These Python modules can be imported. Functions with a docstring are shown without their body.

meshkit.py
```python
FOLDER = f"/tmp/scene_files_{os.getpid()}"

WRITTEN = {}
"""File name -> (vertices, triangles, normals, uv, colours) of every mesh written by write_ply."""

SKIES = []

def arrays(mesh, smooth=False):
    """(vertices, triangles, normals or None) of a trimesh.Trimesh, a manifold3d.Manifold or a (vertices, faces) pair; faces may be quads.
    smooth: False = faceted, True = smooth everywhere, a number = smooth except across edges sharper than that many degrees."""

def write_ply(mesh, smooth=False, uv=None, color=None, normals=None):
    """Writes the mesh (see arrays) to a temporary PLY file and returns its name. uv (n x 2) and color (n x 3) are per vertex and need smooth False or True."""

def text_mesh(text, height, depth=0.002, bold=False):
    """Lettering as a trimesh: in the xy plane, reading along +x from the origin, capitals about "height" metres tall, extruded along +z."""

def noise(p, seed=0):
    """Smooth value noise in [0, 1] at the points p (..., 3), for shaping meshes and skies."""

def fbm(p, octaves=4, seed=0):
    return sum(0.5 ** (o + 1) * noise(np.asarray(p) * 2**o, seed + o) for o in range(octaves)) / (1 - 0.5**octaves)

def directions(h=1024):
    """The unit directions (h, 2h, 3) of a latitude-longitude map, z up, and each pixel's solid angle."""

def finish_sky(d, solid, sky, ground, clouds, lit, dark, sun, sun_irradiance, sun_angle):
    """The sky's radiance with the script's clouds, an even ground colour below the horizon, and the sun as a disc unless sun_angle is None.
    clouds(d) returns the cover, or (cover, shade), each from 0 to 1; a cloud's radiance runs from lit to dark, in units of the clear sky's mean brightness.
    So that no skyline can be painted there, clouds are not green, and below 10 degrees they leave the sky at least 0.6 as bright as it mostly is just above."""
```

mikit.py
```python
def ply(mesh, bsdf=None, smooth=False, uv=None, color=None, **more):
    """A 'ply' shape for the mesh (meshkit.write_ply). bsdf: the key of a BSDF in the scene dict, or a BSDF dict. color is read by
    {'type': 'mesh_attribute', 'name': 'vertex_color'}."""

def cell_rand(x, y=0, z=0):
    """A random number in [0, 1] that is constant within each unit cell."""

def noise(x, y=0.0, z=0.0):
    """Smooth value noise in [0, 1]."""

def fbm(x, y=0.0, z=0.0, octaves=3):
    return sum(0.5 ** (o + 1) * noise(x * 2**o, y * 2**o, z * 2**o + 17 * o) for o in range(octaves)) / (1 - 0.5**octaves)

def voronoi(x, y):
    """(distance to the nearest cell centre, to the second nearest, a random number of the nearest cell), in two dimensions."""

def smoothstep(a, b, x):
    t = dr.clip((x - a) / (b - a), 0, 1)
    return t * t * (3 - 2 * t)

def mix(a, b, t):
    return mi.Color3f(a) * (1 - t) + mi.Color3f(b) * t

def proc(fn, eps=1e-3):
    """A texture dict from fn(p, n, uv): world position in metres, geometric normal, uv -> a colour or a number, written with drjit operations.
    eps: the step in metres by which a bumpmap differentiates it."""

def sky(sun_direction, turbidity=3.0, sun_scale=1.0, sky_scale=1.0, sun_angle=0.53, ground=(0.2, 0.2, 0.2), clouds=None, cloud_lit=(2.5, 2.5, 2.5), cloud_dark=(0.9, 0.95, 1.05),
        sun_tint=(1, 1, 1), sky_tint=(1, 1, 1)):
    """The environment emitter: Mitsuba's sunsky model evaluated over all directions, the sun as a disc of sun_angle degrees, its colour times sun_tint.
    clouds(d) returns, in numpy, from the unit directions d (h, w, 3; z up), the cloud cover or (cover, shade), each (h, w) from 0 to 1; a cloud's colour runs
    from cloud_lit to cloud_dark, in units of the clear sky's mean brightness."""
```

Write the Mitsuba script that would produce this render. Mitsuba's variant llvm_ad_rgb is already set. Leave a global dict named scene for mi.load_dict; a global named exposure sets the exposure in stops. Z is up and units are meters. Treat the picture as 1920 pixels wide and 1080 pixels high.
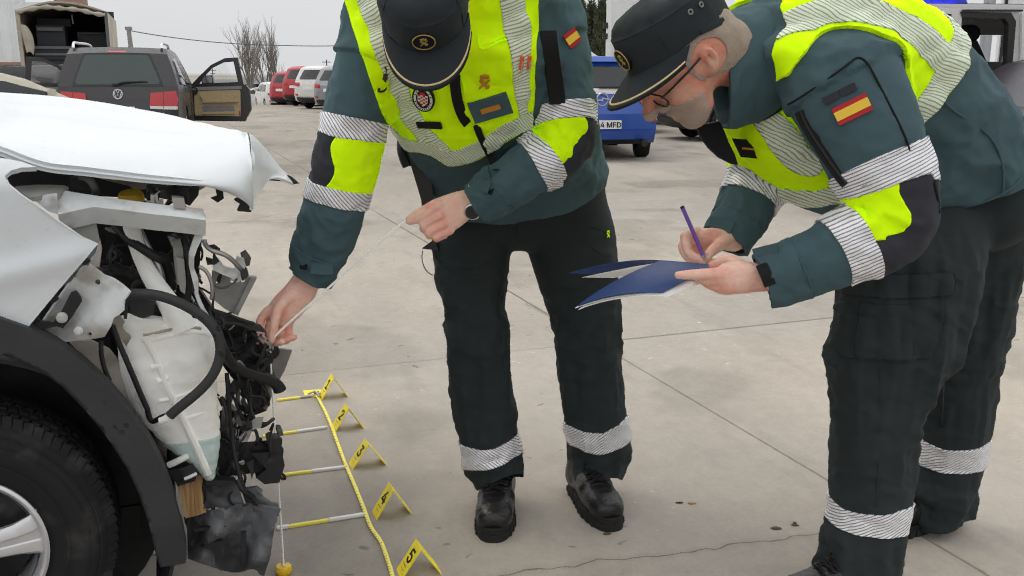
import math, numpy as np, trimesh, manifold3d as m3, mitsuba as mi, drjit as dr, mikit, meshkit
from shapely.geometry import Polygon, LineString, Point
from scipy.interpolate import PchipInterpolator, CubicSpline, RectBivariateSpline
from scipy.spatial import cKDTree
from scipy import sparse
from mikit import proc, noise, fbm, voronoi, cell_rand, smoothstep, mix
T = mi.ScalarTransform4f
scene, labels = {}, {}
rng = np.random.default_rng(7)
# ---------------------------------------------------------------- camera, sky, exposure
F, CX, CY, H = 1800., 960., 540., 1.28
PIT = math.atan(400 / 1800)
FW = np.array([0, math.cos(PIT), -math.sin(PIT)]); UP = np.array([0, math.sin(PIT), math.cos(PIT)]); RT = np.array([1., 0, 0]); EYE = np.array([0, 0, H])
scene['camera'] = {'type': 'perspective', 'fov': 2 * math.degrees(math.atan(960 / F)), 'fov_axis': 'x', 'near_clip': 0.05, 'far_clip': 3000.,
                   'to_world': T().look_at(origin=EYE.tolist(), target=(EYE + FW).tolist(), up=[0, 0, 1])}
def overcast(d):
    n = meshkit.fbm(np.stack([d[..., 0] * 2.2, d[..., 1] * 2.2, d[..., 2] * 7], -1), 4, 3)
    e = np.clip(d[..., 2], 0, 1)                       # an even overcast: three times as bright overhead as at the horizon
    return np.ones(d.shape[:2]), np.clip(1 - e + (n - .5) * .22, 0, 1)
scene['sky'] = mikit.sky([-0.45, 0.25, 0.86], turbidity=4, sun_scale=0.12, sun_angle=18, clouds=overcast, cloud_lit=(4.3, 4.3, 4.32), cloud_dark=(2.12, 2.15, 2.19), ground=(.35, .33, .29))
exposure = 1.4
# ---------------------------------------------------------------- measuring: picture position + distance -> place
def ray(px, py): return FW + RT * (px - CX) / F + UP * (CY - py) / F
def P(px, py, Y): r = ray(px, py); return EYE + r * (Y / r[1])
def G(px, py, z=0.): r = ray(px, py); return EYE + r * ((z - H) / r[2])
def PS(pts): return np.array([P(*p) for p in pts])
def mpp(Y, py=540): return P(0, py, Y)[1] * 0 + np.linalg.norm(P(960, py, Y) - P(961, py, Y))
# ---------------------------------------------------------------- scene entries
def unum(key):
    if key not in used: used.add(key); return key
    i = 1
    while f'{key}_{i:03d}' in used: i += 1
    used.add(f'{key}_{i:03d}'); return f'{key}_{i:03d}'
used = set()
def thing(name, label, cat, group=None):
    k = unum(name); labels[k] = {'label': label, 'category': cat}
    if group: labels[k]['group'] = group
    return k
def put(name, mesh, bsdf, parent=None, smooth=30, uv=None, label=None, cat=None, group=None, kind=None, col=None):
    k = unum(name if parent is None else parent + '__' + name)
    if uv is not None: smooth = True
    scene[k] = mikit.ply(mesh, bsdf, smooth=smooth, uv=uv, color=col)
    d = {}
    for a, b in (('label', label), ('category', cat), ('group', group), ('kind', kind)):
        if b: d[a] = b
    if d: labels[k] = {**labels.get(k, {}), **d}
    return k
# ---------------------------------------------------------------- materials
def bs(name, col, rough=.5, metal=0., spec=.5, bump=None, two=True, **kw):
    d = {'type': 'principled', 'base_color': col if isinstance(col, dict) else {'type': 'rgb', 'value': list(col)}, 'roughness': rough, 'metallic': metal, 'specular': spec, **kw}
    if bump: d = {'type': 'bumpmap', 'arbitrary': bump[0], 'scale': bump[1], 'bsdf': d}
    if two: d = {'type': 'twosided', 'bsdf': d}
    scene[name] = d
    return name
def C3(a): return mi.Color3f(*a)
# ---------------------------------------------------------------- mesh kit
def A_(x): return np.asarray(x, float)
def nrm(v): v = A_(v); return v / (np.linalg.norm(v, axis=-1, keepdims=True) + 1e-12)
def cat(ms):
    V, Fc, o = [], [], 0
    for m in ms:
        if m is None: continue
        v, f = (m.vertices, m.faces) if hasattr(m, 'vertices') else m
        V.append(A_(v)); Fc.append(np.asarray(f, int) + o); o += len(v)
    return np.vstack(V), np.vstack(Fc)
def tri(q):
    q = np.asarray(q, int); return np.vstack([q[:, [0, 1, 2]], q[:, [0, 2, 3]]])
def hull(pts):
    m = m3.Manifold.hull_points(np.asarray(pts, float)).to_mesh(); return np.asarray(m.vert_properties[:, :3], float), np.asarray(m.tri_verts)
def xf(m, R=None, t=(0, 0, 0), s=1.):
    v, f = (m.vertices, m.faces) if hasattr(m, 'vertices') else m
    v = A_(v) * s
    if R is not None: v = v @ A_(R).T
    return v + A_(t), np.asarray(f, int)
def rotz(a): c, s = math.cos(a), math.sin(a); return A_([[c, -s, 0], [s, c, 0], [0, 0, 1]])
def rotx(a): c, s = math.cos(a), math.sin(a); return A_([[1, 0, 0], [0, c, -s], [0, s, c]])
def roty(a): c, s = math.cos(a), math.sin(a); return A_([[c, 0, s], [0, 1, 0], [-s, 0, c]])
def frame(z, x=None):
    """columns x, y, z with z along the given direction"""
    z = nrm(z); x = A_(x) if x is not None else (A_([1, 0, 0]) if abs(z[0]) < .8 else A_([0, 0, 1]))
    x = nrm(x - z * (x @ z)); return np.stack([x, np.cross(z, x), z], 1)
def box(c, s, R=None, b=0.):
    h = A_(s) / 2; b = min(b, .45 * 2 * h.min()); pts = []
    for sx in (-1, 1):
        for sy in (-1, 1):
            for sz in (-1, 1):
                sg = A_([sx, sy, sz])
                if b <= 0: pts.append(sg * h)
                else:
                    for k in range(3):
                        q = h - b; q[k] = h[k]; pts.append(sg * q)
    v, f = hull(pts); return xf((v, f), R, c)
def spl(pts, n=24, closed=False):
    p = A_(pts)
    if closed: p = np.vstack([p, p[:1]])
    t = np.concatenate([[0], np.cumsum(np.linalg.norm(np.diff(p[:, :3], axis=0), axis=1) ** .5 + 1e-9)])
    c = CubicSpline(t, p, bc_type='periodic' if closed else 'not-a-knot' if len(p) > 3 else 'natural')
    return c(np.linspace(0, t[-1], n, endpoint=not closed))
def tube(path, r, n=8, closed=False, caps=True, flat=None):
    p = A_(path); N = len(p); r = np.broadcast_to(A_(r), (N,))
    tg = nrm(np.roll(p, -1, 0) - np.roll(p, 1, 0)) if closed else nrm(np.gradient(p, axis=0))
    x = nrm(np.cross(tg[0], [0, 0, 1] if abs(tg[0][2]) < .9 else [1, 0, 0])); X = []
    for i in range(N):
        x = nrm(x - tg[i] * (x @ tg[i])); X.append(x)
    X = A_(X); Yv = np.cross(tg, X); a = np.arange(n) * 2 * np.pi / n
    fx, fy = flat if flat else (1, 1)
    v = p[:, None] + r[:, None, None] * (fx * np.cos(a)[None, :, None] * X[:, None] + fy * np.sin(a)[None, :, None] * Yv[:, None])
    M = N if closed else N - 1
    i, j = np.meshgrid(np.arange(M), np.arange(n), indexing='ij'); i2 = (i + 1) % N; j2 = (j + 1) % n
    f = tri(np.stack([i * n + j, i * n + j2, i2 * n + j2, i2 * n + j], -1).reshape(-1, 4))
    v = v.reshape(-1, 3)
    if caps and not closed:
        v = np.vstack([v, p[:1], p[-1:]]); k = np.arange(n); k2 = (k + 1) % n
        f = np.vstack([f, np.stack([k2, k, k * 0 + N * n], 1), np.stack([(N - 1) * n + k, (N - 1) * n + k2, k * 0 + N * n + 1], 1)])
    return v, f
def prism(poly, O, ex, ey, d, taper=0.):
    """polygon (list or shapely) in the plane O + x ex + y ey, extruded from 0 to d along ex x ey"""
    g = poly if hasattr(poly, 'exterior') else Polygon(poly)
    if not g.is_valid: g = g.buffer(0)
    if hasattr(g, 'geoms'): g = max(g.geoms, key=lambda q: q.area)
    m = trimesh.creation.extrude_polygon(g, abs(d), engine='earcut')
    v = A_(m.vertices).copy(); f = np.asarray(m.faces)
    ex, ey = A_(ex), A_(ey); ez = nrm(np.cross(ex, ey)) * np.sign(d)
    if d < 0: f = f[:, ::-1]
    return A_(O) + v[:, :1] * ex + v[:, 1:2] * ey + v[:, 2:] * ez, f
def plate(pts, d, nv=None, holes=()):
    """a thin solid plate through roughly coplanar 3-D points, thickness d away from the side nv looks to"""
    p = A_(pts); c = p.mean(0); u, s, vt = np.linalg.svd(p - c); n = vt[2]
    if nv is None: nv = EYE - c
    if n @ A_(nv) < 0: n = -n
    ex = nrm(p[1] - p[0]); ex = nrm(ex - n * (ex @ n)); ey = np.cross(n, ex)
    pl = Polygon(np.stack([(p - c) @ ex, (p - c) @ ey], 1))
    for h, r in holes: q = A_(h) - c; pl = pl.buffer(0).difference(Point(q @ ex, q @ ey).buffer(r, 6))
    return prism(pl, c - n * d, ex, ey, d)
def lathe(prof, n=32, O=(0, 0, 0), ax=(0, 0, 1), x=None):
    """profile (r, h) turned about the axis"""
    R = frame(ax, x); p = A_(prof); a = np.arange(n) * 2 * np.pi / n; m = len(p)
    v = np.stack([p[:, None, 0] * np.cos(a), p[:, None, 0] * np.sin(a), np.broadcast_to(p[:, None, 1], (m, n))], -1).reshape(-1, 3)
    i, j = np.meshgrid(np.arange(m - 1), np.arange(n), indexing='ij'); j2 = (j + 1) % n
    f = tri(np.stack([i * n + j, i * n + j2, (i + 1) * n + j2, (i + 1) * n + j], -1).reshape(-1, 4))
    return v @ R.T + A_(O), f
def loft(S, caps=True, closed=True):
    """rings S (k, n, 3)"""
    S = A_(S); k, n = S.shape[:2]; v = S.reshape(-1, 3); m = n if closed else n - 1
    i, j = np.meshgrid(np.arange(k - 1), np.arange(m), indexing='ij'); j2 = (j + 1) % n
    f = tri(np.stack([i * n + j, i * n + j2, (i + 1) * n + j2, (i + 1) * n + j], -1).reshape(-1, 4))
    if caps and closed:
        q = np.arange(n); q2 = (q + 1) % n; v = np.vstack([v, S[0].mean(0), S[-1].mean(0)])
        f = np.vstack([f, np.stack([q2, q, q * 0 + k * n], 1), np.stack([(k - 1) * n + q, (k - 1) * n + q2, q * 0 + k * n + 1], 1)])
    return v, f
def vnorm(v, f):
    n = np.zeros_like(v); c = np.cross(v[f[:, 1]] - v[f[:, 0]], v[f[:, 2]] - v[f[:, 0]])
    for k in range(3):
        for d in range(3): n[:, d] += np.bincount(f[:, k], c[:, d], len(v))
    return nrm(n)
def bedges(f):
    e = np.vstack([f[:, [0, 1]], f[:, [1, 2]], f[:, [2, 0]]]); key = np.sort(e, 1); k = key[:, 0].astype(np.int64) * (f.max() + 1) + key[:, 1]
    u, inv, c = np.unique(k, return_inverse=True, return_counts=True); return e[c[inv] == 1]
def shell(m, out, inn=0., skirt=True, nrmls=None, back=True):
    """an open sheet moved out along its normals and given a rim (and a back side): a real thickness"""
    v, f = m; n = vnorm(v, f) if nrmls is None else nrmls
    a, b = v + n * out, v + n * inn; N = len(v); e = bedges(f); fs = [f]
    if back: fs.append(f[:, ::-1] + N)
    if len(e): fs.append(tri(np.stack([e[:, 1], e[:, 0], e[:, 0] + N, e[:, 1] + N], 1)))
    return np.vstack([a, b]), np.vstack(fs)
def patch(grid, nu=24, nv=24, th=0., k=3):
    """a smooth sheet through a grid of points (rows, columns, 3); th = thickness"""
    g = A_(grid); a, b = g.shape[:2]; u, w = np.linspace(0, 1, nu), np.linspace(0, 1, nv)
    q = np.stack([RectBivariateSpline(np.linspace(0, 1, a), np.linspace(0, 1, b), g[..., i], kx=min(k, a - 1), ky=min(k, b - 1))(u, w) for i in range(3)], -1)
    i, j = np.meshgrid(np.arange(nu - 1), np.arange(nv - 1), indexing='ij')
    f = tri(np.stack([i * nv + j, i * nv + j + 1, (i + 1) * nv + j + 1, (i + 1) * nv + j], -1).reshape(-1, 4)); v = q.reshape(-1, 3)
    return shell((v, f), th / 2, -th / 2) if th else (v, f)
def clip(v, f, s, *at):
    """the part of a mesh where the per-vertex number s is positive, cut exactly along s = 0; at: per-vertex arrays carried along"""
    s = np.where(np.abs(s) < 1e-9, 1e-9, s); pos = s[f] > 0; c = pos.sum(1); keep = [f[c == 3]]
    nv_, na, cache = [], [[] for _ in at], {}
    N = len(v)
    def cutpts(i, j):
        lo, hi = np.minimum(i, j), np.maximum(i, j); key = lo.astype(np.int64) * N + hi
        return key, lo, hi
    f1 = f[c == 1]; p1 = pos[c == 1]; r = np.argmax(p1, 1); f1 = f1[np.arange(len(f1))[:, None], (r[:, None] + np.arange(3)) % 3]
    f2 = f[c == 2]; p2 = pos[c == 2]; r = np.argmin(p2, 1); f2 = f2[np.arange(len(f2))[:, None], (r[:, None] + np.arange(3)) % 3]
    E1, E2 = (f1[:, 0], f1[:, 1]), (f1[:, 0], f1[:, 2]); E3, E4 = (f2[:, 0], f2[:, 1]), (f2[:, 0], f2[:, 2])
    ks = [cutpts(*e) for e in (E1, E2, E3, E4)]; allk = np.concatenate([k[0] for k in ks]); lo = np.concatenate([k[1] for k in ks]); hi = np.concatenate([k[2] for k in ks])
    uq, first, inv = np.unique(allk, return_index=True, return_inverse=True); lo, hi = lo[first], hi[first]
    t = s[lo] / (s[lo] - s[hi]) if len(lo) else np.zeros(0)
    mixa = lambda a: np.concatenate([a, a[lo] + (a[hi] - a[lo]) * (t if a.ndim == 1 else t[:, None])])
    V = mixa(v); ats = [mixa(A_(a)) for a in at]; o = np.cumsum([0] + [len(k[0]) for k in ks]); I = [inv[o[i]:o[i + 1]] + N for i in range(4)]
    keep.append(np.stack([f1[:, 0], I[0], I[1]], 1)); keep.append(np.stack([I[2], f2[:, 1], f2[:, 2]], 1)); keep.append(np.stack([I[2], f2[:, 2], I[3]], 1))
    f = np.vstack(keep).astype(int); us, inv = np.unique(f, return_inverse=True)
    return (V[us], inv.reshape(-1, 3), *[a[us] for a in ats])
def lap(v, f, it=4, lam=.5, mu=-.53):
    """Taubin smoothing"""
    N = len(v); e = np.vstack([f[:, [0, 1]], f[:, [1, 2]], f[:, [2, 0]]]); e = np.vstack([e, e[:, ::-1]])
    W = sparse.csr_matrix((np.ones(len(e)), (e[:, 0], e[:, 1])), (N, N)); W.data[:] = 1; W = sparse.diags(1 / np.maximum(np.asarray(W.sum(1)).ravel(), 1)) @ W
    for _ in range(it):
        v = v + lam * (W @ v - v)
        if mu: v = v + mu * (W @ v - v)
    return v
# ---------------------------------------------------------------- soft bodies: blended tapered limbs, turned into one surface
def limb(st, step=.03, n=2., straight=False):
    """st: rows (x, y, z, a, b[, ax, ay, az]): section half-sizes a (along the direction ax.., default sideways) and b"""
    st = [list(r) + ([1, 0, 0] if len(r) < 8 else []) for r in [list(r[0]) + list(r[1:]) if not np.isscalar(r[0]) else list(r) for r in st]]
    s = A_(st); L = np.linalg.norm(np.diff(s[:, :3], axis=0), axis=1); t = np.concatenate([[0], np.cumsum(L)])
    m = max(2, int(math.ceil(t[-1] / step)) + 1); tt = np.linspace(0, t[-1], m)
    q = PchipInterpolator(t, s)(tt) if not straight and len(s) > 2 else np.stack([np.interp(tt, t, s[:, i]) for i in range(8)], 1)
    return q, n
def perp(A, ax):
    A = A - ax * (A @ ax); l = np.linalg.norm(A)
    if l < .05: A = A_([0, 1, 0]) if abs(ax[1]) < .7 else A_([0, 0, 1]); A = A - ax * (A @ ax); l = np.linalg.norm(A)
    return A / l
def d_limb(q, n, X):
    D = np.full(len(X), 9.)
    for i in range(len(q) - 1):
        c0, c1 = q[i, :3], q[i + 1, :3]; ab = c1 - c0; L = np.linalg.norm(ab); ax = ab / L
        w = X - c0; t = w @ ax; tc = np.clip(t / L, 0, 1); a = q[i, 3] + (q[i + 1, 3] - q[i, 3]) * tc; b = q[i, 4] + (q[i + 1, 4] - q[i, 4]) * tc
        A = perp(q[i, 5:8], ax); B = np.cross(ax, A)
        u = w @ A; vv = w @ B; e = (t - tc * L); m = np.minimum(a, b)
        if n == 2: rr = np.sqrt((u / a) ** 2 + (vv / b) ** 2 + (e / m) ** 2)
        else: rr = (np.abs(u / a) ** n + np.abs(vv / b) ** n + np.abs(e / m) ** n) ** (1 / n)
        D = np.minimum(D, (rr - 1) * m)
    return D
def smin(a, b, k):
    h = np.clip(.5 + .5 * (b - a) / k, 0, 1); return b + (a - b) * h - k * h * (1 - h)
def body(limbs, h=.008, k=.03, it=6, extra=None, bounds=None):
    """one closed surface round all the limbs (each (q, n) or (q, n, k)), blended over k"""
    lo = np.min([(q[0][:, :3] - q[0][:, 3:5].max(1)[:, None]).min(0) for q in limbs], 0) - .03
    hi = np.max([(q[0][:, :3] + q[0][:, 3:5].max(1)[:, None]).max(0) for q in limbs], 0) + .03
    n = np.ceil((hi - lo) / h).astype(int) + 1; D = np.full(n, 1.)
    ax = [lo[i] + h * np.arange(n[i]) for i in range(3)]
    for L in limbs:
        q, ex = L[0], L[1]; kk = L[2] if len(L) > 2 else k; pad = max(kk, .02) + 2 * h
        a = np.clip(np.floor(((q[:, :3] - q[:, 3:5].max(1)[:, None]).min(0) - pad - lo) / h).astype(int), 0, None)
        b = np.minimum(np.ceil(((q[:, :3] + q[:, 3:5].max(1)[:, None]).max(0) + pad - lo) / h).astype(int) + 1, n)
        sl = tuple(slice(a[i], b[i]) for i in range(3)); gx = np.stack(np.meshgrid(*[ax[i][sl[i]] for i in range(3)], indexing='ij'), -1)
        d = np.full(gx.shape[:3], 9.); sub = 6
        for s0 in range(0, len(q) - 1, sub):      # only the cells near each stretch
            qq = q[s0:s0 + sub + 1]; a2 = np.clip(np.floor(((qq[:, :3] - qq[:, 3:5].max(1)[:, None]).min(0) - pad - lo) / h).astype(int) - a, 0, None)
            b2 = np.ceil(((qq[:, :3] + qq[:, 3:5].max(1)[:, None]).max(0) + pad - lo) / h).astype(int) + 1 - a
            s2 = tuple(slice(a2[i], max(b2[i], 0)) for i in range(3)); g = gx[s2]
            if g.size: d[s2] = np.minimum(d[s2], d_limb(qq, ex, g.reshape(-1, 3)).reshape(g.shape[:3]))
        D[sl] = smin(D[sl], d, kk) if kk > 0 else np.minimum(D[sl], d)
    if extra is not None: D = extra(D, ax)
    v, f = nets(D, lo, h)
    return lap(v, f, it), f
def nets(D, lo, h):
    n = D.shape; s = D < 0
    c = [(i, j, k) for i in (0, 1) for j in (0, 1) for k in (0, 1)]
    sl = lambda o: tuple(slice(o[i], n[i] - 1 + o[i]) for i in range(3))
    cnt = sum(s[sl(o)].astype(np.int8) for o in c); act = np.argwhere((cnt > 0) & (cnt < 8))
    idx = np.full([m - 1 for m in n], -1); idx[tuple(act.T)] = np.arange(len(act))
    pos = np.zeros((len(act), 3)); num = np.zeros(len(act))
    for a in c:
        for d in range(3):
            if a[d]: continue
            b = list(a); b[d] = 1; ia = act + a; ib = act + b
            da, db = D[tuple(ia.T)], D[tuple(ib.T)]; m = (da < 0) != (db < 0); t = np.where(m, da / np.where(m, da - db, 1), 0)
            p = A_(a) + t[:, None] * (A_(b) - A_(a)); pos += np.where(m[:, None], p, 0); num += m
    v = lo + h * (act + pos / num[:, None]); fs = []
    for d in range(3):
        e, g = (d + 1) % 3, (d + 2) % 3; o = [0, 0, 0]; o[d] = 1
        s0 = s[tuple(slice(0, n[i] - o[i]) for i in range(3))]; s1 = s[tuple(slice(o[i], n[i]) for i in range(3))]
        q = np.argwhere(s0 != s1); q = q[(q[:, e] > 0) & (q[:, g] > 0) & (q[:, e] < n[e] - 1) & (q[:, g] < n[g] - 1)]
        ue, ug = np.zeros(3, int), np.zeros(3, int); ue[e] = 1; ug[g] = 1
        quad = np.stack([idx[tuple((q - w).T)] for w in (ue + ug, ug, 0 * ue, ue)], 1); fl = s0[tuple(q.T)]
        quad = np.where(fl[:, None], quad, quad[:, ::-1]); fs.append(tri(quad))
    return v, np.vstack(fs)
def along(v, q):
    """for each vertex: distance along the limb, angle about it, radius, nearest limb distance"""
    best = np.full(len(v), 9e9); t_ = np.zeros(len(v)); an = np.zeros(len(v)); l0 = 0.
    for i in range(len(q) - 1):
        c0, c1 = q[i, :3], q[i + 1, :3]; L = np.linalg.norm(c1 - c0); ax = (c1 - c0) / L; w = v - c0
        t = w @ ax; tc = np.clip(t, 0 if i else -1, L if i < len(q) - 2 else L + 1); e = w - tc[:, None] * ax; d = np.linalg.norm(e, axis=1)
        A = perp(q[i, 5:8], ax); B = np.cross(ax, A); m = d < best; best[m] = d[m]; t_[m] = l0 + tc[m]; an[m] = np.arctan2(e[m] @ B, e[m] @ A); l0 += L
    return t_, an, best
def snap(v, pts, n=None):
    d, i = cKDTree(v).query(A_(pts)); return v[i]
def dist_line(v, path):
    """distance of each vertex to a polyline, with position along it"""
    p = A_(path); best = np.full(len(v), 9e9); s = np.zeros(len(v)); side = np.zeros(len(v)); l0 = 0
    for i in range(len(p) - 1):
        ab = p[i + 1] - p[i]; L = np.linalg.norm(ab); w = v - p[i]; t = np.clip(w @ ab / L / L, 0, 1); d = np.linalg.norm(w - t[:, None] * ab, axis=1); m = d < best
        best[m] = d[m]; s[m] = l0 + t[m] * L; l0 += L
    return best, s
def ground_h(x, y): return -.85 * np.clip((np.asarray(y, float) - 42.5) / 17, 0, 1) ** 1.0
# ---------------------------------------------------------------- people: materials
def weave(p, n, uv): return noise(p.x * 900, p.y * 900, p.z * 900) * .5 + fbm(p.x * 25, p.y * 25, p.z * 25, 3)
def cloth(name, col, rough=.85, dirt=.12, sheen=.3, sc=.0016):
    def f(p, n, uv, col=col, dirt=dirt):
        k = 1 - dirt + 2 * dirt * fbm(p.x * 14, p.y * 14, p.z * 14, 4) + .1 * (noise(p.x * 700, p.y * 700, p.z * 700) - .5); return mi.Color3f(col[0] * k, col[1] * k, col[2] * k)
    bs(name, proc(f), rough, spec=.25, sheen=sheen, bump=(proc(weave, .001), sc))
cloth('green_softshell', (.056, .100, .116))
cloth('dark_trousers', (.022, .029, .031), .8)
cloth('navy_fabric', (.034, .035, .045))
cloth('hi_vis', (.74, 1.15, .0), .9, .04, .0, .0012)
cloth('cap_cloth', (.020, .025, .029), .8)
cloth('black_webbing', (.008, .008, .009), .7)
def band_tex(lo, hi, pitch, duty):
    def f(p, n, uv):
        s = (uv.x * .80 + uv.y * .60) / pitch; s = s - dr.floor(s); d = dr.abs(s - .5) * 2; k = smoothstep(duty - .12, duty + .12, d)
        w = .9 + .2 * fbm(p.x * 20, p.y * 20, p.z * 20, 3)
        return mix(lo, hi, k) * w
    return f
bs('reflective_grey', proc(band_tex((.20, .20, .23), (.84, .84, .86), .0068, .32)), .34, spec=.6, metal=.15, bump=(proc(weave, .001), .0012))
bs('reflective_lime', proc(band_tex((.30, .37, .24), (.74, .80, .64), .0066, .34)), .42, spec=.5, bump=(proc(weave, .001), .0012))
HEAD2 = P(1294, 106, 2.02)                                   # the second person's face is tanned, the hands are not
def skin(p, n, uv):
    k = fbm(p.x * 30, p.y * 30, p.z * 30, 4) - .5; m = noise(p.x * 160, p.y * 160, p.z * 160) - .5; v = smoothstep(.58, .72, fbm(p.x * 45 + 3, p.y * 45, p.z * 45, 3)); r = smoothstep(.48, .66, fbm(p.x * 17 + 9, p.y * 17, p.z * 17, 3))
    c = mi.Color3f(.80 + .14 * k + .06 * m, .50 + .24 * k + .06 * m - .06 * v - .09 * r, .40 + .20 * k + .05 * m - .03 * v - .08 * r)
    d = dr.sqrt(dr.square(p.x - float(HEAD2[0])) + dr.square(p.y - float(HEAD2[1])) + dr.square(p.z - float(HEAD2[2])))
    return c * mix((.76, .63, .57), (1., 1., 1.), smoothstep(.19, .25, d))
def skinb(p, n, uv): return fbm(p.x * 180, p.y * 180, p.z * 180, 3) + .6 * noise(p.x * 50, p.y * 50, p.z * 50)
bs('skin', proc(skin), .5, spec=.4, bump=(proc(skinb, .0006), .0012))
bs('nail', (.62, .38, .31), .25, spec=.5)
def stub(p, n, uv):
    k = noise(p.x * 900, p.y * 900, p.z * 900); g = fbm(p.x * 60, p.y * 60, p.z * 60, 3); return mi.Color3f(.29 + .16 * k + .16 * (g - .5), .225 + .14 * k + .15 * (g - .5), .185 + .13 * k + .14 * (g - .5))
bs('grey_stubble', proc(stub), .8, spec=.2, bump=(proc(lambda p, n, uv: noise(p.x * 1200, p.y * 1200, p.z * 1200), .0005), .001))
def lea(p, n, uv): return fbm(p.x * 160, p.y * 160, p.z * 160, 3) + .8 * fbm(p.x * 30, p.y * 30, p.z * 30, 3)
bs('beard_skin', proc(lambda p, n, uv: mix((.43, .285, .225), (.41, .35, .315), smoothstep(.35, .65, .5 * noise(p.x * 500, p.y * 500, p.z * 500) + .5 * fbm(p.x * 70, p.y * 70, p.z * 70, 3)))), .7, spec=.2)
bs('black_leather', (.011, .011, .012), .34, spec=.5, bump=(proc(lea, .001), .0016))
bs('black_rubber', (.018, .018, .018), .75, spec=.3)
bs('gold_thread', (.42, .30, .11), .5, metal=.3)
bs('cream_piping', (.60, .47, .26), .6)
bs('red_patch', (.42, .012, .018), .7)
bs('yellow_patch', (.78, .52, .05), .7)
bs('white_patch', (.6, .62, .56), .7)
bs('orange_patch', (.5, .2, .02), .7)
bs('silver_metal', (.62, .62, .63), .28, metal=1.)
bs('black_plastic', (.016, .016, .017), .45, spec=.5)
bs('white_plastic', (.74, .74, .72), .35)
bs('orange_plastic', (.7, .12, .03), .35)
scene['clear_lens'] = {'type': 'thindielectric'}
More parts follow.
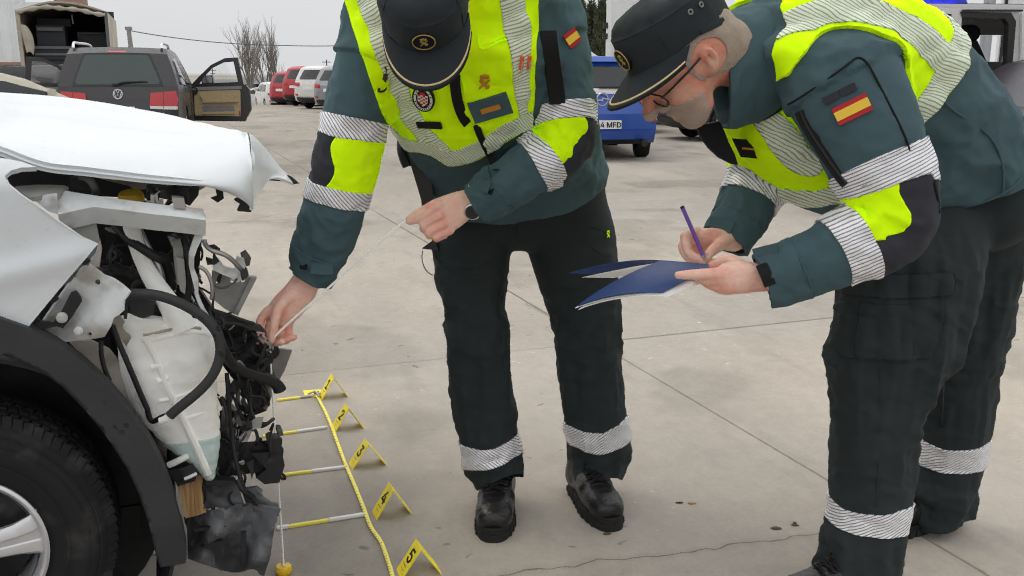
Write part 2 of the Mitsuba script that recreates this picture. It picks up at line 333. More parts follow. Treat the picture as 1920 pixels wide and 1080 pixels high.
# ---------------------------------------------------------------- people: helpers
def mp(px, py, Y): return np.linalg.norm(P(px, py, Y) - P(px + 1, py, Y))
def S(px, py, Y, hw, b=None, ax=(1, 0, 0), bpx=False):
    m = mp(px, py, Y); return [*P(px, py, Y), hw * m, (hw * m if b is None else b * m if bpx else b), *ax]
def seen(v, px, py, r=7):
    """the nearest point of a surface along the line of sight of a picture position"""
    q = v - EYE; z = q @ FW; x = CX + F * (q @ RT) / z; y = CY - F * (q @ UP) / z; d = np.hypot(x - px, y - py)
    m = np.where(d < r)[0]
    if len(m) == 0: return v[np.argmin(d + z * 5)]
    w = np.exp(-(d[m] / (r * .6)) ** 2) * (z[m] < z[m].min() + .02); return (v[m] * w[:, None]).sum(0) / w.sum()
def seens(v, pts): return A_([seen(v, *p) for p in pts])
def plane3(a, b, c, inside):
    a, b, c = A_(a), A_(b), A_(c); n = nrm(np.cross(b - a, c - a))
    if (A_(inside) - a) @ n < 0: n = -n
    return lambda v: (v - a) @ n
def folds(v, f, amp, seed, freq=(9, 9, 9), mask=None, q=None, kt=16., ka=1.1, oct=3):
    """creases: moves the cloth in and out along its normals; with a limb they run round it"""
    n = vnorm(v, f)
    if q is not None:
        t, an, _ = along(v, q); sh = t + .025 * np.sin(an + seed) + .012 * np.sin(2 * an + 1.7 * seed)
        c = np.stack([sh * kt, np.cos(an) * ka, np.sin(an) * ka], 1)
    else: c = v * A_(freq)
    w = meshkit.fbm(c + seed * 7.3, oct, seed); w = 1 - np.abs(2 * w - 1) * 1.6 - .58
    return v + n * (amp * w * (1 if mask is None else mask))[:, None]
def flatuv(v, q, k=1.):
    """cloth coordinates: along the limb and across it"""
    a = nrm(q[-1, :3] - q[0, :3]); b = nrm(np.cross(a, [0, -1, 0])); return np.stack([v @ a, k * (v @ b)], 1)
def bump1(t, a, b, e): return np.clip((t - a) / e + .5, 0, 1) * np.clip((b - t) / e + .5, 0, 1)
def region(m, s, out, inn=-.004, uvs=None):
    """cuts a piece from a surface and lays it proud of it"""
    v, f, n, *r = clip(m[0], m[1], s, vnorm(*m), *([] if uvs is None else [uvs]))
    if not len(f): return None
    n = nrm(n); mesh = shell((v, f), out, inn, nrmls=n, back=False)
    return mesh if uvs is None else (mesh, np.vstack([r[0], r[0]]))
def t_at(q, px, py):
    """how far along a limb the point of its axis lies that is seen at a picture position"""
    w = q[:, :3] - EYE; z = w @ FW; x = CX + F * (w @ RT) / z; y = CY - F * (w @ UP) / z; l = np.concatenate([[0], np.cumsum(np.linalg.norm(np.diff(q[:, :3], axis=0), axis=1))])
    u = np.linspace(0, len(q) - 1, 600); k = np.arange(len(q)); return np.interp(u[np.argmin(np.hypot(np.interp(u, k, x) - px, np.interp(u, k, y) - py))], k, l)
def decal(base, pts, out=.0025, depth=.004):
    """a flat sewn-on badge: outline points lying on a surface"""
    pts = A_(pts); c = pts.mean(0); n = nrm(np.linalg.svd(pts - c)[2][2])
    if n @ (EYE - c) < 0: n = -n
    return plate(pts + n * out, depth, n)
def strip(path, w, n, th=.003, up=.002):
    """a sewn strip: follows a path, width w, lying against the normals n"""
    p, n = A_(path), nrm(A_(n)); tg = nrm(np.gradient(p, axis=0)); s = nrm(np.cross(tg, n)); w = np.broadcast_to(w, (len(p),))[:, None]
    return loft(np.stack([p - s * w / 2 + n * up, p - s * w / 2 + n * (up - th), p + s * w / 2 + n * (up - th), p + s * w / 2 + n * up], 1)[:, ::-1])
def hand(chains, palm, h=.0026, k=.007, it=3):
    ls = [(limb(palm, .012)[0], 2.3, .012)] if not isinstance(palm, tuple) else [(limb(p, .012)[0], 2.3, .012) for p in palm]
    for c in chains: ls.append((limb([[*P(x, y, Y), r, r, 1, 0, 0] for x, y, Y, r in c], .007)[0], 2, k))
    return body(ls, h, k, it)
def nailcap(tip, prev, up, r):
    tip, prev = A_(tip), A_(prev); d = nrm(tip - prev); u = nrm(A_(up) - d * (A_(up) @ d)); s = np.cross(d, u); pts = []
    for a in np.linspace(0, 2 * np.pi, 14, endpoint=False):
        x, y = math.cos(a) * r * .72, math.sin(a) * r * .95; hgt = math.sqrt(max(r * r * 1.0 - x * x, 0)) + .0006
        pts.append(tip + s * x + d * (y - .001) + u * (hgt - .0005 - (.0012 if y > 0 else 0)))
    c = tip + u * (r + .0008) - d * .001; v = np.vstack([pts, [c]]); k = np.arange(14)
    f = np.stack([k, (k + 1) % 14, k * 0 + 14], 1); return shell((v, f), .0, -.0015)
def boot(heel, toe, key, s=1., lace=True, knot=True):
    heel, toe = A_([*heel, 0.]), A_([*toe, 0.]); y = nrm(toe - heel); x = np.cross(y, [0, 0, 1]); R = np.stack([x, y, A_([0, 0, 1])], 1); L = np.linalg.norm(toe - heel); sy = L / .30
    K = lambda m: xf((A_(m[0]) * [s, sy, s], m[1]), R, heel)
    X = [1, 0, 0]
    v, f = body([(limb([[0, .045, .05, .036, .04, *X], [0, .10, .058, .038, .042, *X], [.0, .19, .05, .046, .036, *X], [0, .245, .046, .045, .033, *X], [0, .258, .043, .040, .030, *X]], .02)[0], 2.4),
                 (limb([[0, .055, .06, .038, .046, *X], [0, .055, .13, .040, .048, *X], [0, .05, .20, .046, .056, *X]], .03)[0], 2.), (limb([[0, .10, .085, .030, .03, *X], [0, .16, .07, .036, .025, *X]], .02)[0], 2.)], .006, .02, 5)
    v = folds(v, f, .0022, 3, (14, 40, 14)); v, f = clip(v, f, v[:, 2] - .018)
    put('boot', K((v, f)), 'black_leather', key, smooth=True); bk = [k for k in scene if k.startswith(key + '__boot')][-1]; bk = sorted([k for k in scene if k.startswith(key + '__boot') and k.count('__') == 1])[-1]
    a = np.linspace(0, 2 * np.pi, 40, endpoint=False); ol = []
    for t in a:
        yy = math.cos(t); xx = math.sin(t); w = .050 if yy > .1 else .041 + .009 * np.clip((yy + .4) / .5, 0, 1)
        if -.45 < yy < .15: w -= .004
        ol.append((w * np.sign(xx) * abs(xx) ** .75, .15 + .152 * np.sign(yy) * abs(yy) ** .8))
    so = [prism(Polygon(ol), (0, 0, 0), (1, 0, 0), (0, 1, 0), .020), prism(Polygon(ol).buffer(-.0035), (0, 0, .0195), (1, 0, 0), (0, 1, 0), .009)]
    for i in range(9):
        for sg in (-1, 1):
            yy = .03 + i * .028; r = Polygon(ol).exterior.intersection(LineString([(0, yy), (sg * .2, yy)]))
            if not r.is_empty: so.append(box((r.x if r.geom_type == 'Point' else .04 * sg, yy, .009), (.006, .012, .016)))
    for yy in (.285, .292): so.append(tube(spl([(-.034, yy - .022, .03), (0, yy + .006, .031), (.034, yy - .022, .03)], 9), .003, 5))
    put('sole', K(cat(so)), 'black_rubber', bk, smooth=30)
    if lace:
        ls, ey = [], []
        kd = cKDTree(v); top = lambda x_, y_: v[np.argmin(np.abs(v[:, 0] - x_) * 3 + np.abs(v[:, 1] - y_) * 3 - v[:, 2] * .8)]
        rows = [(.185, .020), (.168, .022), (.150, .024), (.132, .025), (.115, .026)]
        pl, pr = [top(-w, yy) + [0, .002, .003] for yy, w in rows], [top(w, yy) + [0, .002, .003] for yy, w in rows]
        for i in range(5):
            mid = (pl[i] + pr[i]) / 2 + [0, .003, .008]; ls.append(tube(spl([pl[i], mid, pr[i]], 7), .0027, 5))
            for q in (pl[i], pr[i]): ey.append(tube(q + np.stack([.005 * np.cos(a[::5]), .004 * np.sin(a[::5]), a[::5] * 0], 1), .0014, 5, closed=True))
            if i < 4:
                for A1, B1 in ((pl[i], pr[i + 1]), (pr[i], pl[i + 1])): ls.append(tube(spl([A1, (A1 + B1) / 2 + [0, .004, .010], B1], 7), .0027, 5))
        kn = (pl[-1] + pr[-1]) / 2 + [0, .006, .012]
        for sg in (-1, 1) if knot else ():
            ls.append(tube(spl([kn, kn + [sg * .022, .006, .010], kn + [sg * .040, .010, -.004], kn + [sg * .024, .012, -.006], kn], 14), .0026, 5)); ls.append(tube(spl([kn, kn + [sg * .02, .012, -.008], kn + [sg * .045, .014, -.028]], 8), .0026, 5))
        put('laces', K(cat(ls)), 'black_webbing', bk); [put('eyelet', K(m_), 'black_plastic', bk) for m_ in ey]
    # welt and toe cap seams
    return bk
def ring_tube(c, R, rx, ry, r, n=32): a = np.arange(n) * 2 * np.pi / n; return tube(A_(c) + np.stack([rx * np.cos(a), ry * np.sin(a), 0 * a], 1) @ A_(R).T, r, 6, closed=True)
def emblem(c, R, s):
    """crown over a crossed sword and rods; R columns: right, up, out"""
    o = lambda *a: xf(box(*a), None)
    ms = []
    for ang, ln, w in ((.75, .95, .10), (-.75, .8, .2)): ms.append(xf(box((0, -.12, 0), (ln, w, .10), rotz(ang), .02), R, c, s))
    ms.append(xf(box((-.2, .07, 0), (.30, .08, .1), rotz(.75 + math.pi / 2)), R, c, s))
    for x in (-.2, 0, .2): ms.append(xf(lathe([(0, -.02), (.11, -.02), (.13, .04), (.06, .08), (0, .09)], 10), np.asarray(R), A_(c) + A_(R) @ (A_([x, .42 + .04 * (x == 0), 0]) * s), s))
    ms.append(xf(box((0, .30, 0), (.5, .1, .1)), R, c, s)); ms.append(xf(box((.2, -.32, 0), (.1, .32, .08), rotz(-.75)), R, c, s))
    return cat(ms)
def cap(key, c, R, s=1.0, holes=True):
    """patrol cap; R columns: right, forward, up; origin: middle of the head"""
    n = 72; a = np.arange(n) * 2 * np.pi / n; K = lambda m: xf(m, R, c, s)
    prof = [(.0, 1.0), (.012, 1.012), (.030, 1.02), (.048, 1.02), (.062, 1.0), (.066, .985), (.068, .96), (.078, .90), (.086, .78), (.090, .6), (.093, .35), (.094, .12)]
    S_ = []
    for h, k in prof:
        yb = np.sin(a); fr = np.clip(yb, 0, 1) ** 1.5
        x = .086 * k * np.cos(a); y = .106 * k * yb - .004 * (h / .09) - .0 * fr
        z = .030 + h * (1 + .12 * fr * (h > .02)) + .006 * np.cos(2 * a) * (h < .03) - .022 * np.clip(-yb, 0, 1) * (1 - h / .1)
        if h > .065: z = z + .0035 * np.sin(a * 3 + 1.2) * (1 - k) * 4 * .35
        S_.append(np.stack([x, y, z], 1))
    S_ = A_(S_); v, f = loft(S_, caps=False); top = S_[-1].mean(0) + [0, 0, .0005]; v = np.vstack([v, [top]]); q = np.arange(n)
    f = np.vstack([f, np.stack([(len(prof) - 1) * n + q, (len(prof) - 1) * n + (q + 1) % n, q * 0 + len(v) - 1], 1)])
    v2, f2 = trimesh.remesh.subdivide(v, f); v2 = folds(v2, f2, .0028, 5, (30, 22, 40), oct=3)
    ck = put('cap', K((v2, f2)), 'cap_cloth', key, smooth=True)
    # seams
    at = lambda ang, h: np.array([np.interp(h, [p[0] for p in prof], np.interp(ang % (2 * np.pi), np.append(a, 2 * np.pi), np.append(S_[:, :, i], S_[:, :1, i], 1)[j]) if False else [np.interp(ang % (2 * np.pi), np.append(a, 2 * np.pi), np.append(S_[j, :, i], S_[j, 0, i])) for j in range(len(prof))]) for i in range(3)])
    sm = [tube([at(t, .0655) * [1.004, 1.004, 1] for t in np.linspace(0, 2 * np.pi, 60, endpoint=False)], .0013, 5, closed=True)]
    for t0 in (math.radians(32), math.radians(148)): sm.append(tube([at(t0, h) * [1.006, 1.006, 1.002] for h in np.linspace(.002, .0655, 10)], .0011, 5)); sm.append(tube([at(t0, h) * [1.004, 1.004, 1.004] for h in np.linspace(.067, .092, 8)], .0011, 5))
    put('seam', K(cat(sm)), 'cap_cloth', ck)
    put('sweatband', K(tube([at(t, .006) * [1.004, 1.004, 1] for t in np.linspace(math.pi * 1.02, math.pi * 1.98, 40)], .0055, 6, flat=(.35, 1.3))), 'cap_cloth', ck)
    # peak
    ph = np.linspace(-math.radians(79), math.radians(79), 45); rows = []
    for u in np.linspace(0, 1, 9):
        ext = .070 * np.cos(ph * .97) ** .62; x = .086 * np.sin(ph) * (1 + .05 * u * np.cos(ph)); y = .106 * np.cos(ph) + u * ext
        z = .030 + .004 - u * ext * .30 - .16 * (x ** 2) / .086 * u - .03 * u * u * ext * 3 * .5; rows.append(np.stack([x, y, z], 1))
    rows = A_(rows); i, j = np.meshgrid(np.arange(8), np.arange(44), indexing='ij'); fb = tri(np.stack([i * 45 + j, (i + 1) * 45 + j, (i + 1) * 45 + j + 1, i * 45 + j + 1], -1).reshape(-1, 4))
    put('peak', K(shell((rows.reshape(-1, 3), fb[:, ::-1] if vnorm(rows.reshape(-1, 3), fb)[:, 2].mean() < 0 else fb), .0017, -.0017)), 'cap_cloth', ck, smooth=40)
    ed = rows[-1]; put('peak_edge', K(tube(ed, .003, 6)), 'black_webbing', ck)
    pp = rows[-1] * .885 + rows[-2] * .115; pp = rows[-1] + (rows[-3] - rows[-1]) * .42; put('piping', K(tube(pp + [0, 0, .0022], .0021, 6)), 'cream_piping', ck)
    # badge
    cb = at(math.pi / 2, .034) * [1, 1, 1]; cu = nrm(at(math.pi / 2, .045) - at(math.pi / 2, .022)); Rb = np.stack([A_([1, 0, 0]) * -1, cu, np.cross([-1, 0, 0], cu)], 1)
    if Rb[1, 2] < 0: Rb[:, 0] *= -1; Rb[:, 2] *= -1
    o = np.stack([.0225 * np.sin(a[::3]), .0215 * np.cos(a[::3])], 1)
    put('badge', K(prism(o, cb - Rb[:, 2] * .006, Rb[:, 0], Rb[:, 1], .0085)), 'black_webbing', ck)
    put('badge_emblem', K(cat([ring_tube(cb + Rb[:, 2] * .003, Rb, .0215, .0205, .0012), emblem(cb + Rb[:, 2] * .003, Rb, .021)])), 'gold_thread', ck)
    if holes:
        ey = []
        for t0 in (math.radians(0), math.radians(180)):
            for dt, h in ((-.06, .050), (-.30, .050)):
                p = at(t0 + dt if t0 == 0 else t0 - dt, h); nn = nrm(p * [1, 1, 0]); ey.append(ring_tube(p + nn * .0012, frame(nn), .0042, .0042, .0014, 12))
        [put('vent_eyelet', K(m_), 'grey_trim', ck) for m_ in ey]
    return ck
# ---------------------------------------------------------------- ground: cast concrete slabs with sawn joints
GU, GV = A_([-.3502, .9367]), A_([.9367, .3502]); U0, DU, V0, DV = 4.1, 4.72, 1.97, 4.58
CRK = [[tuple(G(*p)[:2]) for p in c] for c in (
    [(925, 1085), (985, 1070), (1040, 1066), (1078, 1062), (1120, 1050), (1180, 1047), (1235, 1046), (1290, 1035), (1330, 1030), (1380, 1020), (1430, 1016), (1490, 1007), (1525, 1004), (1552, 990), (1580, 985)],
    [(845, 668), (870, 664), (905, 660), (955, 655)], [(985, 568), (1010, 582), (1042, 600)], [(430, 420), (520, 402), (600, 408), (660, 395)], [(700, 330), (760, 322), (840, 326)])]
def conc(p, n, uv):
    x, y = p.x, p.y
    u = (x * GU[0] + y * GU[1] - U0) / DU; v = (x * GV[0] + y * GV[1] - V0) / DV
    tone = cell_rand(u, v, 3) - .5
    a = fbm(x * .55, y * .55, 0, 4) - .5; b = fbm(x * 4.1 + 9, y * 1.6, 1, 4) - .5; c = noise(x * 130, y * 130, 2) - .5; dd = fbm(x * 22, y * 22, 5, 3) - .5
    g = 0.37 + .03 * tone + .13 * a + .07 * b + .035 * c + .05 * dd
    # trowel sweeps and scuffs
    sw = smoothstep(.6, .8, fbm(x * 9 + 3 * y, y * 1.2 - 2 * x, 3, 3)); g -= sw * .028
    # stains
    st = smoothstep(.56, .72, fbm(x * 1.3 + 40, y * 1.3, 9, 4)); g -= st * .065
    wx_, wy_ = x + .05 * (noise(x * 28, y * 28, 3) - .5), y + .05 * (noise(x * 28, y * 28, 5) - .5)
    d1, d2, r1 = voronoi(wx_ * 5.5, wy_ * 7.5); patchy = smoothstep(.52, .66, fbm(x * .9 + 3, y * .9, 8, 3))
    g -= smoothstep(.10 * r1, .05 * r1, d1) * patchy * .14
    d1, d2, r1 = voronoi(wx_ * 11 + 7, wy_ * 13); g += smoothstep(.11 * r1, .05 * r1, d1) * smoothstep(.5, .62, fbm(x * 1.1 + 30, y * 1.1, 2, 3)) * .13
    # hairline cracks
    dm = mi.Float(9.)
    for cr in CRK:
        for (ax, ay), (bx, by) in zip(cr[:-1], cr[1:]):
            ex, ey = bx - ax, by - ay; L2 = ex * ex + ey * ey; wx = x - ax + (noise(x * 30, y * 30, 1) - .5) * .016; wy = y - ay + (noise(x * 30, y * 30, 6) - .5) * .016
            t = dr.clip((wx * ex + wy * ey) / L2, 0, 1); dm = dr.minimum(dm, dr.sqrt(dr.square(wx - t * ex) + dr.square(wy - t * ey)))
    g *= 1 - .45 * smoothstep(.0035, .001, dm) - .1 * smoothstep(.03, .0, dm)
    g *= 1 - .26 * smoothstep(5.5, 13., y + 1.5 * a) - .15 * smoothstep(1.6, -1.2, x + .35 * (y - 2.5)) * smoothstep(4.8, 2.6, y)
    warm = fbm(x * .8 + 7, y * .8, 3, 3) - .5
    g = dr.maximum(g, .05)
    return mi.Color3f(g * (1.03 + .06 * warm), g * (.945 + .015 * warm), g * (.825 - .05 * warm))
def concb(p, n, uv): return fbm(p.x * 60, p.y * 60, 1, 3) * .6 + noise(p.x * 9, p.y * 3, 2) * .4
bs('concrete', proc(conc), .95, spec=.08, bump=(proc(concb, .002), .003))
bs('joint_filler', (.06, .056, .05), .95, spec=.1)
gy = np.concatenate([np.linspace(-12, 42, 12), np.linspace(43, 60, 18), [80, 130, 300, 900]]); gx = np.array([-900, -200, -60, -30, -15, 0, 15, 30, 60, 200, 900.])
XX, YY = np.meshgrid(gx, gy, indexing='ij'); q = np.stack([XX, YY, ground_h(XX, YY) - .022], -1); a, b = XX.shape
i, j = np.meshgrid(np.arange(a - 1), np.arange(b - 1), indexing='ij')
put('ground', (q.reshape(-1, 3), tri(np.stack([i * b + j, (i + 1) * b + j, (i + 1) * b + j + 1, i * b + j + 1], -1).reshape(-1, 4))), 'joint_filler', smooth=True, kind='structure')
gap = .007
for ui in range(-2, 9):
    for vi in range(-8, 7):
        c = [np.outer(U0 + (ui + s) * DU + sg * gap / 2, GU)[0] + (V0 + (vi + t) * DV + tg * gap / 2) * GV for s, sg, t, tg in ((0, 1, 0, 1), (0, 1, 1, -1), (1, -1, 1, -1), (1, -1, 0, 1))]
        c = A_(c); m = c.mean(0)
        if m[1] < -3 or m[1] > 41 or abs(m[0]) > 6 + .75 * m[1] or c[:, 1].max() > 43: continue
        ctr = c.mean(0); dz = (rng.random() - .5) * .003
        top = ctr + (c - ctr) * (1 - .004 / 3); ring = lambda a, z: np.column_stack([a, np.full(4, z)])
        v = np.vstack([ring(c, -.03), ring(c, -.004 + dz), ring(top, dz)]); fs = [(8, 10, 9), (8, 11, 10)]
        for k in range(4):
            k2 = (k + 1) % 4
            for o in (0, 4): fs += [(o + k, o + k + 4, o + k2 + 4), (o + k, o + k2 + 4, o + k2)]
        fs = np.array(fs)
        if np.cross(v[9] - v[8], v[10] - v[8])[2] < 0: pass
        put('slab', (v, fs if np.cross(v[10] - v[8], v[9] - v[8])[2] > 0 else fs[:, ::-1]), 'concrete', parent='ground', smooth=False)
# the yard beyond the slabs one can tell apart
def far_sheet(pts): return A_(pts)
edge = []
gx = np.linspace(-120, 120, 61); gy = np.concatenate([np.linspace(33, 42.5, 6), np.linspace(43.4, 59.5, 20), np.linspace(62, 140, 8), [300, 900]])
XX, YY = np.meshgrid(gx, gy, indexing='ij'); q = np.stack([XX * np.where(YY > 200, 6, 1), YY, ground_h(XX, YY) - .006], -1); a, b = XX.shape
i, j = np.meshgrid(np.arange(a - 1), np.arange(b - 1), indexing='ij')
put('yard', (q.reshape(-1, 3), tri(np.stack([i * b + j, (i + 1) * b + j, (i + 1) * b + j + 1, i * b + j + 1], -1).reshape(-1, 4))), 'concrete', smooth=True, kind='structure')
# ---------------------------------------------------------------- the yard behind: parked cars, van, trucks, buildings, trees
def paint(name, c, metal=.0): return bs(name, c, .26, metal=metal, spec=.5, clearcoat=.8, clearcoat_gloss=.92)
paint('paint_anthracite', (.012, .0115, .015), .0); paint('paint_blue', (.018, .075, .36), .15); paint('paint_white', (.66, .66, .65)); paint('paint_silver', (.33, .33, .35), .4); paint('paint_red', (.40, .018, .03)); paint('paint_cream', (.55, .52, .42)); paint('paint_black', (.011, .011, .012)); paint('paint_plum', (.035, .030, .040), .3)
bs('glass_dark', (.012, .016, .018), .06, spec=.6); bs('glass_tint', (.03, .05, .048), .05, spec=.6)
bs('tail_red', (.42, .008, .014), .12, spec=.6, clearcoat=1.); bs('lamp_clear', (.62, .58, .58), .12, spec=.6); bs('chrome', (.75, .75, .77), .12, metal=1.)
bs('plate_white', (.75, .75, .74), .4); bs('beige_trim', (.40, .31, .175), .6); bs('grey_trim', (.20, .20, .20), .5)
def carwarp(W, L, belt, roof, tum=.20, nose=.10, tail=.08):
    def w(v):
        s, t, z = v.T; u = t / (W / 2); k = np.clip((z - belt) / max(roof - belt, .01), 0, 1.2); wy = 1 - tum * k ** 1.2 - .05 * np.clip((.45 - z) / .3, 0, 1)
        e = np.clip((np.abs(s) / (L / 2) - .55) / .45, 0, 1); wy = wy * (1 - .10 * e ** 2)
        sn = s - np.where(s > 0, nose, -tail) * L * .5 * np.abs(u) ** 2.5 * np.clip((np.abs(s) / (L / 2) - .5) / .5, 0, 1)
        return np.stack([sn, t * wy, z + .02 * (1 - u ** 2) * np.clip(k, 0, 1)], 1)
    return w
def ext(poly, d, ref=.12):
    g = poly if hasattr(poly, 'exterior') else Polygon(poly); g = g.buffer(0); cs = m3.CrossSection([np.asarray(q.coords)[:-1].tolist() for q in [g.exterior, *g.interiors]], m3.FillRule.EvenOdd); m = m3.Manifold.extrude(cs, d).refine_to_length(ref).to_mesh()
    return np.asarray(m.vert_properties[:, :3], float), np.asarray(m.tri_verts)
def rnd(pts, r=.04):
    p = Polygon(pts).buffer(0)
    for _ in range(5):
        q = p.buffer(-r, 4).buffer(r, 4)
        if q.area > .93 * p.area and q.geom_type == 'Polygon': return q
        r /= 2
    return p
class Car:
    """local axes: s forward, t left, z up; every piece goes through the same rounding"""
    def __init__(c, name, label, body, prof, W, belt, roof, wheels, loc, head, group=None, sc=1., cat='car', tum=.20, wr=.33, nose=.10, tail=.08, arch=1.13):
        c.k = thing(name, label, cat, group); c.prof = A_(prof); c.W = W; c.L = np.ptp(c.prof[:, 0]); c.w = carwarp(W, c.L, belt, roof, tum, nose, tail); c.R = rotz(head); c.loc = A_([*loc, ground_h(loc[0], loc[1])]) if len(loc) == 2 else A_(loc); c.sc = sc
        mid = (c.prof[:, 0].max() + c.prof[:, 0].min()) / 2; c.mid = mid; c.prof[:, 0] -= mid
        pl = rnd(c.prof, .03)
        for s in wheels: pl = pl.difference(Point(s - mid, wr).buffer(wr * arch, 16))
        v, f = ext(pl, W); c.body = c.put('body', (np.stack([v[:, 0], W / 2 - v[:, 2], v[:, 1]], 1), f), body, 38)
        for s in wheels:
            for sg in (-1, 1): c.wheel(s - mid, sg, wr)
        up = c.prof[np.argsort(c.prof[:, 1])]; c.put('floor', xf(box((0, 0, .32), (c.L * .86, W * .84, .2))), 'black_plastic', False)
    def put(c, name, m, b, smooth=30, parent=None, label=None, warp=True):
        v, f = m; v = c.w(A_(v)) if warp else A_(v); return put(name, ((v * c.sc) @ c.R.T + c.loc, f), b, parent or c.k, smooth=smooth, label=label)
    def wheel(c, s, sg, r):
        ax = (0, sg, 0); y = sg * (c.W / 2 - .02); tk = c.put('wheel', lathe([(r * .62, -.20), (r * .95, -.20), (r, -.17), (r, -.03), (r * .93, .005), (r * .66, .0), (r * .64, -.01)], 36, (s, y, r), ax), 'tyre_rubber', 40)
        c.put('rim', cat([lathe([(r * .66, .0), (r * .62, -.02), (r * .58, -.04), (r * .2, -.02), (.0, -.02)], 30, (s, y, r), ax)] + [box((s + r * .36 * math.cos(a), y - sg * .014, r + r * .36 * math.sin(a)), (r * .5, .02, r * .14), roty(-a), .004) for a in np.arange(5) * 1.2566 + .3]), 'wheel_silver', 30, tk)
    def side(c, name, poly, b, sg, d=.024, inn=.01, parent=None, smooth=40, r=.03, label=None):
        v, f = ext(rnd([(a - c.mid, z) for a, z in poly], r), d + inn, .10); t = sg * (c.W / 2 - inn + v[:, 2]); f = f if sg < 0 else f[:, ::-1]; return c.put(name, (np.stack([v[:, 0], t, v[:, 1]], 1), f[:, ::-1] if False else f), b, smooth, parent, label)
    def rearx(c, z, front=False):
        p = c.prof; m = p[:, 0] > 0 if front else p[:, 0] < 0; q = p[m]; 
        pl = Polygon(c.prof); out = []
        for zz in np.atleast_1d(z):
            i = pl.intersection(LineString([(-9, zz), (9, zz)])); out.append((i.bounds[2] if front else i.bounds[0]) if not i.is_empty else q[:, 0].min())
        return A_(out)
    def rear(c, name, poly, b, d=.012, inn=.01, parent=None, front=False, smooth=40, r=.02, label=None):
        v, f = ext(rnd(poly, r) if r else Polygon(poly), d + inn, .08); zz = np.round(v[:, 1], 3); u, iv = np.unique(zz, return_inverse=True); x = c.rearx(u, front)[iv]; sg = 1 if front else -1
        return c.put(name, (np.stack([x + sg * (v[:, 2] - inn), v[:, 0] * (-1 if front else 1) * -1, v[:, 1]], 1), f[:, ::-1] if False else f), b, smooth, parent, label)
def hatch(L, h, hood=.95, belt=.95, kind='suv'):
    if kind == 'suv': return [(-L / 2 + .05, .32), (-L / 2, .50), (-L / 2 + .02, .74), (-L / 2 + .06, .92), (-L / 2 + .12, belt + .05), (-L / 2 + .36, h - .10), (-L / 2 + .62, h - .01), (-L / 2 + 1.5, h), (.15, h - .04), (.45, h - .12), (1.05, hood + .06), (1.25, hood), (L / 2 - .25, hood - .14), (L / 2 - .06, hood - .26), (L / 2, .55), (L / 2 - .04, .30), (L / 2 - .2, .24), (-L / 2 + .2, .26)]
    if kind == 'hatch': return [(-L / 2 + .05, .30), (-L / 2, .45), (-L / 2, .66), (-L / 2 + .05, .84), (-L / 2 + .10, belt), (-L / 2 + .34, h - .08), (-L / 2 + .46, h - .01), (-L / 2 + 1.2, h + .01), (.15, h - .05), (.40, h - .12), (1.05, hood + .04), (1.3, hood - .02), (L / 2 - .2, hood - .18), (L / 2 - .04, hood - .32), (L / 2, .50), (L / 2 - .05, .25), (-L / 2 + .2, .24)]
    return [(-L / 2 + .05, .30), (-L / 2, .50), (-L / 2 + .02, .80), (-L / 2 + .12, .98), (-L / 2 + .65, 1.02), (-L / 2 + 1.25, h - .05), (-L / 2 + 1.7, h), (.05, h - .02), (.35, h - .10), (1.05, hood + .02), (1.25, hood - .03), (L / 2 - .2, hood - .18), (L / 2 - .04, hood - .3), (L / 2, .48), (L / 2 - .05, .24), (-L / 2 + .2, .24)]
def std_glass(c, L, h, belt, tint='glass_dark', k='suv'):
    x0 = -L / 2 + (.50 if k != 'sedan' else 1.1)
    for sg in (-1, 1):
        c.side('window', [(x0 - .06, belt + .06), (x0 + .14, h - .16), (-.42, h - .12), (-.42, belt + .04)], tint, sg); c.side('window', [(-.36, belt + .04), (-.36, h - .12), (.12, h - .15), (.34, h - .22), (.92, belt + .06)], tint, sg)
        c.side('door_seam', [(-.395, .40), (-.395, belt), (-.38, belt), (-.38, .40)], 'black_plastic', sg, .003, r=0.003); c.side('handle', [(-.62, belt - .12), (-.62, belt - .09), (-.46, belt - .09), (-.46, belt - .12)], 'chrome', sg, .025, r=.01)
        c.put('mirror', xf(hull([(.66 + a, sg * (c.W / 2 + b), belt + .06 + d) for a, b, d in ((0, -.02, 0), (0, .16, .0), (0, .16, .13), (0, 0, .13), (.1, .0, .02), (.1, .13, .03), (.1, .13, .11), (.1, 0, .11))])), c.bodyb if hasattr(c, 'bodyb') else 'black_plastic', 30, warp=False)
# --- dark off-roader, seen from behind, front doors open
L = 4.75; tp_ = hatch(L, 1.70, 1.08, 1.06); tp_ = [(x, z) for x, z in tp_]
tou = Car('parked_car', 'dark anthracite off-roader with both front doors open, seen from behind', 'paint_anthracite', tp_, 1.93, 1.06, 1.70, (-1.42, 1.43), tuple((P(230, 290, 15.2) + 2.37 * A_([math.cos(math.radians(105.5)), math.sin(math.radians(105.5)), 0]))[:2]), math.radians(105.5), None, 1., wr=.37, tum=.24)
tou.bodyb = 'paint_anthracite'
tou.rear('rear_window', [(-.70, 1.13), (.70, 1.13), (.60, 1.57), (-.60, 1.57)], 'glass_tint', r=.05); tou.rear('window_rubber', Polygon([(-.74, 1.10), (.74, 1.10), (.64, 1.60), (-.64, 1.60)]).difference(Polygon([(-.69, 1.14), (.69, 1.14), (.59, 1.56), (-.59, 1.56)])), 'black_plastic', .008, r=0)
tou.rear('brake_lamp', [(-.18, 1.605), (.18, 1.605), (.18, 1.63), (-.18, 1.63)], 'tail_red', .012, r=.006)
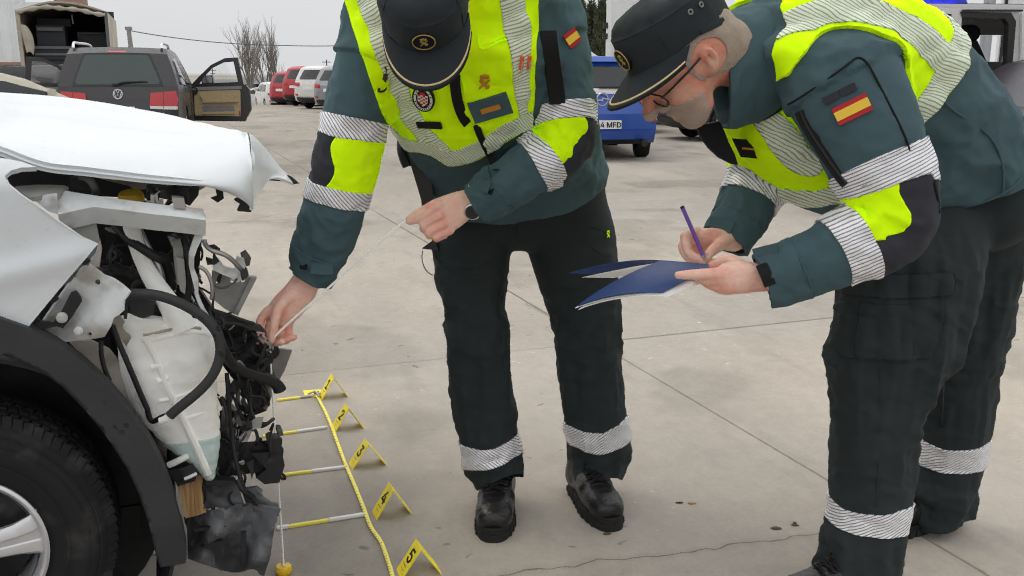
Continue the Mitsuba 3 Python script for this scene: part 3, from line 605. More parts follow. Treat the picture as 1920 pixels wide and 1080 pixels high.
for sg in (-1, 1):
    lk = tou.rear('tail_lamp', [(sg * .50, .78), (sg * .95, .76), (sg * .965, .90), (sg * .93, 1.03), (sg * .52, 1.0)], 'tail_red', .02, label='red tail lamp with a pale lower strip'); tou.rear('lamp_strip', [(sg * .51, .755), (sg * .95, .735), (sg * .955, .785), (sg * .505, .80)], 'lamp_clear', .022, parent=lk, r=.008); tou.rear('lamp_divider', [(sg * .725, .75), (sg * .735, .75), (sg * .735, 1.01), (sg * .725, 1.01)], 'paint_anthracite', .023, parent=lk, r=.002)
    tou.put('roof_rail', tube(spl([(-1.75, sg * .66, 1.69), (-1.68, sg * .66, 1.765), (-1.3, sg * .66, 1.78), (.0, sg * .64, 1.77), (.18, sg * .64, 1.68)], 24), .022, 8), 'chrome', 40, warp=False)
    tou.side('window', [(-2.02, 1.13), (-1.70, 1.50), (-1.05, 1.56), (-1.05, 1.10)], 'glass_dark', sg); tou.side('window', [(-.98, 1.10), (-.98, 1.56), (.0, 1.54), (.0, 1.10)], 'glass_dark', sg)
    tou.side('door_opening', [(.06, .45), (.06, 1.56), (.35, 1.50), (.90, 1.12), (.98, .95), (.98, .45)], 'black_plastic', sg, .006)
tou.rear('badge', [(.072 * math.cos(a), .985 + .072 * math.sin(a)) for a in np.linspace(0, 2 * math.pi, 30, endpoint=False)], 'paint_anthracite', .014, r=0)
def tb_(p, r=.0075): x = tou.rearx([q[1] for q in p]); return tube([(x[i] - .024, -q[0], q[1]) for i, q in enumerate(p)], r, 6)
e_ = lambda pts: [(x * .072, .985 + z * .072) for x, z in pts]
tou.put('emblem', cat([tb_(e_([(math.cos(a), math.sin(a)) for a in np.linspace(0, 2 * math.pi, 33)]), .008), tb_(e_([(-.38, .86), (0, .10), (.38, .86)])), tb_(e_([(-.82, .45), (-.42, -.80), (0, -.02), (.42, -.80), (.82, .45)]))]), 'chrome', 40)
wx = tou.rearx([1.13, 1.16, 1.175]); tou.put('rear_wiper', cat([tube([(wx[0] - .03, .02, 1.13), (wx[1] - .045, -.10, 1.165), (wx[2] - .04, -.50, 1.175)], [.022, .014, .008], 6), box((wx[0] - .02, .03, 1.13), (.05, .10, .05), None, .01)]), 'black_plastic')
tm_ = meshkit.text_mesh('V6 TDI', .035, .004, True); xr = tou.rearx([.66])[0]; tou.put('lettering', xf(tm_, A_([[0, 0, -1], [-1, 0, 0], [0, 1, 0]]), (xr - .012, -.57, .655)), 'chrome', False)
tou.rear('bumper', [(-.90, .40), (.90, .40), (.93, .62), (-.93, .62)], 'paint_anthracite', .05, r=.05); tou.rear('plate', [(-.26, .68), (.26, .68), (.26, .79), (-.26, .79)], 'plate_white', .012, r=.01)
for sg in (-1, 1):                                      # open front doors, hinged at the front
    hg = A_([.95, sg * .94, 0]); oa = math.radians(82 if sg < 0 else 80); d = A_([-math.cos(oa), sg * math.sin(oa), 0]); nd = A_([-math.sin(oa), -sg * math.cos(oa), 0])   # nd: inner side
    low = [(.0, .42), (.98, .40), (1.06, .62), (1.04, 1.0), (.98, 1.12), (.02, 1.06)]; fr_ = Polygon([(-.06, 1.02), (.98, 1.12), (.90, 1.60), (.66, 1.585), (.40, 1.46), (.16, 1.24)]); hole_ = Polygon([(.16, 1.11), (.88, 1.145), (.82, 1.52), (.64, 1.51), (.42, 1.405), (.25, 1.235)])
    D = lambda poly, off, th: prism(poly if hasattr(poly, 'exterior') else rnd(poly, .03), hg + nd * off, d, (0, 0, 1), th * (1 if np.cross(d, [0, 0, 1]) @ nd > 0 else -1))
    dk = tou.put('door', cat([D(low, -.06, .09), D(fr_.difference(hole_.buffer(.0)), -.04, .06)]), 'paint_anthracite', 20, warp=False)
    tou.put('door_edge', D([(.98, .42), (1.10, .62), (1.09, 1.0), (1.02, 1.10), (.93, 1.06), (.95, .7)], -.07, .12), 'paint_black', 20, dk, warp=False)
    tou.put('door_panel', cat([D([(.05, .52), (.90, .50), (.92, 1.0), (.06, .98)], .03, .03), D([(.20, .80), (.80, .80), (.82, .93), (.18, .93)], .06, .015)]), 'beige_trim', 20, dk, warp=False, label='beige leather door lining')
    tou.put('armrest', cat([D([(.20, .76), (.86, .77), (.87, .81), (.20, .80)], .06, .06), D([(.22, .80), (.27, .80), (.20, .93), (.15, .93)], .075, .02), D([(.18, .55), (.80, .55), (.80, .585), (.18, .585)], .06, .04)]), 'beige_trim', 20, dk, warp=False)
    tou.put('door_pocket', D([(.19, .59), (.80, .60), (.78, .70), (.20, .70)], .061, .004), 'grey_trim', 20, dk, warp=False); tou.put('door_rail', D([(.04, .99), (.95, 1.01), (.95, 1.07), (.04, 1.05)], .03, .045), 'grey_trim', 20, dk, warp=False)
    tou.put('speaker', lathe([(0, .0), (.055, .0), (.065, .02), (.075, .02), (.08, 0)], 20, hg + d * .06 + nd * .075 + A_([0, 0, .98]), nd), 'black_plastic', 30, dk, warp=False); tou.put('reflector', D([(.87, .52), (.90, .52), (.90, .60), (.87, .60)], .062, .006), 'tail_red', 20, dk, warp=False)
    hs_ = D(hole_.buffer(.01), -.012, .004); tou.put('pane', (hs_[0], hs_[1]), 'clear_lens', False, dk, warp=False)
    mk = tou.put('mirror', hull([hg + d * a + nd * b + A_([0, 0, z]) for a, z in ((.10, 1.10), (.12, 1.24), (.34, 1.25), (.36, 1.12)) for b in (-.08, -.20)]) if False else hull([hg + d * a + nd * b + A_([0, 0, z]) for a, z in ((.20, 1.11), (.18, 1.26), (.40, 1.27), (.42, 1.12)) for b in (-.05, -.17)]), 'paint_black', 20, dk, warp=False)
    tou.put('mirror_glass', D([(.215, 1.125), (.20, 1.245), (.385, 1.255), (.40, 1.135)], -.051, .004), 'chrome', 20, dk, warp=False)
# --- blue hatchback
L = 4.05; co = Car('parked_car', 'bright blue hatchback seen from behind, between the two standing people', 'paint_blue', hatch(L, 1.44, .98, .98, 'hatch'), 1.77, .98, 1.44, (-1.25, 1.30), (P(1128, 300, 14.55)[0] + 2.17 * math.cos(math.radians(94)), 16.7), math.radians(94), None, 1.07, wr=.315, tum=.26)
co.rear('rear_window', [(-.60, 1.02), (.60, 1.02), (.53, 1.30), (-.53, 1.30)], 'glass_dark', r=.04); co.rear('spoiler', [(-.62, 1.36), (.62, 1.36), (.56, 1.42), (-.56, 1.42)], 'paint_blue', .09, r=.02); co.rear('lower_glass', [(-.66, .935), (.66, .935), (.62, 1.01), (-.62, 1.01)], 'lamp_clear', .008, r=.02); co.put('rear_wiper', box((co.rearx([1.02])[0] - .03, -.12, 1.025), (.03, .34, .03), None, .008), 'black_plastic')
bz = co.rearx([.86])[0] - .02; co.put('badge_ring', tube([(bz, .085 * math.cos(a) * 1., .86 + .085 * math.sin(a)) for a in np.linspace(0, 2 * math.pi, 28, endpoint=False)], .011, 6, closed=True), 'chrome', 40); co.put('badge_bolt', cat([box((bz, -.05, .87), (.012, .12, .018), rotx(.12)), box((bz, .05, .85), (.012, .12, .018), rotx(.12)), box((bz, 0, .86), (.012, .05, .02), rotx(-.8))]), 'chrome', False)
co.rear('plate_recess', [(-.36, .42), (.36, .42), (.33, .62), (-.33, .62)], 'paint_blue', .004, r=.04); pk = co.rear('number_plate', [(-.30, .455), (.30, .455), (.30, .575), (-.30, .575)], 'plate_white', .02, r=.008)
tm_ = meshkit.text_mesh('2644 MFD', .070, .003, True); wd = tm_.vertices[:, 0].max(); co.put('lettering', xf(tm_, A_([[0, 0, -1], [-1, 0, 0], [0, 1, 0]]), (co.rearx([.52])[0] - .024, wd / 2 - .02, .478)), 'ink_dark' if False else 'black_leather', False, pk, warp=False)
for sg in (-1, 1): co.rear('tail_lamp', [(sg * .60, .80), (sg * .88, .82), (sg * .885, .93), (sg * .62, .92)], 'tail_red', .02); co.rear('side_lamp', [(sg * .80, .55), (sg * .875, .54), (sg * .88, .72), (sg * .83, .72)], 'tail_red', .018); co.rear('reflector', [(sg * .38, .325), (sg * .66, .33), (sg * .62, .375), (sg * .40, .37)], 'tail_red', .02, r=.01)
co.rear('bumper', [(-.82, .28), (.82, .28), (.86, .43), (-.86, .43)], 'paint_blue', .03, r=.04); co.rear('bumper_insert', [(-.70, .245), (.70, .245), (.66, .30), (-.66, .30)], 'black_plastic', .036, r=.03); std_glass(co, L, 1.44, .98)
co.put('exhaust', tube([(-1.9, -.60, .26), (-2.06, -.60, .25)], .045, 10), 'black_plastic', warp=False)
# --- the row of parked cars
def small(name, label, paint_, L, h, W, x, y, hd, group, kind='suv', belt=None, sc=1., wr=.33, glass='glass_dark', cat_='car'):
    belt = belt or h * .64; c = Car(name, label, paint_, hatch(L, h, h * .64, belt, kind), W, belt, h, (-L * .31, L * .31), (x, y), hd, group, sc, wr=wr); c.bodyb = paint_
    if kind == 'sedan': c.rear('rear_window', [(-.58, 1.05), (.58, 1.05), (.50, h - .10), (-.50, h - .10)], glass, r=.04)
    else: c.rear('rear_window', [(-.62, belt + .08), (.62, belt + .08), (.54, h - .16), (-.54, h - .16)], glass, r=.04)
    for sg in (-1, 1): c.rear('tail_lamp', [(sg * .48, belt - .17), (sg * W * .485, belt - .16), (sg * W * .49, belt - .02), (sg * .52, belt - .05)], 'tail_red', .02); c.rear('reflector', [(sg * .58, .50), (sg * .78, .50), (sg * .80, .58), (sg * .58, .56)], 'tail_red', .02, r=.01)
    c.rear('plate', [(-.26, belt - .30), (.26, belt - .30), (.26, belt - .19), (-.26, belt - .19)], 'plate_white', .015, r=.008); c.rear('bumper_insert', [(-.74, .26), (.74, .26), (.72, .44), (-.72, .44)], 'black_plastic', .03, r=.03); std_glass(c, L, h, belt, glass, kind); return c
GR = 'cars parked in a row across the yard'; hd = math.radians(90 - 32)
xat = lambda px, y: P(px, 200, y)[0]
small('parked_car', 'grey crossover with dark wheel arches, nearest of the parked row', 'paint_silver', 4.36, 1.57, 1.82, xat(692, 34.6), 35.0, hd, GR, wr=.36)
small('parked_car', 'white crossover parked between the grey crossover and a red car', 'paint_white', 4.4, 1.60, 1.84, xat(648, 38.5), 38.8, hd, GR, wr=.36)
small('parked_car', 'red car parked beside the white crossover', 'paint_red', 4.3, 1.62, 1.80, xat(616, 42), 42.3, hd, GR)
small('parked_car', 'red car parked at the far end of the row', 'paint_red', 4.2, 1.60, 1.78, xat(582, 45.5), 46, hd, GR)
small('parked_car', 'white car half hidden behind the red cars, beyond the row', 'paint_white', 4.1, 1.55, 1.75, xat(517, 56), 56, math.radians(115), None)
small('parked_car', 'low white coupe side on, far across the yard', 'paint_white', 4.5, 1.36, 1.80, xat(486, 62), 62, math.radians(180), None, 'sedan', .92)
small('parked_car', 'dark estate car behind the low white coupe', 'paint_black', 4.7, 1.5, 1.80, xat(474, 70), 70, math.radians(180), None)
small('parked_car', 'tall white car behind the blue hatchback, only its windscreen slope in view', 'paint_white', 4.3, 1.62, 1.80, .95, 22.5, 0., None, sc=1.27)
small('parked_car', 'black off-roader behind the writing person, only its bumper and wheel in view', 'paint_black', 4.6, 1.66, 1.88, xat(1262, 20) + 2.0, 20.0, math.radians(12), None, wr=.36)
small('parked_car', 'dark estate car at the left edge behind the cream car', 'paint_anthracite', 4.7, 1.46, 1.80, xat(30, 19), 19.5, math.radians(192), None, 'suv', 1.0)
small('parked_car', 'cream hatchback at the left edge with a rounded roof', 'paint_cream', 3.9, 1.34, 1.66, xat(-30, 14.6), 14.8, math.radians(35), None, 'hatch', .90)
small('parked_car', 'dark plum car at the right edge in front of the white van', 'paint_plum', 4.5, 1.50, 1.84, xat(1862, 8.4) + 1.15, 8.8, math.radians(184), None, 'suv', 1.08, glass='paint_plum')
# --- white van with blue beacon bar, sliding door open
Yv = 10.3; vk_ = thing('police_van', 'white van with a lit blue light bar and its sliding door open', 'van'); vx = lambda px: P(px, 100, Yv)[0]; vz = lambda py: P(1800, py, Yv)[2]
V = lambda pts: Polygon([(vx(x), vz(y)) for x, y in pts]); z0 = .35
sidep = Polygon([(vx(1545), z0), (vx(2300), z0), (vx(2300), vz(22)), (vx(1690), vz(14)), (vx(1650), vz(24)), (vx(1575), vz(120)), (vx(1550), vz(150))]).difference(V([(1797, 27), (1880, 29), (1890, 40), (1893, 120), (1880, 190), (1800, 190)])).difference(V([(1912, 32), (2080, 34), (2080, 112), (1914, 108)])).difference(V([(1665, 32), (1700, 24), (1778, 26), (1786, 100), (1605, 108)]))
vm_ = prism(sidep, (0, Yv, 0), (1, 0, 0), (0, 0, 1), -.07); put('side', vm_, 'paint_white', vk_, smooth=False)
farp = Polygon([(vx(1545), z0), (vx(2300), z0), (vx(2300), vz(22)), (vx(1690), vz(14)), (vx(1650), vz(24)), (vx(1575), vz(120))]).difference(V([(1800, 45), (1862, 45), (1870, 110), (1800, 112)])).difference(V([(1885, 52), (2080, 52), (2080, 112), (1890, 110)]))
put('side', prism(farp, (0, Yv + 1.85, 0), (1, 0, 0), (0, 0, 1), -.06), 'paint_white', vk_, smooth=False)
put('roof', xf(hull([(vx(x), y, vz(14) + dz) for x, y, dz in ((1680, Yv + .03, 0), (2300, Yv + .03, -.05), (1680, Yv + 1.88, 0), (2300, Yv + 1.88, -.05), (1700, Yv + .2, .06), (2300, Yv + .2, .03), (1700, Yv + 1.7, .06), (2300, Yv + 1.7, .03))])), 'grey_trim', vk_, smooth=20)
put('floor', box((vx(1920), Yv + .95, .45), (3.9, 1.7, .1)), 'black_plastic', vk_); put('partition', box((vx(2090), Yv + .95, 1.2), (.04, 1.75, 1.5)), 'grey_trim', vk_)
ho = V([(1792, 22), (1886, 24), (1897, 40), (1899, 124), (1888, 195), (1876, 195), (1888, 120), (1884, 46), (1876, 35), (1797, 33)]); put('door_frame', prism(ho, (0, Yv - .02, 0), (1, 0, 0), (0, 0, 1), -.10), 'black_plastic', vk_, smooth=False)
put('slide_rail', box((vx(1850), Yv - .025, vz(20)), (.62, .03, .02)), 'black_plastic', vk_)
put('sliding_door', prism(Polygon([(vx(1915), z0 + .1), (vx(2085), z0 + .1), (vx(2085), vz(28)), (vx(1903), vz(26)), (vx(1910), vz(100))]).difference(V([(1920, 34), (2070, 36), (2070, 106), (1922, 104)])), (0, Yv - .06, 0), (1, 0, 0), (0, 0, 1), -.04), 'paint_white', vk_, smooth=False)
for nm, pl, yy in (('window', V([(1660, 30), (1698, 22), (1780, 24), (1788, 102), (1600, 110)]), Yv + .03), ('window', V([(1916, 30), (2074, 32), (2074, 110), (1918, 106)]), Yv - .045)): put(nm, prism(pl, (0, yy, 0), (1, 0, 0), (0, 0, 1), -.006), 'glass_tint' if yy < Yv else 'glass_dark', vk_, smooth=False)
put('window', prism(V([(1798, 43), (1864, 43), (1872, 112), (1798, 114)]), (0, Yv + 1.82, 0), (1, 0, 0), (0, 0, 1), -.004), 'clear_lens', vk_, smooth=False); put('window_rim', cat([tube([(vx(x), Yv + 1.77, vz(y)) for x, y in spl([(1866, 50, 0), (1880, 50, 0), (1884, 62, 0), (1884, 88, 0), (1876, 94, 0), (1866, 88, 0), (1863, 66, 0)], 24, True)[:, :2]], .02, 6, closed=True)]), 'grey_trim', vk_)
for sx in (0, 1):
    st = thing if False else None; o = A_([vx(1850 - sx * 10), Yv + .5 + sx * .75, 0]); put('seat', cat([hull([o + [a, b, vz(y)] for a, y in ((-.10, 78), (.02, 74), (.16, 120), (.30, 190), (.02, 190), (-.02, 120)) for b in (-.22, .22)]), hull([o + [a, b, z] for a, z in ((-.42, vz(190) - .02), (.25, vz(190)), (.25, vz(200) - .1), (-.42, vz(200) - .1)) for b in (-.24, .24)])]), 'black_webbing', vk_, smooth=30)
    put('headrest', lap_ if False else hull([o + [-.02 + .11 * math.cos(a), b, vz(60) + .095 * math.sin(a)] for a in np.linspace(0, 2 * math.pi, 14, endpoint=False) for b in (-.13, .13)] + [o + [-.02 + .08 * math.cos(a), b, vz(60) + .07 * math.sin(a)] for a in np.linspace(0, 2 * math.pi, 14, endpoint=False) for b in (-.16, .16)]), 'black_webbing', vk_, smooth=40)
bs('beacon_blue', (.02, .03, .6), .15, spec=.6)
def lamp(name, m, rad, parent): k = put(name, m, 'beacon_blue', parent, smooth=False); scene[k]['emitter'] = {'type': 'area', 'radiance': {'type': 'rgb', 'value': list(rad)}}; return k
lb = put('light_bar', hull([(vx(x), Yv + .55 + b, vz(y)) for x, y in ((1630, 4), (1650, 12), (1836, 9), (1852, 3), (1846, -10), (1640, -10)) for b in (0, .34)]), 'beacon_blue', vk_, smooth=30)
for i in range(8): x = 1652 + i * 22; lamp('lamp', box((vx(x + 10), Yv + .545, vz(3.4)), (.095, .012, .035)), (.9, 1.6, 9.) if i > 3 else (2.5, 4., 13.), lb)
put('bar_foot', cat([box((vx(x), Yv + .7, vz(12)), (.08, .3, .05)) for x in (1680, 1806)]), 'black_plastic', lb, smooth=False)
for px in (1640, 2200): put('wheel', lathe([(.2, -.2), (.31, -.2), (.33, -.17), (.33, -.03), (.30, 0), (.2, 0), (0, -.03)], 32, (vx(px), Yv - .0, .33), (0, -1, 0)), 'tyre_rubber', vk_)
# --- covered truck, its back open
bs('tarp_beige', proc(lambda p, n, uv: C3((.40, .365, .30)) * (.7 + .55 * fbm(p.x * 1.3, p.y * .8, p.z * 2.2, 4))), .75, bump=(proc(lambda p, n, uv: fbm(p.x * 2, p.y * 2, p.z * 3, 3), .01), .05))
bs('load_dark', (.018, .020, .026), .6); bs('load_grey', (.10, .11, .12), .6)
Yt = 30.; tc_ = P(121, 80, 30.); tR_ = rotz(math.radians(19.5))
def tput(name, m, b, par, **k): v, f = m; return put(name, ((A_(v) - [tc_[0], Yt, 0]) @ tR_.T * 1. + [tc_[0], Yt, 0], f), b, par, **k)
tr = thing('covered_truck', 'truck with a beige tarpaulin canopy, open at the back and stacked inside', 'truck'); TX = lambda px: P(px, 80, Yt)[0]; TZ = lambda py: P(120, py, Yt)[2]
def arch_(px0, px1, ytop, ypk, y, n=9, dx=0., zb=.9): xs = np.linspace(px0, px1, n); u = np.linspace(-1, 1, n); return [(TX(px0) + dx, y, zb)] + [(TX(x) + dx, y, TZ(ytop + (ypk - ytop) * (1 - abs(w) ** 1.6))) for x, w in zip(xs, u)] + [(TX(px1) + dx, y, zb)]
o_, i_ = A_([arch_(43, 199, 20, 1, Yt, dx=0), arch_(43, 199, 20, 1, Yt + 1.2, dx=-.02), arch_(43, 199, 18, 0, Yt + 6.2, dx=.0)]), None
m_ = loft(o_, caps=False, closed=False); v_ = m_[0] + (meshkit.noise(m_[0] * [2, 1, 2]) - .5)[:, None] * A_([.08, 0, .08]); tput('tarpaulin', shell((v_, m_[1]), .0, -.05), 'tarp_beige', tr, smooth=35)
tput('tarp_roll', tube(spl([(TX(46), Yt - .04, TZ(24)), (TX(70), Yt - .05, TZ(18)), (TX(100), Yt - .06, TZ(14)), (TX(122), Yt - .06, TZ(16)), (TX(150), Yt - .06, TZ(18)), (TX(176), Yt - .05, TZ(24)), (TX(196), Yt - .04, TZ(26))], 40), .065 + .02 * np.sin(np.arange(40) * 1.1), 7), 'tarp_beige', tr, smooth=50)
tput('tarp_flap', shell(patch([[(TX(50), Yt - .03, TZ(48)), (TX(56), Yt - .1, TZ(48)), (TX(61), Yt - .02, TZ(52))], [(TX(52), Yt - .05, TZ(72)), (TX(60), Yt - .13, TZ(70)), (TX(69), Yt - .03, TZ(76))], [(TX(56), Yt - .04, TZ(100)), (TX(62), Yt - .1, TZ(98)), (TX(66), Yt - .03, TZ(104))]], 12, 9), .01, -.01), 'tarp_beige', tr, smooth=True)
tput('bed', box(((TX(43) + TX(199)) / 2, Yt + 3.1, .85), (TX(199) - TX(43), 6.2, .25)), 'black_plastic', tr); tput('headboard', box(((TX(43) + TX(199)) / 2, Yt + 6.1, 2.2), (TX(196) - TX(46), .06, 2.6)), 'load_dark', tr)
for px in (47, 197): tput('post', box((TX(px), Yt + .03, (TZ(20) + .9) / 2), (.09, .09, TZ(20) - .9)), 'tarp_beige' if px < 100 else 'load_grey', tr)
lk = 0
for (x0, x1, y0, y1, dy, b) in ((70, 120, 46, 86, .6, 'load_dark'), (72, 117, 50, 57, .5, 'load_grey'), (66, 134, 86, 92, .3, 'load_grey'), (66, 134, 92, 99, .35, 'load_dark'), (66, 136, 99, 104, .3, 'load_grey'), (64, 136, 104, 112, .35, 'load_dark'), (60, 140, 112, 124, .4, 'load_dark'), (138, 190, 56, 90, 1.2, 'load_dark'), (146, 182, 58, 60, 1.1, 'load_grey'), (140, 160, 90, 98, .6, 'load_grey'), (140, 195, 98, 128, .8, 'load_dark'), (68, 128, 30, 46, 1.4, 'load_dark')): tput('load_panel', box(((TX(x0) + TX(x1)) / 2, Yt + dy + .6, (TZ(y0) + TZ(y1)) / 2), (TX(x1) - TX(x0), 1.1, TZ(y0) - TZ(y1)), None, .01), b, tr, smooth=False)
tput('lamp_cord', tube([(TX(137), Yt + .2, TZ(26)), (TX(138), Yt + .2, TZ(44))], .02, 6), 'load_grey', tr)
tput('cab', box(((TX(43) + TX(199)) / 2, Yt + 7.4, 1.7), (2.3, 2., 2.3), None, .2), 'paint_white', tr); tput('mirror', cat([tube(spl([(TX(219), Yt + 6.6, TZ(76)), (TX(226), Yt + 6.6, TZ(80)), (TX(233), Yt + 6.6, TZ(88)), (TX(233), Yt + 6.6, TZ(94))], 8), .03, 6), box((TX(226), Yt + 6.6, TZ(88)), (.14, .08, .22))]), 'load_grey', tr)
for px in (62, 182): tput('wheel', lathe([(.0, .0), (.3, 0), (.47, .02), (.5, .08), (.5, .3), (.47, .36), (0, .36)], 28, (TX(px) - .18, Yt + 1.5, .5), (1, 0, 0)), 'tyre_rubber', tr)
# --- corrugated hall on the left, and another on the right
bs('clad_white', proc(lambda p, n, uv: C3((.76, .79, .80)) * (.92 + .12 * fbm(p.x * .6, p.y * .6, p.z * 1.5, 3))), .5); bs('clad_grey', (.36, .39, .42), .5); bs('brick_base', (.33, .20, .155), .85); bs('wall_dun', (.27, .24, .21), .9); bs('roof_grey', (.17, .18, .19), .8)
def clad(x0, x1, y, zb, zt, bsd, key, pitch=.55, face=-1):
    for i in range(int((x1 - x0) / pitch)):
        x = x0 + i * pitch; put('cladding_panel', prism([(x, 0), (x + pitch * .30, 0), (x + pitch * .38, -.06), (x + pitch * .72, -.06), (x + pitch * .80, 0), (x + pitch - .006, 0), (x + pitch - .006, .05), (x, .05)], (0, y, zb), (1, 0, 0), (0, 1, 0), zt - zb), bsd, key, smooth=False)
Yb = 38.; hall = thing('hall', 'white corrugated metal hall at the left edge behind the covered truck', 'building'); bx1 = P(166, 8, Yb)[0]; bx0 = P(-60, 8, Yb)[0]; zc = P(20, 119, Yb)[2]
clad(bx0, bx1, Yb, zc, P(0, 4, Yb)[2] + .0, 'clad_white', hall); clad(bx0, P(62, 8, Yb)[0], Yb - .02, P(0, 4, Yb)[2] + .01, 9., 'clad_white', hall)
put('base_wall', box(((bx0 + bx1) / 2, Yb + .3, zc / 2 - .05), (bx1 - bx0, .5, zc - .1)), 'wall_dun', hall); put('drip_edge', box(((bx0 + bx1) / 2, Yb - .03, zc), (bx1 - bx0, .1, .1)), 'brick_base', hall); put('back', hull([(x * (1 + .026 * a), Yb + .12 + a, z) for a in (0, 9) for x in (bx0, bx1 - .05) for z in (-.9, zc + 2.)]), 'clad_white', hall, smooth=False); put('gutter', box((P(134, 5, Yb)[0], Yb - .05, P(0, 5, Yb)[2]), (1.2, .2, .22)), 'brick_base', hall)
Yb2 = 34.; h2 = thing('hall', 'grey corrugated metal hall behind the white van', 'building'); clad(P(1846, 0, Yb2)[0], P(1884, 0, Yb2)[0], Yb2, 0., 6.5, 'clad_grey', h2, .4); put('wall', box((P(1960, 0, Yb2)[0], Yb2 + .1, 3.2), (P(2040, 0, Yb2)[0] - P(1885, 0, Yb2)[0], .2, 6.4)), 'clad_white', h2); put('downpipe', tube([(P(1885, 0, Yb2)[0], Yb2 - .1, 0), (P(1885, 0, Yb2)[0], Yb2 - .1, 6.4)], .05, 8), 'load_dark', h2)
# --- white box lorry
Yl = 25.; bl = thing('box_lorry', 'tall white box lorry behind the cap of the writing person', 'truck'); x0_, x1_ = P(1138, 50, Yl)[0], P(1300, 50, Yl)[0]
put('box_body', hull([(x * (1 + (y - Yl) / Yl * 1.02), y, z) for x in (x0_, x1_) for y in (Yl, Yl + 5) for z in (.9, 4.2)]), 'paint_white', bl, smooth=False); put('corner_post', box((x0_ + .04, Yl - .01, 2.5), (.12, .04, 3.3)), 'plate_white', bl); put('chassis', box(((x0_ + x1_) / 2, Yl + 2.5, .6), (x1_ - x0_ - .3, 4.6, .5)), 'black_plastic', bl)
put('hinge', cat([box((x0_ - .04, Yl - .02, P(0, y, Yl)[2]), (.12, .08, .14)) for y in (48, 68)]), 'black_plastic', bl, smooth=False)
for px in (1165, 1275): put('wheel', lathe([(.0, .0), (.3, 0), (.45, .03), (.45, .3), (0, .3)], 24, (P(px, 50, Yl)[0] - .15, Yl + .8, .45), (1, 0, 0)), 'tyre_rubber', bl)
# --- pole with a cable
bs('pole_concrete', (.25, .25, .24), .85); Yp = 46.; pt, pb = P(241, 54, Yp), P(248, 110, Yp); pb = pt + (pb - pt) * 2.4
pl_ = thing('utility_pole', 'grey leaning utility pole rising behind the off-roader', 'utility pole'); put('shaft', tube([pt, pb], [.10, .15], 8), 'pole_concrete', pl_); put('pole_cap', box(pt + [0, 0, .02], (.26, .2, .14)), 'pole_concrete', pl_)
pole2 = P(840, 66, 58.); k = thing('utility_pole', 'second utility pole hidden behind the bending person', 'utility pole'); put('shaft', tube([pole2, pole2 * [1, 1, 0] + [0, 0, -1.4]], [.10, .15], 8), 'pole_concrete', k)
cb_ = PS([(242, 57, 46), (300, 67, 47.8), (380, 77, 50), (460, 83, 52), (540, 85.5, 53.6), (620, 86, 55), (700, 81, 56.2), (840, 68, 58)]); put('overhead_cable', tube(spl(cb_, 40), .022, 5), 'load_grey', smooth=True, label='dark overhead cable strung across the sky from the leaning pole', cat='cable')
# --- bare trees
bs('bark_grey', (.24, .215, .195), .9)
def bare(px, Y, hgt, seed, label):
    r_ = np.random.default_rng(seed); o = A_([P(px, 150, Y)[0], Y, float(ground_h(0, Y))]); k = thing('bare_tree', label, 'tree', None); tr_, tw_ = [], []
    def grow(p, d, l, r, lev):
        q = [p]; dd = d
        for _ in range(4): dd = nrm(dd + r_.normal(0, .09, 3) + A_([0, 0, .07])); q.append(q[-1] + dd * l / 4)
        (tr_ if lev < 2 else tw_).append(tube(q, np.linspace(r, r * .6, 5), 6 if lev < 2 else 3, caps=False))
        if lev >= 5 or l < .28: return
        for i in range((3 if lev < 3 else 2) if lev > 0 else 4):
            j = r_.uniform(.35, 1.) if i else 1.; b = q[0] + (q[-1] - q[0]) * j; a = r_.uniform(0, 6.28); s = A_([math.cos(a), math.sin(a), 0]); grow(b if i else q[-1], nrm(dd * (1.) + s * (.42 if lev else .5) + A_([0, 0, .25])), l * r_.uniform(.6, .82), r * .60, lev + 1)
    for a in range(3): grow(o + [r_.normal(0, .25), 0, 0], nrm(A_([(a - 1) * .22 + r_.normal(0, .05), r_.normal(0, .16), 1])), hgt * .36, .10, 0)
    put('trunk', cat(tr_), 'bark_grey', k, smooth=True); put('crown', cat(tw_), 'bark_grey', k, smooth=True)
bare(468, 68, 5.5, 3, 'tall bare winter tree far across the yard, left of a shorter one'); bare(500, 70, 5.2, 11, 'shorter bare winter tree right beside the taller one')
# --- far low buildings
Yf = 110.
def lowb(px0, px1, py, wallb, label, Y=Yf): x0, x1 = P(px0, 150, Y)[0], P(px1, 150, Y)[0]; zt = P(0, py, Y)[2]; k = thing('low_building', label, 'building'); put('wall', box(((x0 + x1) / 2, Y + 4, (zt - 1.5) / 2), (x1 - x0, 8, zt + 1.5)), wallb, k, smooth=False); put('roof', hull([((x0 + x1) / 2 + sx * ((x1 - x0) / 2 + .3), Y + 4 + sy * a, zt + b) for sx in (-1, 1) for sy in (-1, 1) for a, b in ((4.3, 0), (1.5, .7))]), 'roof_grey', k, smooth=False)
lowb(446, 548, 157, 'wall_dun', 'long low dun building with a grey roof below the bare trees'); lowb(380, 446, 160, 'load_grey', 'low grey building seen past the open car door', 120.); lowb(545, 720, 158, 'load_grey', 'low grey building behind the row of parked cars', 118.)
for i, (px, py, Y) in enumerate(((398, 128, 150), (384, 140, 165), (597, 128, 120), (612, 112, 130))):
    t_ = P(px, py, Y); k = thing('mast', ['thin far mast seen in the window of the open car door', 'shorter far mast beside the one in the car door window', 'short far mast above the white crossover', 'tall far mast above the grey crossover'][i], 'mast'); put('shaft', tube([t_ * [1, 1, 0] + [0, 0, -1.4], t_], [.12, .07], 5), 'load_grey', k); put('crossarm', cat([box(t_ - [0, 0, .3 + .5 * j], (1.1 - .3 * j, .1, .1)) for j in range(2)]), 'load_grey', k)
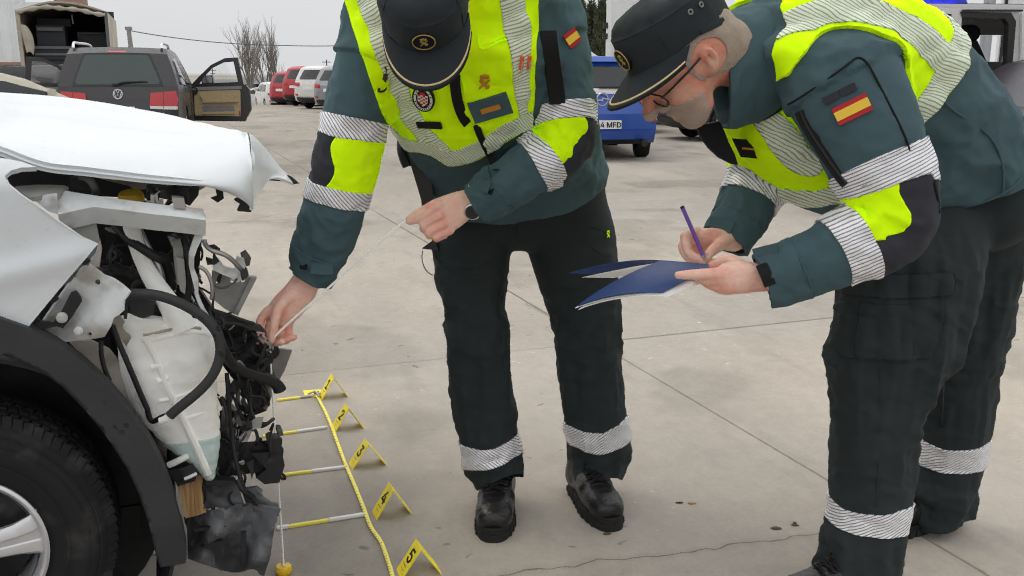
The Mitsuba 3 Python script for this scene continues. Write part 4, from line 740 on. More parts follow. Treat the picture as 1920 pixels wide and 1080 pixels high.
# --- conifers on the right
bs('conifer_green', proc(lambda p, n, uv: mix((.05, .066, .036), (.15, .165, .10), fbm(p.x * 2.1, p.y * 2.1, p.z * 2.1, 4))), .8, two=True)
def conifer(px, Y, top, wpx, seed, label):
    r_ = np.random.default_rng(seed); x, zt = P(px, 100, Y)[0], P(px, top, Y)[2]; w = 1.5 * wpx * Y / 1800; k = thing('conifer', label, 'tree', 'conifers along the far edge of the yard'); put('trunk', tube([(x, Y, -.1), (x, Y, zt * .9)], [.16, .04], 8), 'bark_grey', k); N = 5200
    z = r_.uniform(.15, 1, N) ** .9; ang_ = r_.uniform(0, 6.283, N); lob = .75 + .25 * np.sin(ang_ * 3 + seed + z * 9); rad = w * (1 - z ** 2.6 * .92) * lob * np.sqrt(r_.uniform(.35, 1, N)); c = np.stack([x + rad * np.cos(ang_), Y + rad * np.sin(ang_), z * zt * (1 + .06 * r_.normal(0, 1, N))], 1)
    d = nrm(np.stack([np.cos(ang_), np.sin(ang_), 1.1 + 0 * z], 1) + r_.normal(0, .45, (N, 3))); s = nrm(np.cross(d, r_.normal(0, 1, (N, 3)))); l = r_.uniform(.14, .34, N)[:, None]; ww = l * .24
    v = np.stack([c - s * ww, c + s * ww, c + d * l], 1).reshape(-1, 3); put('crown', (v, np.arange(3 * N).reshape(-1, 3)), 'conifer_green', k, smooth=False)
for i, (px, top, w) in enumerate(((1062, 20, 15), (1086, 12, 17), (1108, 22, 15), (1128, 20, 16), (1152, 26, 18), (1040, 30, 16))): conifer(px, 42 + (i % 3), top, w, i + 5, ['dark green conifer close to the shoulder of the bending person', 'tallest dark conifer of the group on the right', 'dark conifer right of the tallest one', 'dark conifer against the white box lorry', 'dark conifer hidden behind the white box lorry', 'dark conifer hidden behind the bending person'][i])
# ---------------------------------------------------------------- the damaged white car (front end), standing with its nose to the right
def wht(p, n, uv):
    k = fbm(p.x * 5, p.y * 5, p.z * 5, 3); s = smoothstep(.80, .84, noise(p.x * 95, p.y * 95, p.z * 95)) * smoothstep(.5, .65, noise(p.x * 5, p.y * 5, p.z * 5 + 3)); d = smoothstep(.58, .8, fbm(p.x * 2.4, p.y * 2.4, p.z * 6 + 4, 3))
    return mix(mi.Color3f(.63, .665, .69) * (.93 + .12 * k), mi.Color3f(.52, .53, .53), s * .3 + .10 * d)
bs('white_paint', proc(wht), .22, spec=.5, clearcoat=.8, clearcoat_gloss=.9, bump=(proc(lambda p, n, uv: fbm(p.x * 7, p.y * 7, p.z * 7, 2), .004), .0035))
bs('raw_white', proc(lambda p, n, uv: mix((.62, .645, .65), (.36, .345, .32), smoothstep(.45, .72, fbm(p.x * 16, p.y * 16, p.z * 16, 4)))), .45, bump=(proc(lambda p, n, uv: fbm(p.x * 14, p.y * 14, p.z * 14, 3), .002), .005))
bs('grey_panel', proc(lambda p, n, uv: mix((.30, .30, .285), (.17, .165, .155), smoothstep(.35, .7, fbm(p.x * 12, p.y * 12, p.z * 12, 4)))), .5, bump=(proc(lambda p, n, uv: fbm(p.x * 20, p.y * 20, p.z * 20, 3), .002), .004))
def trimc(p, n, uv):
    k = fbm(p.x * 9, p.y * 9, p.z * 9, 4); s = smoothstep(.70, .74, noise(p.x * 90 + p.z * 22, p.y * 60, p.z * 70)) * smoothstep(.55, .7, noise(p.x * 7, p.y * 7, p.z * 7 + 3)); return mix(mi.Color3f(.030, .031, .034) * (.75 + .5 * k), mi.Color3f(.010, .010, .012), s)
bs('trim_plastic', proc(trimc), .62, spec=.4, bump=(proc(lambda p, n, uv: noise(p.x * 900, p.y * 900, p.z * 900) + 2 * fbm(p.x * 16, p.y * 16, p.z * 16, 3), .001), .0008))
bs('engine_black', proc(lambda p, n, uv: C3((.012, .012, .0135)) * (.5 + 1.2 * fbm(p.x * 14, p.y * 14, p.z * 14, 4))), .55, spec=.4, bump=(proc(lambda p, n, uv: fbm(p.x * 40, p.y * 40, p.z * 40, 3), .002), .003))
bs('dusty_black', proc(lambda p, n, uv: mix((.022, .022, .024), (.13, .125, .12), smoothstep(.48, .75, fbm(p.x * 11, p.y * 11, p.z * 11, 4)))), .7, bump=(proc(lambda p, n, uv: fbm(p.x * 30, p.y * 30, p.z * 30, 3), .002), .004))
bs('torn_grey', proc(lambda p, n, uv: mix((.035, .037, .041), (.13, .135, .145), smoothstep(.42, .68, fbm(p.x * 13 + p.z * 7, p.y * 13, p.z * 9, 4)))), .65, bump=(proc(lambda p, n, uv: fbm(p.x * 18, p.y * 18, p.z * 18, 4), .002), .012))
def resv(p, n, uv):
    k = smoothstep(.42, .7, fbm(p.x * 9, p.y * 9, p.z * 9, 4)); return mix((.95, .95, .92), (.70, .67, .58), k * .6)
bs('tank_plastic', proc(resv), .38, spec=.4, flatness=.5, bump=(proc(lambda p, n, uv: fbm(p.x * 13, p.y * 13, p.z * 13, 3), .002), .006))
bs('tank_fluid', (.50, .61, .60), .35, spec=.4)
bs('dull_alloy', (.42, .41, .40), .42, metal=.9)
bs('wheel_silver', (.60, .60, .62), .36, metal=.6, clearcoat=.5)
def tyr(p, n, uv): return mix(mi.Color3f(.013, .013, .014), mi.Color3f(.06, .058, .055), smoothstep(.5, .8, fbm(p.x * 17, p.y * 17, p.z * 17, 4)) * .6)
bs('tyre_rubber', proc(tyr), .78, spec=.3, bump=(proc(lambda p, n, uv: fbm(p.x * 60, p.y * 60, p.z * 60, 2), .001), .001))
bs('wood_fibre', proc(lambda p, n, uv: mix((.48, .31, .15), (.30, .17, .07), smoothstep(.35, .65, fbm(p.x * 200 + p.z * 8, p.y * 200, p.z * 8, 3)))), .8, bump=(proc(lambda p, n, uv: fbm(p.x * 220, p.y * 220, p.z * 10, 3), .001), .004))
bs('oil_cap_yellow', (.62, .40, .03), .5)
bs('dirty_cream', proc(lambda p, n, uv: mix((.46, .43, .38), (.20, .175, .14), smoothstep(.35, .75, fbm(p.x * 12, p.y * 12, p.z * 12, 4)))), .7)
WC = A_([-1.150, 1.828, .305]); cf_, cl_ = A_([.9426, .3338, 0]), A_([-.3338, .9426, 0])
def C(px, py, t=0.): r = ray(px, py); return EYE + r * (((WC - EYE) @ cl_ + t) / (r @ cl_))
def CS(pts): return A_([C(*p) for p in pts])
def panel(out, t=0., th=.004, step=9, bul=None, holes=(), rough=0.):
    """a sheet-metal piece: outline in the plane t (a number, or a function of the picture position), given thickness"""
    tf = t if callable(t) else (lambda x, y: t); o = A_([p[:2] for p in out]); ring = []
    for a, b in zip(o, np.roll(o, -1, 0)): m = max(1, int(np.linalg.norm(b - a) / step)); ring += [a + (b - a) * i / m for i in range(m)]
    pl = Polygon(o).buffer(0)
    for h in holes: pl = pl.difference(Point(h[0], h[1]).buffer(h[2], 8)); ring += [(h[0] + h[2] * math.cos(a), h[1] + h[2] * math.sin(a)) for a in np.linspace(0, 2 * math.pi, 14, endpoint=False)]
    x0, y0, x1, y1 = pl.bounds; inn = pl.buffer(-step * .55)
    for x in np.arange(x0, x1, step):
        for y in np.arange(y0, y1, step):
            if inn.contains(Point(x, y)): ring.append((x, y))
    q = A_(ring); from_d = __import__('scipy.spatial', fromlist=['Delaunay']).Delaunay(q); big = pl.buffer(.3)
    f = np.array([s for s in from_d.simplices if big.contains(Point(*q[s].mean(0)))])
    v = A_([C(x, y, tf(x, y)) for x, y in q]); v = v + cl_ * (rough * (meshkit.fbm(v * 26, 3, 4) - .5))[:, None]; n = np.cross(v[f[:, 1]] - v[f[:, 0]], v[f[:, 2]] - v[f[:, 0]]); fl = (n @ cl_) > 0; f[fl] = f[fl][:, ::-1]
    return shell((v, f), 0, -th)
def hose(pts, r, n=40, rib=0., sides=10, rr=None):
    p = spl(CS(pts), n); rad = np.full(n, r) if rr is None else np.interp(np.linspace(0, 1, n), np.linspace(0, 1, len(rr)), rr)
    return tube(p, rad * (1 + rib * np.sin(np.arange(n) * math.pi)), sides)
wk_ = thing('damaged_car', 'white car with its front bumper torn off and the engine bay laid open', 'car')
cpart = lambda name, mesh, b, smooth=30, label=None, parent=None: put(name, mesh, b, parent or wk_, smooth=smooth, label=label)
def cparts(name, ms, b, smooth=30):
    for m in ms: cpart(name, m, b, smooth)
# bonnet: near edge, rolled shoulder, far edge
nearE = [(-160, 265, .07), (-60, 274, .07), (0, 286, .07), (75, 311, .07), (150, 321, .07), (225, 330, .07), (300, 338, .07), (370, 346, .07), (415, 357, .07), (446, 370, .07), (466, 384, .08), (474, 394, .09)]
shoul = [(-160, 248, .12), (-60, 258, .12), (0, 268, .12), (75, 290, .12), (150, 300, .12), (225, 308, .12), (300, 314, .12), (370, 318, .11), (415, 320, .10), (446, 322, .09), (464, 326, .09), (473, 330, .095)]
mid1 = [(-160, 218, .42), (-60, 228, .42), (0, 234, .42), (75, 241, .42), (150, 250, .42), (225, 258, .42), (300, 264, .42), (370, 270, .36), (415, 273, .30), (446, 276, .24), (462, 279, .20), (470, 283, .17)]
mid2 = [(-160, 190, .90), (-60, 198, .90), (0, 204, .90), (75, 209, .90), (150, 218, .90), (225, 229, .90), (300, 238, .88), (370, 250, .74), (415, 257, .58), (446, 260, .44), (460, 261, .32), (467, 263, .26)]
farE = [(-160, 160, 1.45), (-60, 168, 1.45), (0, 173, 1.45), (75, 178, 1.45), (150, 186, 1.45), (225, 197, 1.42), (300, 212, 1.36), (370, 228, 1.15), (415, 238, .9), (446, 244, .66), (458, 247, .48), (465, 249, .37)]
g = np.stack([CS(r) for r in (nearE, shoul, mid1, mid2, farE)])
hv_, hf_ = patch(g, 40, 90); w_ = (meshkit.fbm(hv_ * [7, 7, 7], 3, 5) - .5) * .010; xx_ = (hv_ - WC) @ cf_; hv_ = hv_ + np.stack([0 * w_, 0 * w_, w_ * np.clip((xx_ - .1) / .4, 0.1, 1)], 1)
if vnorm(hv_, hf_)[:, 2].mean() < 0: hf_ = hf_[:, ::-1]
bon = cpart('bonnet', shell((hv_, hf_), .0, -.012), 'white_paint', 50)
gf = np.stack([CS(r) for r in ([(465, 249, .37), (484, 263, .50), (506, 288, .66), (528, 316, .80), (560, 341, .92)], [(469, 285, .17), (486, 296, .34), (506, 312, .52), (526, 324, .72), (557, 341.5, .88)], [(474, 335, .10), (486, 326, .26), (502, 325, .44), (520, 327, .64), (553, 342.5, .85)], [(475, 394, .09), (484, 366, .20), (497, 346, .34), (514, 333, .54), (549, 344, .80)])])
fv_, ff_ = patch(gf, 22, 34); fv_ = fv_ + ((meshkit.fbm(fv_ * 14, 3, 8) - .5) * .012)[:, None] * A_([.3, -.9, .2])
if (vnorm(fv_, ff_) @ A_([.5, -1, .2])).mean() < 0: ff_ = ff_[:, ::-1]
cpart('bonnet_front', shell((fv_, ff_), 0, -.008), 'white_paint', 50, 'bonnet front buckled down into a drooping fold', bon)
cpart('fold_crease', tube(spl(CS([(465, 250, .36), (468, 264, .26), (470, 284, .165), (472, 300, .14)]), 20), [.0018] * 12 + [.0014, .0012, .001, .0009, .0008, .0006, .0004, .0002], 6), 'engine_black', parent=bon)
cpart('lip', panel([(500, 338), (516, 329), (532, 325), (548, 332), (562, 344), (545, 346), (530, 340)], .82, .02), 'dusty_black', parent=bon)
cpart('torn_lip', panel([(428, 352), (446, 364), (462, 378), (473, 392), (470, 398), (446, 396), (452, 384), (440, 376), (450, 370), (434, 362)], .12, .03), 'dusty_black', parent=bon)
cpart('latch_hook', cat([panel([(402, 341), (416, 343), (420, 372), (408, 380), (396, 372), (407, 368)], .2, .02)]), 'engine_black', parent=bon)
cpart('inner_bonnet', panel([(150, 316), (230, 328), (300, 336), (392, 347), (372, 358), (330, 366), (296, 372), (262, 360), (240, 348), (190, 336)], lambda x, y: .13 + (y - 320) * .006, .01), 'dirty_cream', parent=bon)
# wing
tw = lambda x, y: -.012 + .085 * np.clip((360 - y - .0 * x) / 85, 0, 1) ** 2 + .02 * np.clip((x - 120) / 60, 0, 1) ** 2 - .012 * np.exp(-((y - 520 + .25 * x) / 28) ** 2)
cpart('wing', panel([(-160, 275), (-60, 284), (0, 296), (40, 303), (68, 313), (40, 314), (20, 320), (9, 330), (16, 346), (40, 366), (80, 393), (120, 422), (155, 446), (183, 458), (160, 486), (130, 520), (100, 556), (70, 592), (54, 612), (20, 606), (0, 601), (-60, 585), (-160, 570)], tw, .012, 8), 'white_paint', 40)
cpart('wing_edge', tube(CS([(9, 330, .02), (16, 346, .0), (40, 366, -.01), (80, 393, -.014), (120, 422, -.014), (155, 446, -.006), (183, 458, .006)]), .0025, 6), 'white_paint')
# wheel arch trim
oute = [(-160, 556), (-60, 578), (0, 597), (50, 615), (100, 642), (150, 676), (200, 722), (240, 768), (275, 818), (300, 864), (322, 920), (338, 980), (350, 1042), (348, 1056), (300, 1064)]
inne = [(292, 1040), (280, 985), (262, 930), (238, 878), (205, 826), (165, 775), (120, 728), (75, 695), (30, 674), (0, 664), (-60, 648), (-160, 635)]
av, af = panel(oute + inne, lambda x, y: -.030 + .02 * np.clip((y - 990) / 70, 0, 1), .055, 8); cpart('wheel_arch_trim', (av, af), 'trim_plastic', 40)
# liner, and added dark boxes behind that block light under the car
a = np.linspace(-.5, math.pi * 1.05, 40); rl_ = .425
li = [(WC + cl_ * t + (cf_ * math.cos(x) + A_([0, 0, 1]) * math.sin(x)) * rl_) for t in (.0, .12, .30) for x in a]
i, j = np.meshgrid(np.arange(2), np.arange(39), indexing='ij'); lf = tri(np.stack([i * 40 + j, i * 40 + j + 1, (i + 1) * 40 + j + 1, (i + 1) * 40 + j], -1).reshape(-1, 4))
cpart('wheel_arch_liner', cat([shell((A_(li), lf), .004, -.004), xf(lathe([(0, 0), (.42, 0), (.42, .02), (0, .02)], 40), frame(cl_), WC + cl_ * .31)]), 'engine_black')
bp = lambda s, t, z: WC + cf_ * s + cl_ * t + A_([0, 0, z - WC[2]])
def cbox(s0, s1, t0, t1, z0, z1, b=.01): return hull([bp(s, t, z) for s in (s0, s1) for t in (t0, t1) for z in (z0, z1)])
cpart('body_shell', cat([cbox(-1.2, -.43, .05, 1.55, .22, .86), cbox(-.5, .30, .40, 1.55, .24, .78)]), 'engine_black', smooth=False)
cpart('underbody', cat([cbox(-1.2, .34, .30, 1.45, .16, .23), xf(lathe([(.0, 0), (.31, 0), (.31, .2), (0, .2)], 30), frame(cl_), WC + cl_ * 1.32)]), 'engine_black', smooth=False)
# tyre, rim, brake
tp = [(.172, .008), (.19, .0), (.222, -.006), (.240, -.012), (.262, -.013), (.285, -.008), (.300, .006), (.309, .024), (.313, .05), (.3145, .10), (.313, .15), (.309, .176), (.300, .194), (.28, .204), (.22, .20)]
Rw = frame(cl_, cf_); tp = [(r_ * .955, h_) for r_, h_ in tp]
tk_ = cpart('tyre', lathe(tp, 96, WC, cl_, cf_), 'tyre_rubber', 40)
tb_ = []; proto = [box((0, 0, 0), (.030, .020, .012), rotz(.25), .002), box((0, 0, 0), (.024, .018, .012), rotz(-.25), .002)]
for k in range(86):
    x = k / 86 * 2 * math.pi; 
    for r_i, (tz, rr) in enumerate(((.018, .3055), (.046, .3135), (.076, .3155), (.106, .3155), (.138, .3145), (.170, .309))):
        xx = x + (r_i % 2) * .036; er = A_([math.cos(xx), math.sin(xx), 0]); M_ = np.stack([A_([0, 0, 1]), np.cross(er, [0, 0, 1]), er], 1)
        if r_i == 0: M_ = np.stack([nrm(A_([0, 0, 1]) * .6 + er * .8), np.cross(er, [0, 0, 1]), nrm(er * .6 - A_([0, 0, 1]) * .8)], 1)
        v_, f_ = proto[r_i % 2]; tb_.append(((v_ @ M_.T + er * rr * .955 + A_([0, 0, tz])) @ Rw.T + WC, f_))
put('tread_block', cat(tb_), 'tyre_rubber', tk_, smooth=False, kind='stuff', label='worn dusty tread blocks of the front tyre')
lt_ = [ring_tube(WC - cl_ * .0135 + 0 * cf_, Rw, r, r, .0016, 72) for r in (.21, .252, .275)]; put('sidewall_ring', cat(lt_), 'tyre_rubber', tk_)
RK = .80; rim = cpart('rim', lathe([(r_ * RK, h_) for r_, h_ in ((.212, .004), (.216, -.010), (.209, -.014), (.200, -.009), (.190, .012), (.184, .05), (.180, .16), (.176, .16), (.180, .05), (.186, .012))], 80, WC, cl_, cf_), 'wheel_silver', 40)
for k in range(5):
    x = math.radians(-8 + 72 * k); sec = []
    for r, w, z, d in ((.03, .028, -.006, .03), (.07, .030, -.010, .03), (.11, .034, -.010, .03), (.145, .044, -.006, .028), (.162, .060, .0, .022)):
        er = A_([math.cos(x), math.sin(x), 0]); et = A_([-math.sin(x), math.cos(x), 0]); sec.append([er * r + et * w * p + A_([0, 0, z + q * d]) for p, q in ((-1, .35), (-.8, .05), (-.3, 0), (-.2, .14), (.2, .14), (.3, 0), (.8, .05), (1, .35), (.9, 1), (-.9, 1))])
    v_, f_ = loft(A_(sec)[:, ::-1]); put('spoke', (v_ @ Rw.T + WC, f_), 'wheel_silver', rim, smooth=35)
put('hub', lathe([(0, -.012), (.026, -.012), (.034, -.006), (.05, .0), (.05, .05)], 32, WC, cl_), 'wheel_silver', rim)
cpart('brake_disc', lathe([(.05, .085), (.135, .085), (.135, .105), (.05, .105)], 48, WC, cl_), 'dusty_black')
# black sheet put in as the shade of the headlamp hollow; inner metalwork
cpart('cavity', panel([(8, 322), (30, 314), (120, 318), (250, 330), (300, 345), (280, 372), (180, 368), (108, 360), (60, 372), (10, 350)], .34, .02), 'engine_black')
cpart('lamp_shelf', panel([(28, 349), (70, 346), (118, 347), (128, 350), (112, 360), (80, 366), (55, 370), (40, 362)], lambda x, y: .05 + (366 - y) * .004, .01), 'grey_panel', 40)
cpart('lamp_bracket', panel([(60, 371), (82, 366), (106, 363), (110, 402), (90, 396)], .05, .01), 'raw_white')
cpart('upper_rail', panel([(106, 361), (120, 357), (160, 364), (230, 374), (300, 383), (345, 388), (381, 391), (386, 413), (350, 408), (290, 402), (230, 394), (174, 388), (109, 402)], lambda x, y: .07 - .0012 * (y - 380), .05, 10), 'raw_white', 40)
cparts('rail_bracket', [panel([(322, 370), (345, 372), (349, 392), (326, 390)], .05, .04), panel([(282, 365), (296, 366), (297, 382), (283, 380)], .08, .03), tube(spl(CS([(292, 382, .08), (291, 368, .07), (300, 358, .08)]), 12), .0015, 5)], 'dull_alloy', 40)
cpart('slam_panel', panel([(296, 356), (326, 352), (352, 356), (374, 350), (372, 366), (356, 386), (330, 376), (300, 372)], .20, .05), 'dusty_black')
cpart('oil_cap', lathe([(0, .012), (.024, .012), (.028, .006), (.028, -.01), (0, -.01)], 24, C(246, 370, .22), (0, -.25, 1)), 'oil_cap_yellow', 30)
cpart('oil_neck', lathe([(.02, -.03), (.024, -.012), (.032, -.012), (.032, -.02), (.02, -.04)], 20, C(246, 374, .22), (0, -.25, 1)), 'grey_panel')
cparts('bay_duct', [hose([(150, 332, .12), (168, 338, .11), (178, 352, .11), (178, 366, .13)], .008, 20), panel([(130, 334), (152, 328), (172, 340), (174, 358), (132, 354)], .20, .05)], 'dusty_black')
cpart('inner_wing', panel([(110, 402), (174, 389), (180, 420), (187, 452), (176, 466), (150, 440), (120, 420)], .10, .01), 'grey_panel')
cpart('inner_wing_edge', panel([(186, 452), (190, 470), (186, 500), (172, 500), (166, 492), (178, 478)], .09, .03), 'dirty_cream')
# black sheets standing in for the dark of the bay; engine block, radiator pack
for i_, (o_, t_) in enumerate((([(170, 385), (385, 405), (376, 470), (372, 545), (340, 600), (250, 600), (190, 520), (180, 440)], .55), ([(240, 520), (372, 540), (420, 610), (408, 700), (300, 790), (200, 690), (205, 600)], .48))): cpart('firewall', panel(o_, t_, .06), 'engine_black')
cpart('engine_block', cat([hull(np.vstack([CS([(x, y, t) for x, y in o]) for t in tt])) for o, tt in ((((205, 495), (250, 488), (268, 505), (262, 545), (215, 548)), (.30, .42)), (((196, 420), (222, 430), (215, 470), (200, 474)), (.34, .5)), (((325, 470), (345, 430), (362, 440), (352, 520)), (.36, .5)), (((228, 540), (300, 560), (296, 600), (240, 600)), (.28, .4)))]), 'engine_black', False)
cparts('engine_fitting', [hose([(188, 512, .26), (215, 506, .24), (246, 512, .26), (262, 530, .28)], .013, 30, .08), hose([(250, 545, .2), (262, 528, .19), (283, 536, .2), (286, 552, .22)], .006), hose([(214, 470, .3), (222, 478, .28), (214, 490, .3)], .007, 12)], 'dusty_black')
cpart('filler_pipe', cat([hose([(242, 392, .20), (244, 408, .195), (252, 446, .18), (268, 490, .16), (290, 530, .14), (312, 562, .12), (328, 588, .11), (345, 622, .10)], .02, 40, 0, 16, [.024, .019, .017, .018, .021, .023, .027, .033])]), 'tank_plastic', 40)
cparts('coolant_hose', [hose([(205, 408, .24), (222, 428, .21), (248, 454, .17), (272, 470, .155), (300, 484, .16), (330, 472, .2)], .011, 30), hose([(300, 480, .165), (316, 500, .19), (322, 540, .22)], .012, 16)], 'engine_black', 40)
cparts('silver_pipe', [hose([(262, 430, .20), (272, 452, .185), (284, 474, .18)], .0066, 14), hose([(291, 488, .17), (300, 508, .165), (306, 535, .165), (312, 548, .17)], .008, 14), hose([(284, 474, .18), (291, 488, .17)], .005, 5)], 'dull_alloy', 40)
cpart('radiator_end', panel([(324, 452), (338, 448), (344, 470), (346, 500), (348, 536), (332, 534), (326, 490)], .15, .03), 'grey_panel', 40)
cpart('radiator_blade', panel([(330, 482), (345, 486), (349, 530), (347, 552), (338, 545), (333, 520)], .13, .015), 'grey_panel', 40, 'bent grey blade on the radiator end')
cparts('dark_hose', [hose([(338, 442, .18), (348, 456, .16), (352, 490, .15), (352, 530, .15), (350, 560, .15), (336, 572, .16)], .0095, 30, .05), hose([(330, 440, .2), (340, 446, .17), (350, 450, .17)], .008, 10)], 'engine_black', 40)
cpart('condenser', panel([(326, 410), (374, 414), (366, 440), (352, 458), (330, 452)], .24, .03), 'dusty_black')
cpart('front_pillar', cat([panel([(372, 412), (386, 414), (384, 430), (380, 446), (370, 466), (364, 484), (364, 504), (372, 524), (372, 548), (366, 548), (360, 522), (354, 498), (354, 476), (362, 450), (370, 432)], .10, .02), hose([(368, 546, .10), (374, 566, .10), (384, 585, .10), (392, 598, .10)], .0045, 12)]), 'raw_white', 40)
cparts('bent_pipe', [hose([(383, 450, .13), (388, 462, .12), (402, 471, .11), (422, 478, .11), (440, 492, .12), (452, 505, .14)], .0056, 30), hose([(372, 500, .12), (390, 514, .12), (398, 540, .12), (396, 560, .13)], .0045, 20)], 'dull_alloy', 40)
cparts('crumpled_metal', [panel([(445, 482), (458, 486), (462, 505), (458, 520), (446, 530), (432, 526), (440, 510)], .16, .02, 6), panel([(398, 490), (410, 486), (420, 500), (440, 506), (452, 516), (440, 524), (415, 514), (400, 506)], .15, .02, 6)], 'raw_white', 25)
v_, f_ = panel([(452, 478), (462, 472), (471, 484), (468, 498), (458, 500)], .20, .03, 6); cpart('clip_block', (v_, f_), 'dusty_black', 25)
cparts('skid_plate', [panel([(398, 508), (430, 514), (480, 522), (440, 590), (420, 578), (396, 558)], .22, .012, holes=((407, 530, 2.5), (436, 528, 4), (456, 527, 4))), panel([(470, 520), (482, 521), (446, 592), (438, 588)], .21, .025)], 'grey_panel', 30)
rv_, rf_ = hull(np.vstack([CS([(x, y, t) for x, y in ((398, 590), (440, 600), (500, 628), (512, 650), (506, 760), (478, 770), (430, 700), (405, 660))]) for t in (.26, .36)])); rv_, rf_ = trimesh.remesh.subdivide_to_size(rv_, rf_, .014)[:2]; rm_ = trimesh.Trimesh(rv_, rf_); rm_.merge_vertices(); rv_, rf_ = np.array(rm_.vertices), np.array(rm_.faces); rv_ = rv_ + vnorm(rv_, rf_) * (.045 * (meshkit.fbm(rv_ * 28, 3, 2) - .62))[:, None]
cpart('radiator', (rv_, rf_), 'engine_black', 35)
cparts('torn_strap', [panel([(402, 582), (412, 585), (490, 612), (500, 625), (470, 618), (425, 604), (404, 596)], .19, .02), hose([(395, 575, .16), (402, 600, .15), (432, 606, .17), (470, 618, .19)], .004), hose([(410, 590, .16), (420, 604, .15), (418, 612, .15)], .0035), hose([(430, 590, .18), (455, 600, .18), (476, 606, .19)], .0035)], 'dusty_black')
cparts('crash_box', [panel([(486, 650), (548, 657), (534, 694), (514, 730), (500, 770), (488, 764), (506, 706), (496, 672)], .30, .012), panel([(498, 652), (520, 655), (522, 662), (508, 666), (498, 660)], .29, .01)], 'grey_panel', 30)
cpart('foam_pad', lathe([(0, .006), (.018, .004), (.022, -.004), (0, -.012)], 14, C(508, 660, .285), -cl_), 'engine_black')
# bracket plate of the wing
cpart('wing_bracket', panel([(150, 503), (158, 497), (164, 500), (168, 496), (180, 504), (195, 516), (212, 521), (228, 532), (243, 547), (238, 556), (232, 564), (233, 582), (224, 590), (213, 596), (208, 612), (196, 632), (180, 635), (150, 638), (121, 642), (104, 634), (84, 622), (78, 608), (98, 580), (120, 548), (136, 524)], lambda x, y: .03 - .0005 * (x - 150) + .012 * np.sin((x + y) / 22), .006, 7, holes=((183, 529, 5.2), (168, 627, 4)), rough=.012), 'raw_white', 40, 'bent white bracket plate behind the wing')
cpart('black_clip', panel([(132, 550), (142, 546), (152, 558), (153, 566), (134, 596), (118, 616), (106, 612), (72, 620), (62, 612), (76, 602), (98, 606), (112, 590)], .012, .012, 7), 'engine_black', 30)
cparts('clip_tooth', [panel(o_, .02, .012) for o_ in ([(152, 492), (164, 484), (170, 490), (158, 500)], [(92, 560), (104, 550), (110, 562), (96, 572)], [(58, 604), (70, 594), (76, 604), (64, 612)], [(138, 514), (150, 504), (152, 512), (142, 520)])], 'engine_black')
for px, py, r in ((116, 596, .011), (147, 621, .009)): cpart('bolt', lathe([(0, .004), (r * .55, .004), (r * .6, .002), (r, .001), (r, -.006), (0, -.006)], 18, C(px, py, .004), -cl_), 'raw_white')
# washer tank
tkb = [(limb([[*C(322, 640, .13), .085, .05, *cf_], [*C(318, 690, .13), .100, .062, *cf_], [*C(330, 740, .13), .088, .062, *cf_], [*C(352, 790, .13), .066, .055, *cf_], [*C(376, 840, .13), .036, .045, *cf_], [*C(392, 884, .13), .013, .03, *cf_]], .03)[0], 3.2), (limb([[*C(240, 608, .10), .02, .02, *cf_], [*C(262, 640, .12), .04, .035, *cf_], [*C(290, 690, .13), .05, .05, *cf_]], .03)[0], 2.5, .03), (limb([[*C(350, 622, .11), .040, .03, *cf_], [*C(352, 650, .12), .052, .045, *cf_]], .03)[0], 2.5, .02)]
tv, tf_ = body(tkb, .0065, .03, 4); tv = folds(tv, tf_, .005, 4, (10, 10, 14)); tn = cpart('washer_tank', (tv, tf_), 'tank_plastic', True, 'translucent white washer tank hanging in the open front')
lv = C(350, 822, .10)[2]; put('fluid_level', region((tv, tf_), np.minimum(lv - tv[:, 2], .3), .0012, -.002), 'tank_fluid', tn, smooth=True)
def onT(pts, up=.002, n=24): p = seens(tv, pts); return spl(p + nrm(EYE - p.mean(0)) * up, n)
put('mould_seam', cat([tube(onT([(268, 634), (290, 668), (310, 716), (330, 760)], .001), .007, 8), tube(onT([(330, 760), (350, 800), (372, 846), (390, 888)], .001), .009, 8), tube(onT([(264, 640), (310, 632), (372, 622), (392, 632)], .0), .0042, 6)]), 'tank_plastic', tn)
put('tank_rib', cat([tube(onT([(298, 752), (340, 742), (380, 726), (404, 716)], .0), .0045, 6), tube(onT([(334, 790), (370, 778), (404, 764)], .0), .004, 6), tube(onT([(284, 690), (300, 684)]), .006, 6), tube(onT([(296, 716), (316, 708)]), .006, 6)]), 'tank_plastic', tn)
put('dirt_line', tube(onT([(268, 628), (300, 622), (340, 615), (376, 617)], .001), .0035, 6), 'dirty_cream', tn)
cpart('tank_strut', panel([(205, 595), (222, 592), (262, 628), (262, 648), (240, 655), (222, 628)], .08, .02), 'dirty_cream', 30)
cparts('strut_rod', [hose([(211, 610, .05), (224, 645, .05), (244, 692, .05), (262, 735, .055), (276, 766, .06)], .006, 20), hose([(190, 640, .06), (191, 670, .06), (198, 696, .06), (206, 714, .06)], .005, 20), hose([(276, 766, .06), (286, 790, .06), (296, 786, .05), (318, 780, .03)], .006, 14)], 'engine_black', 40)
cpart('splash_panel', panel([(128, 640), (170, 638), (205, 655), (240, 700), (268, 760), (262, 782), (236, 752), (196, 706), (160, 672)], .10, .01), 'dirty_cream')
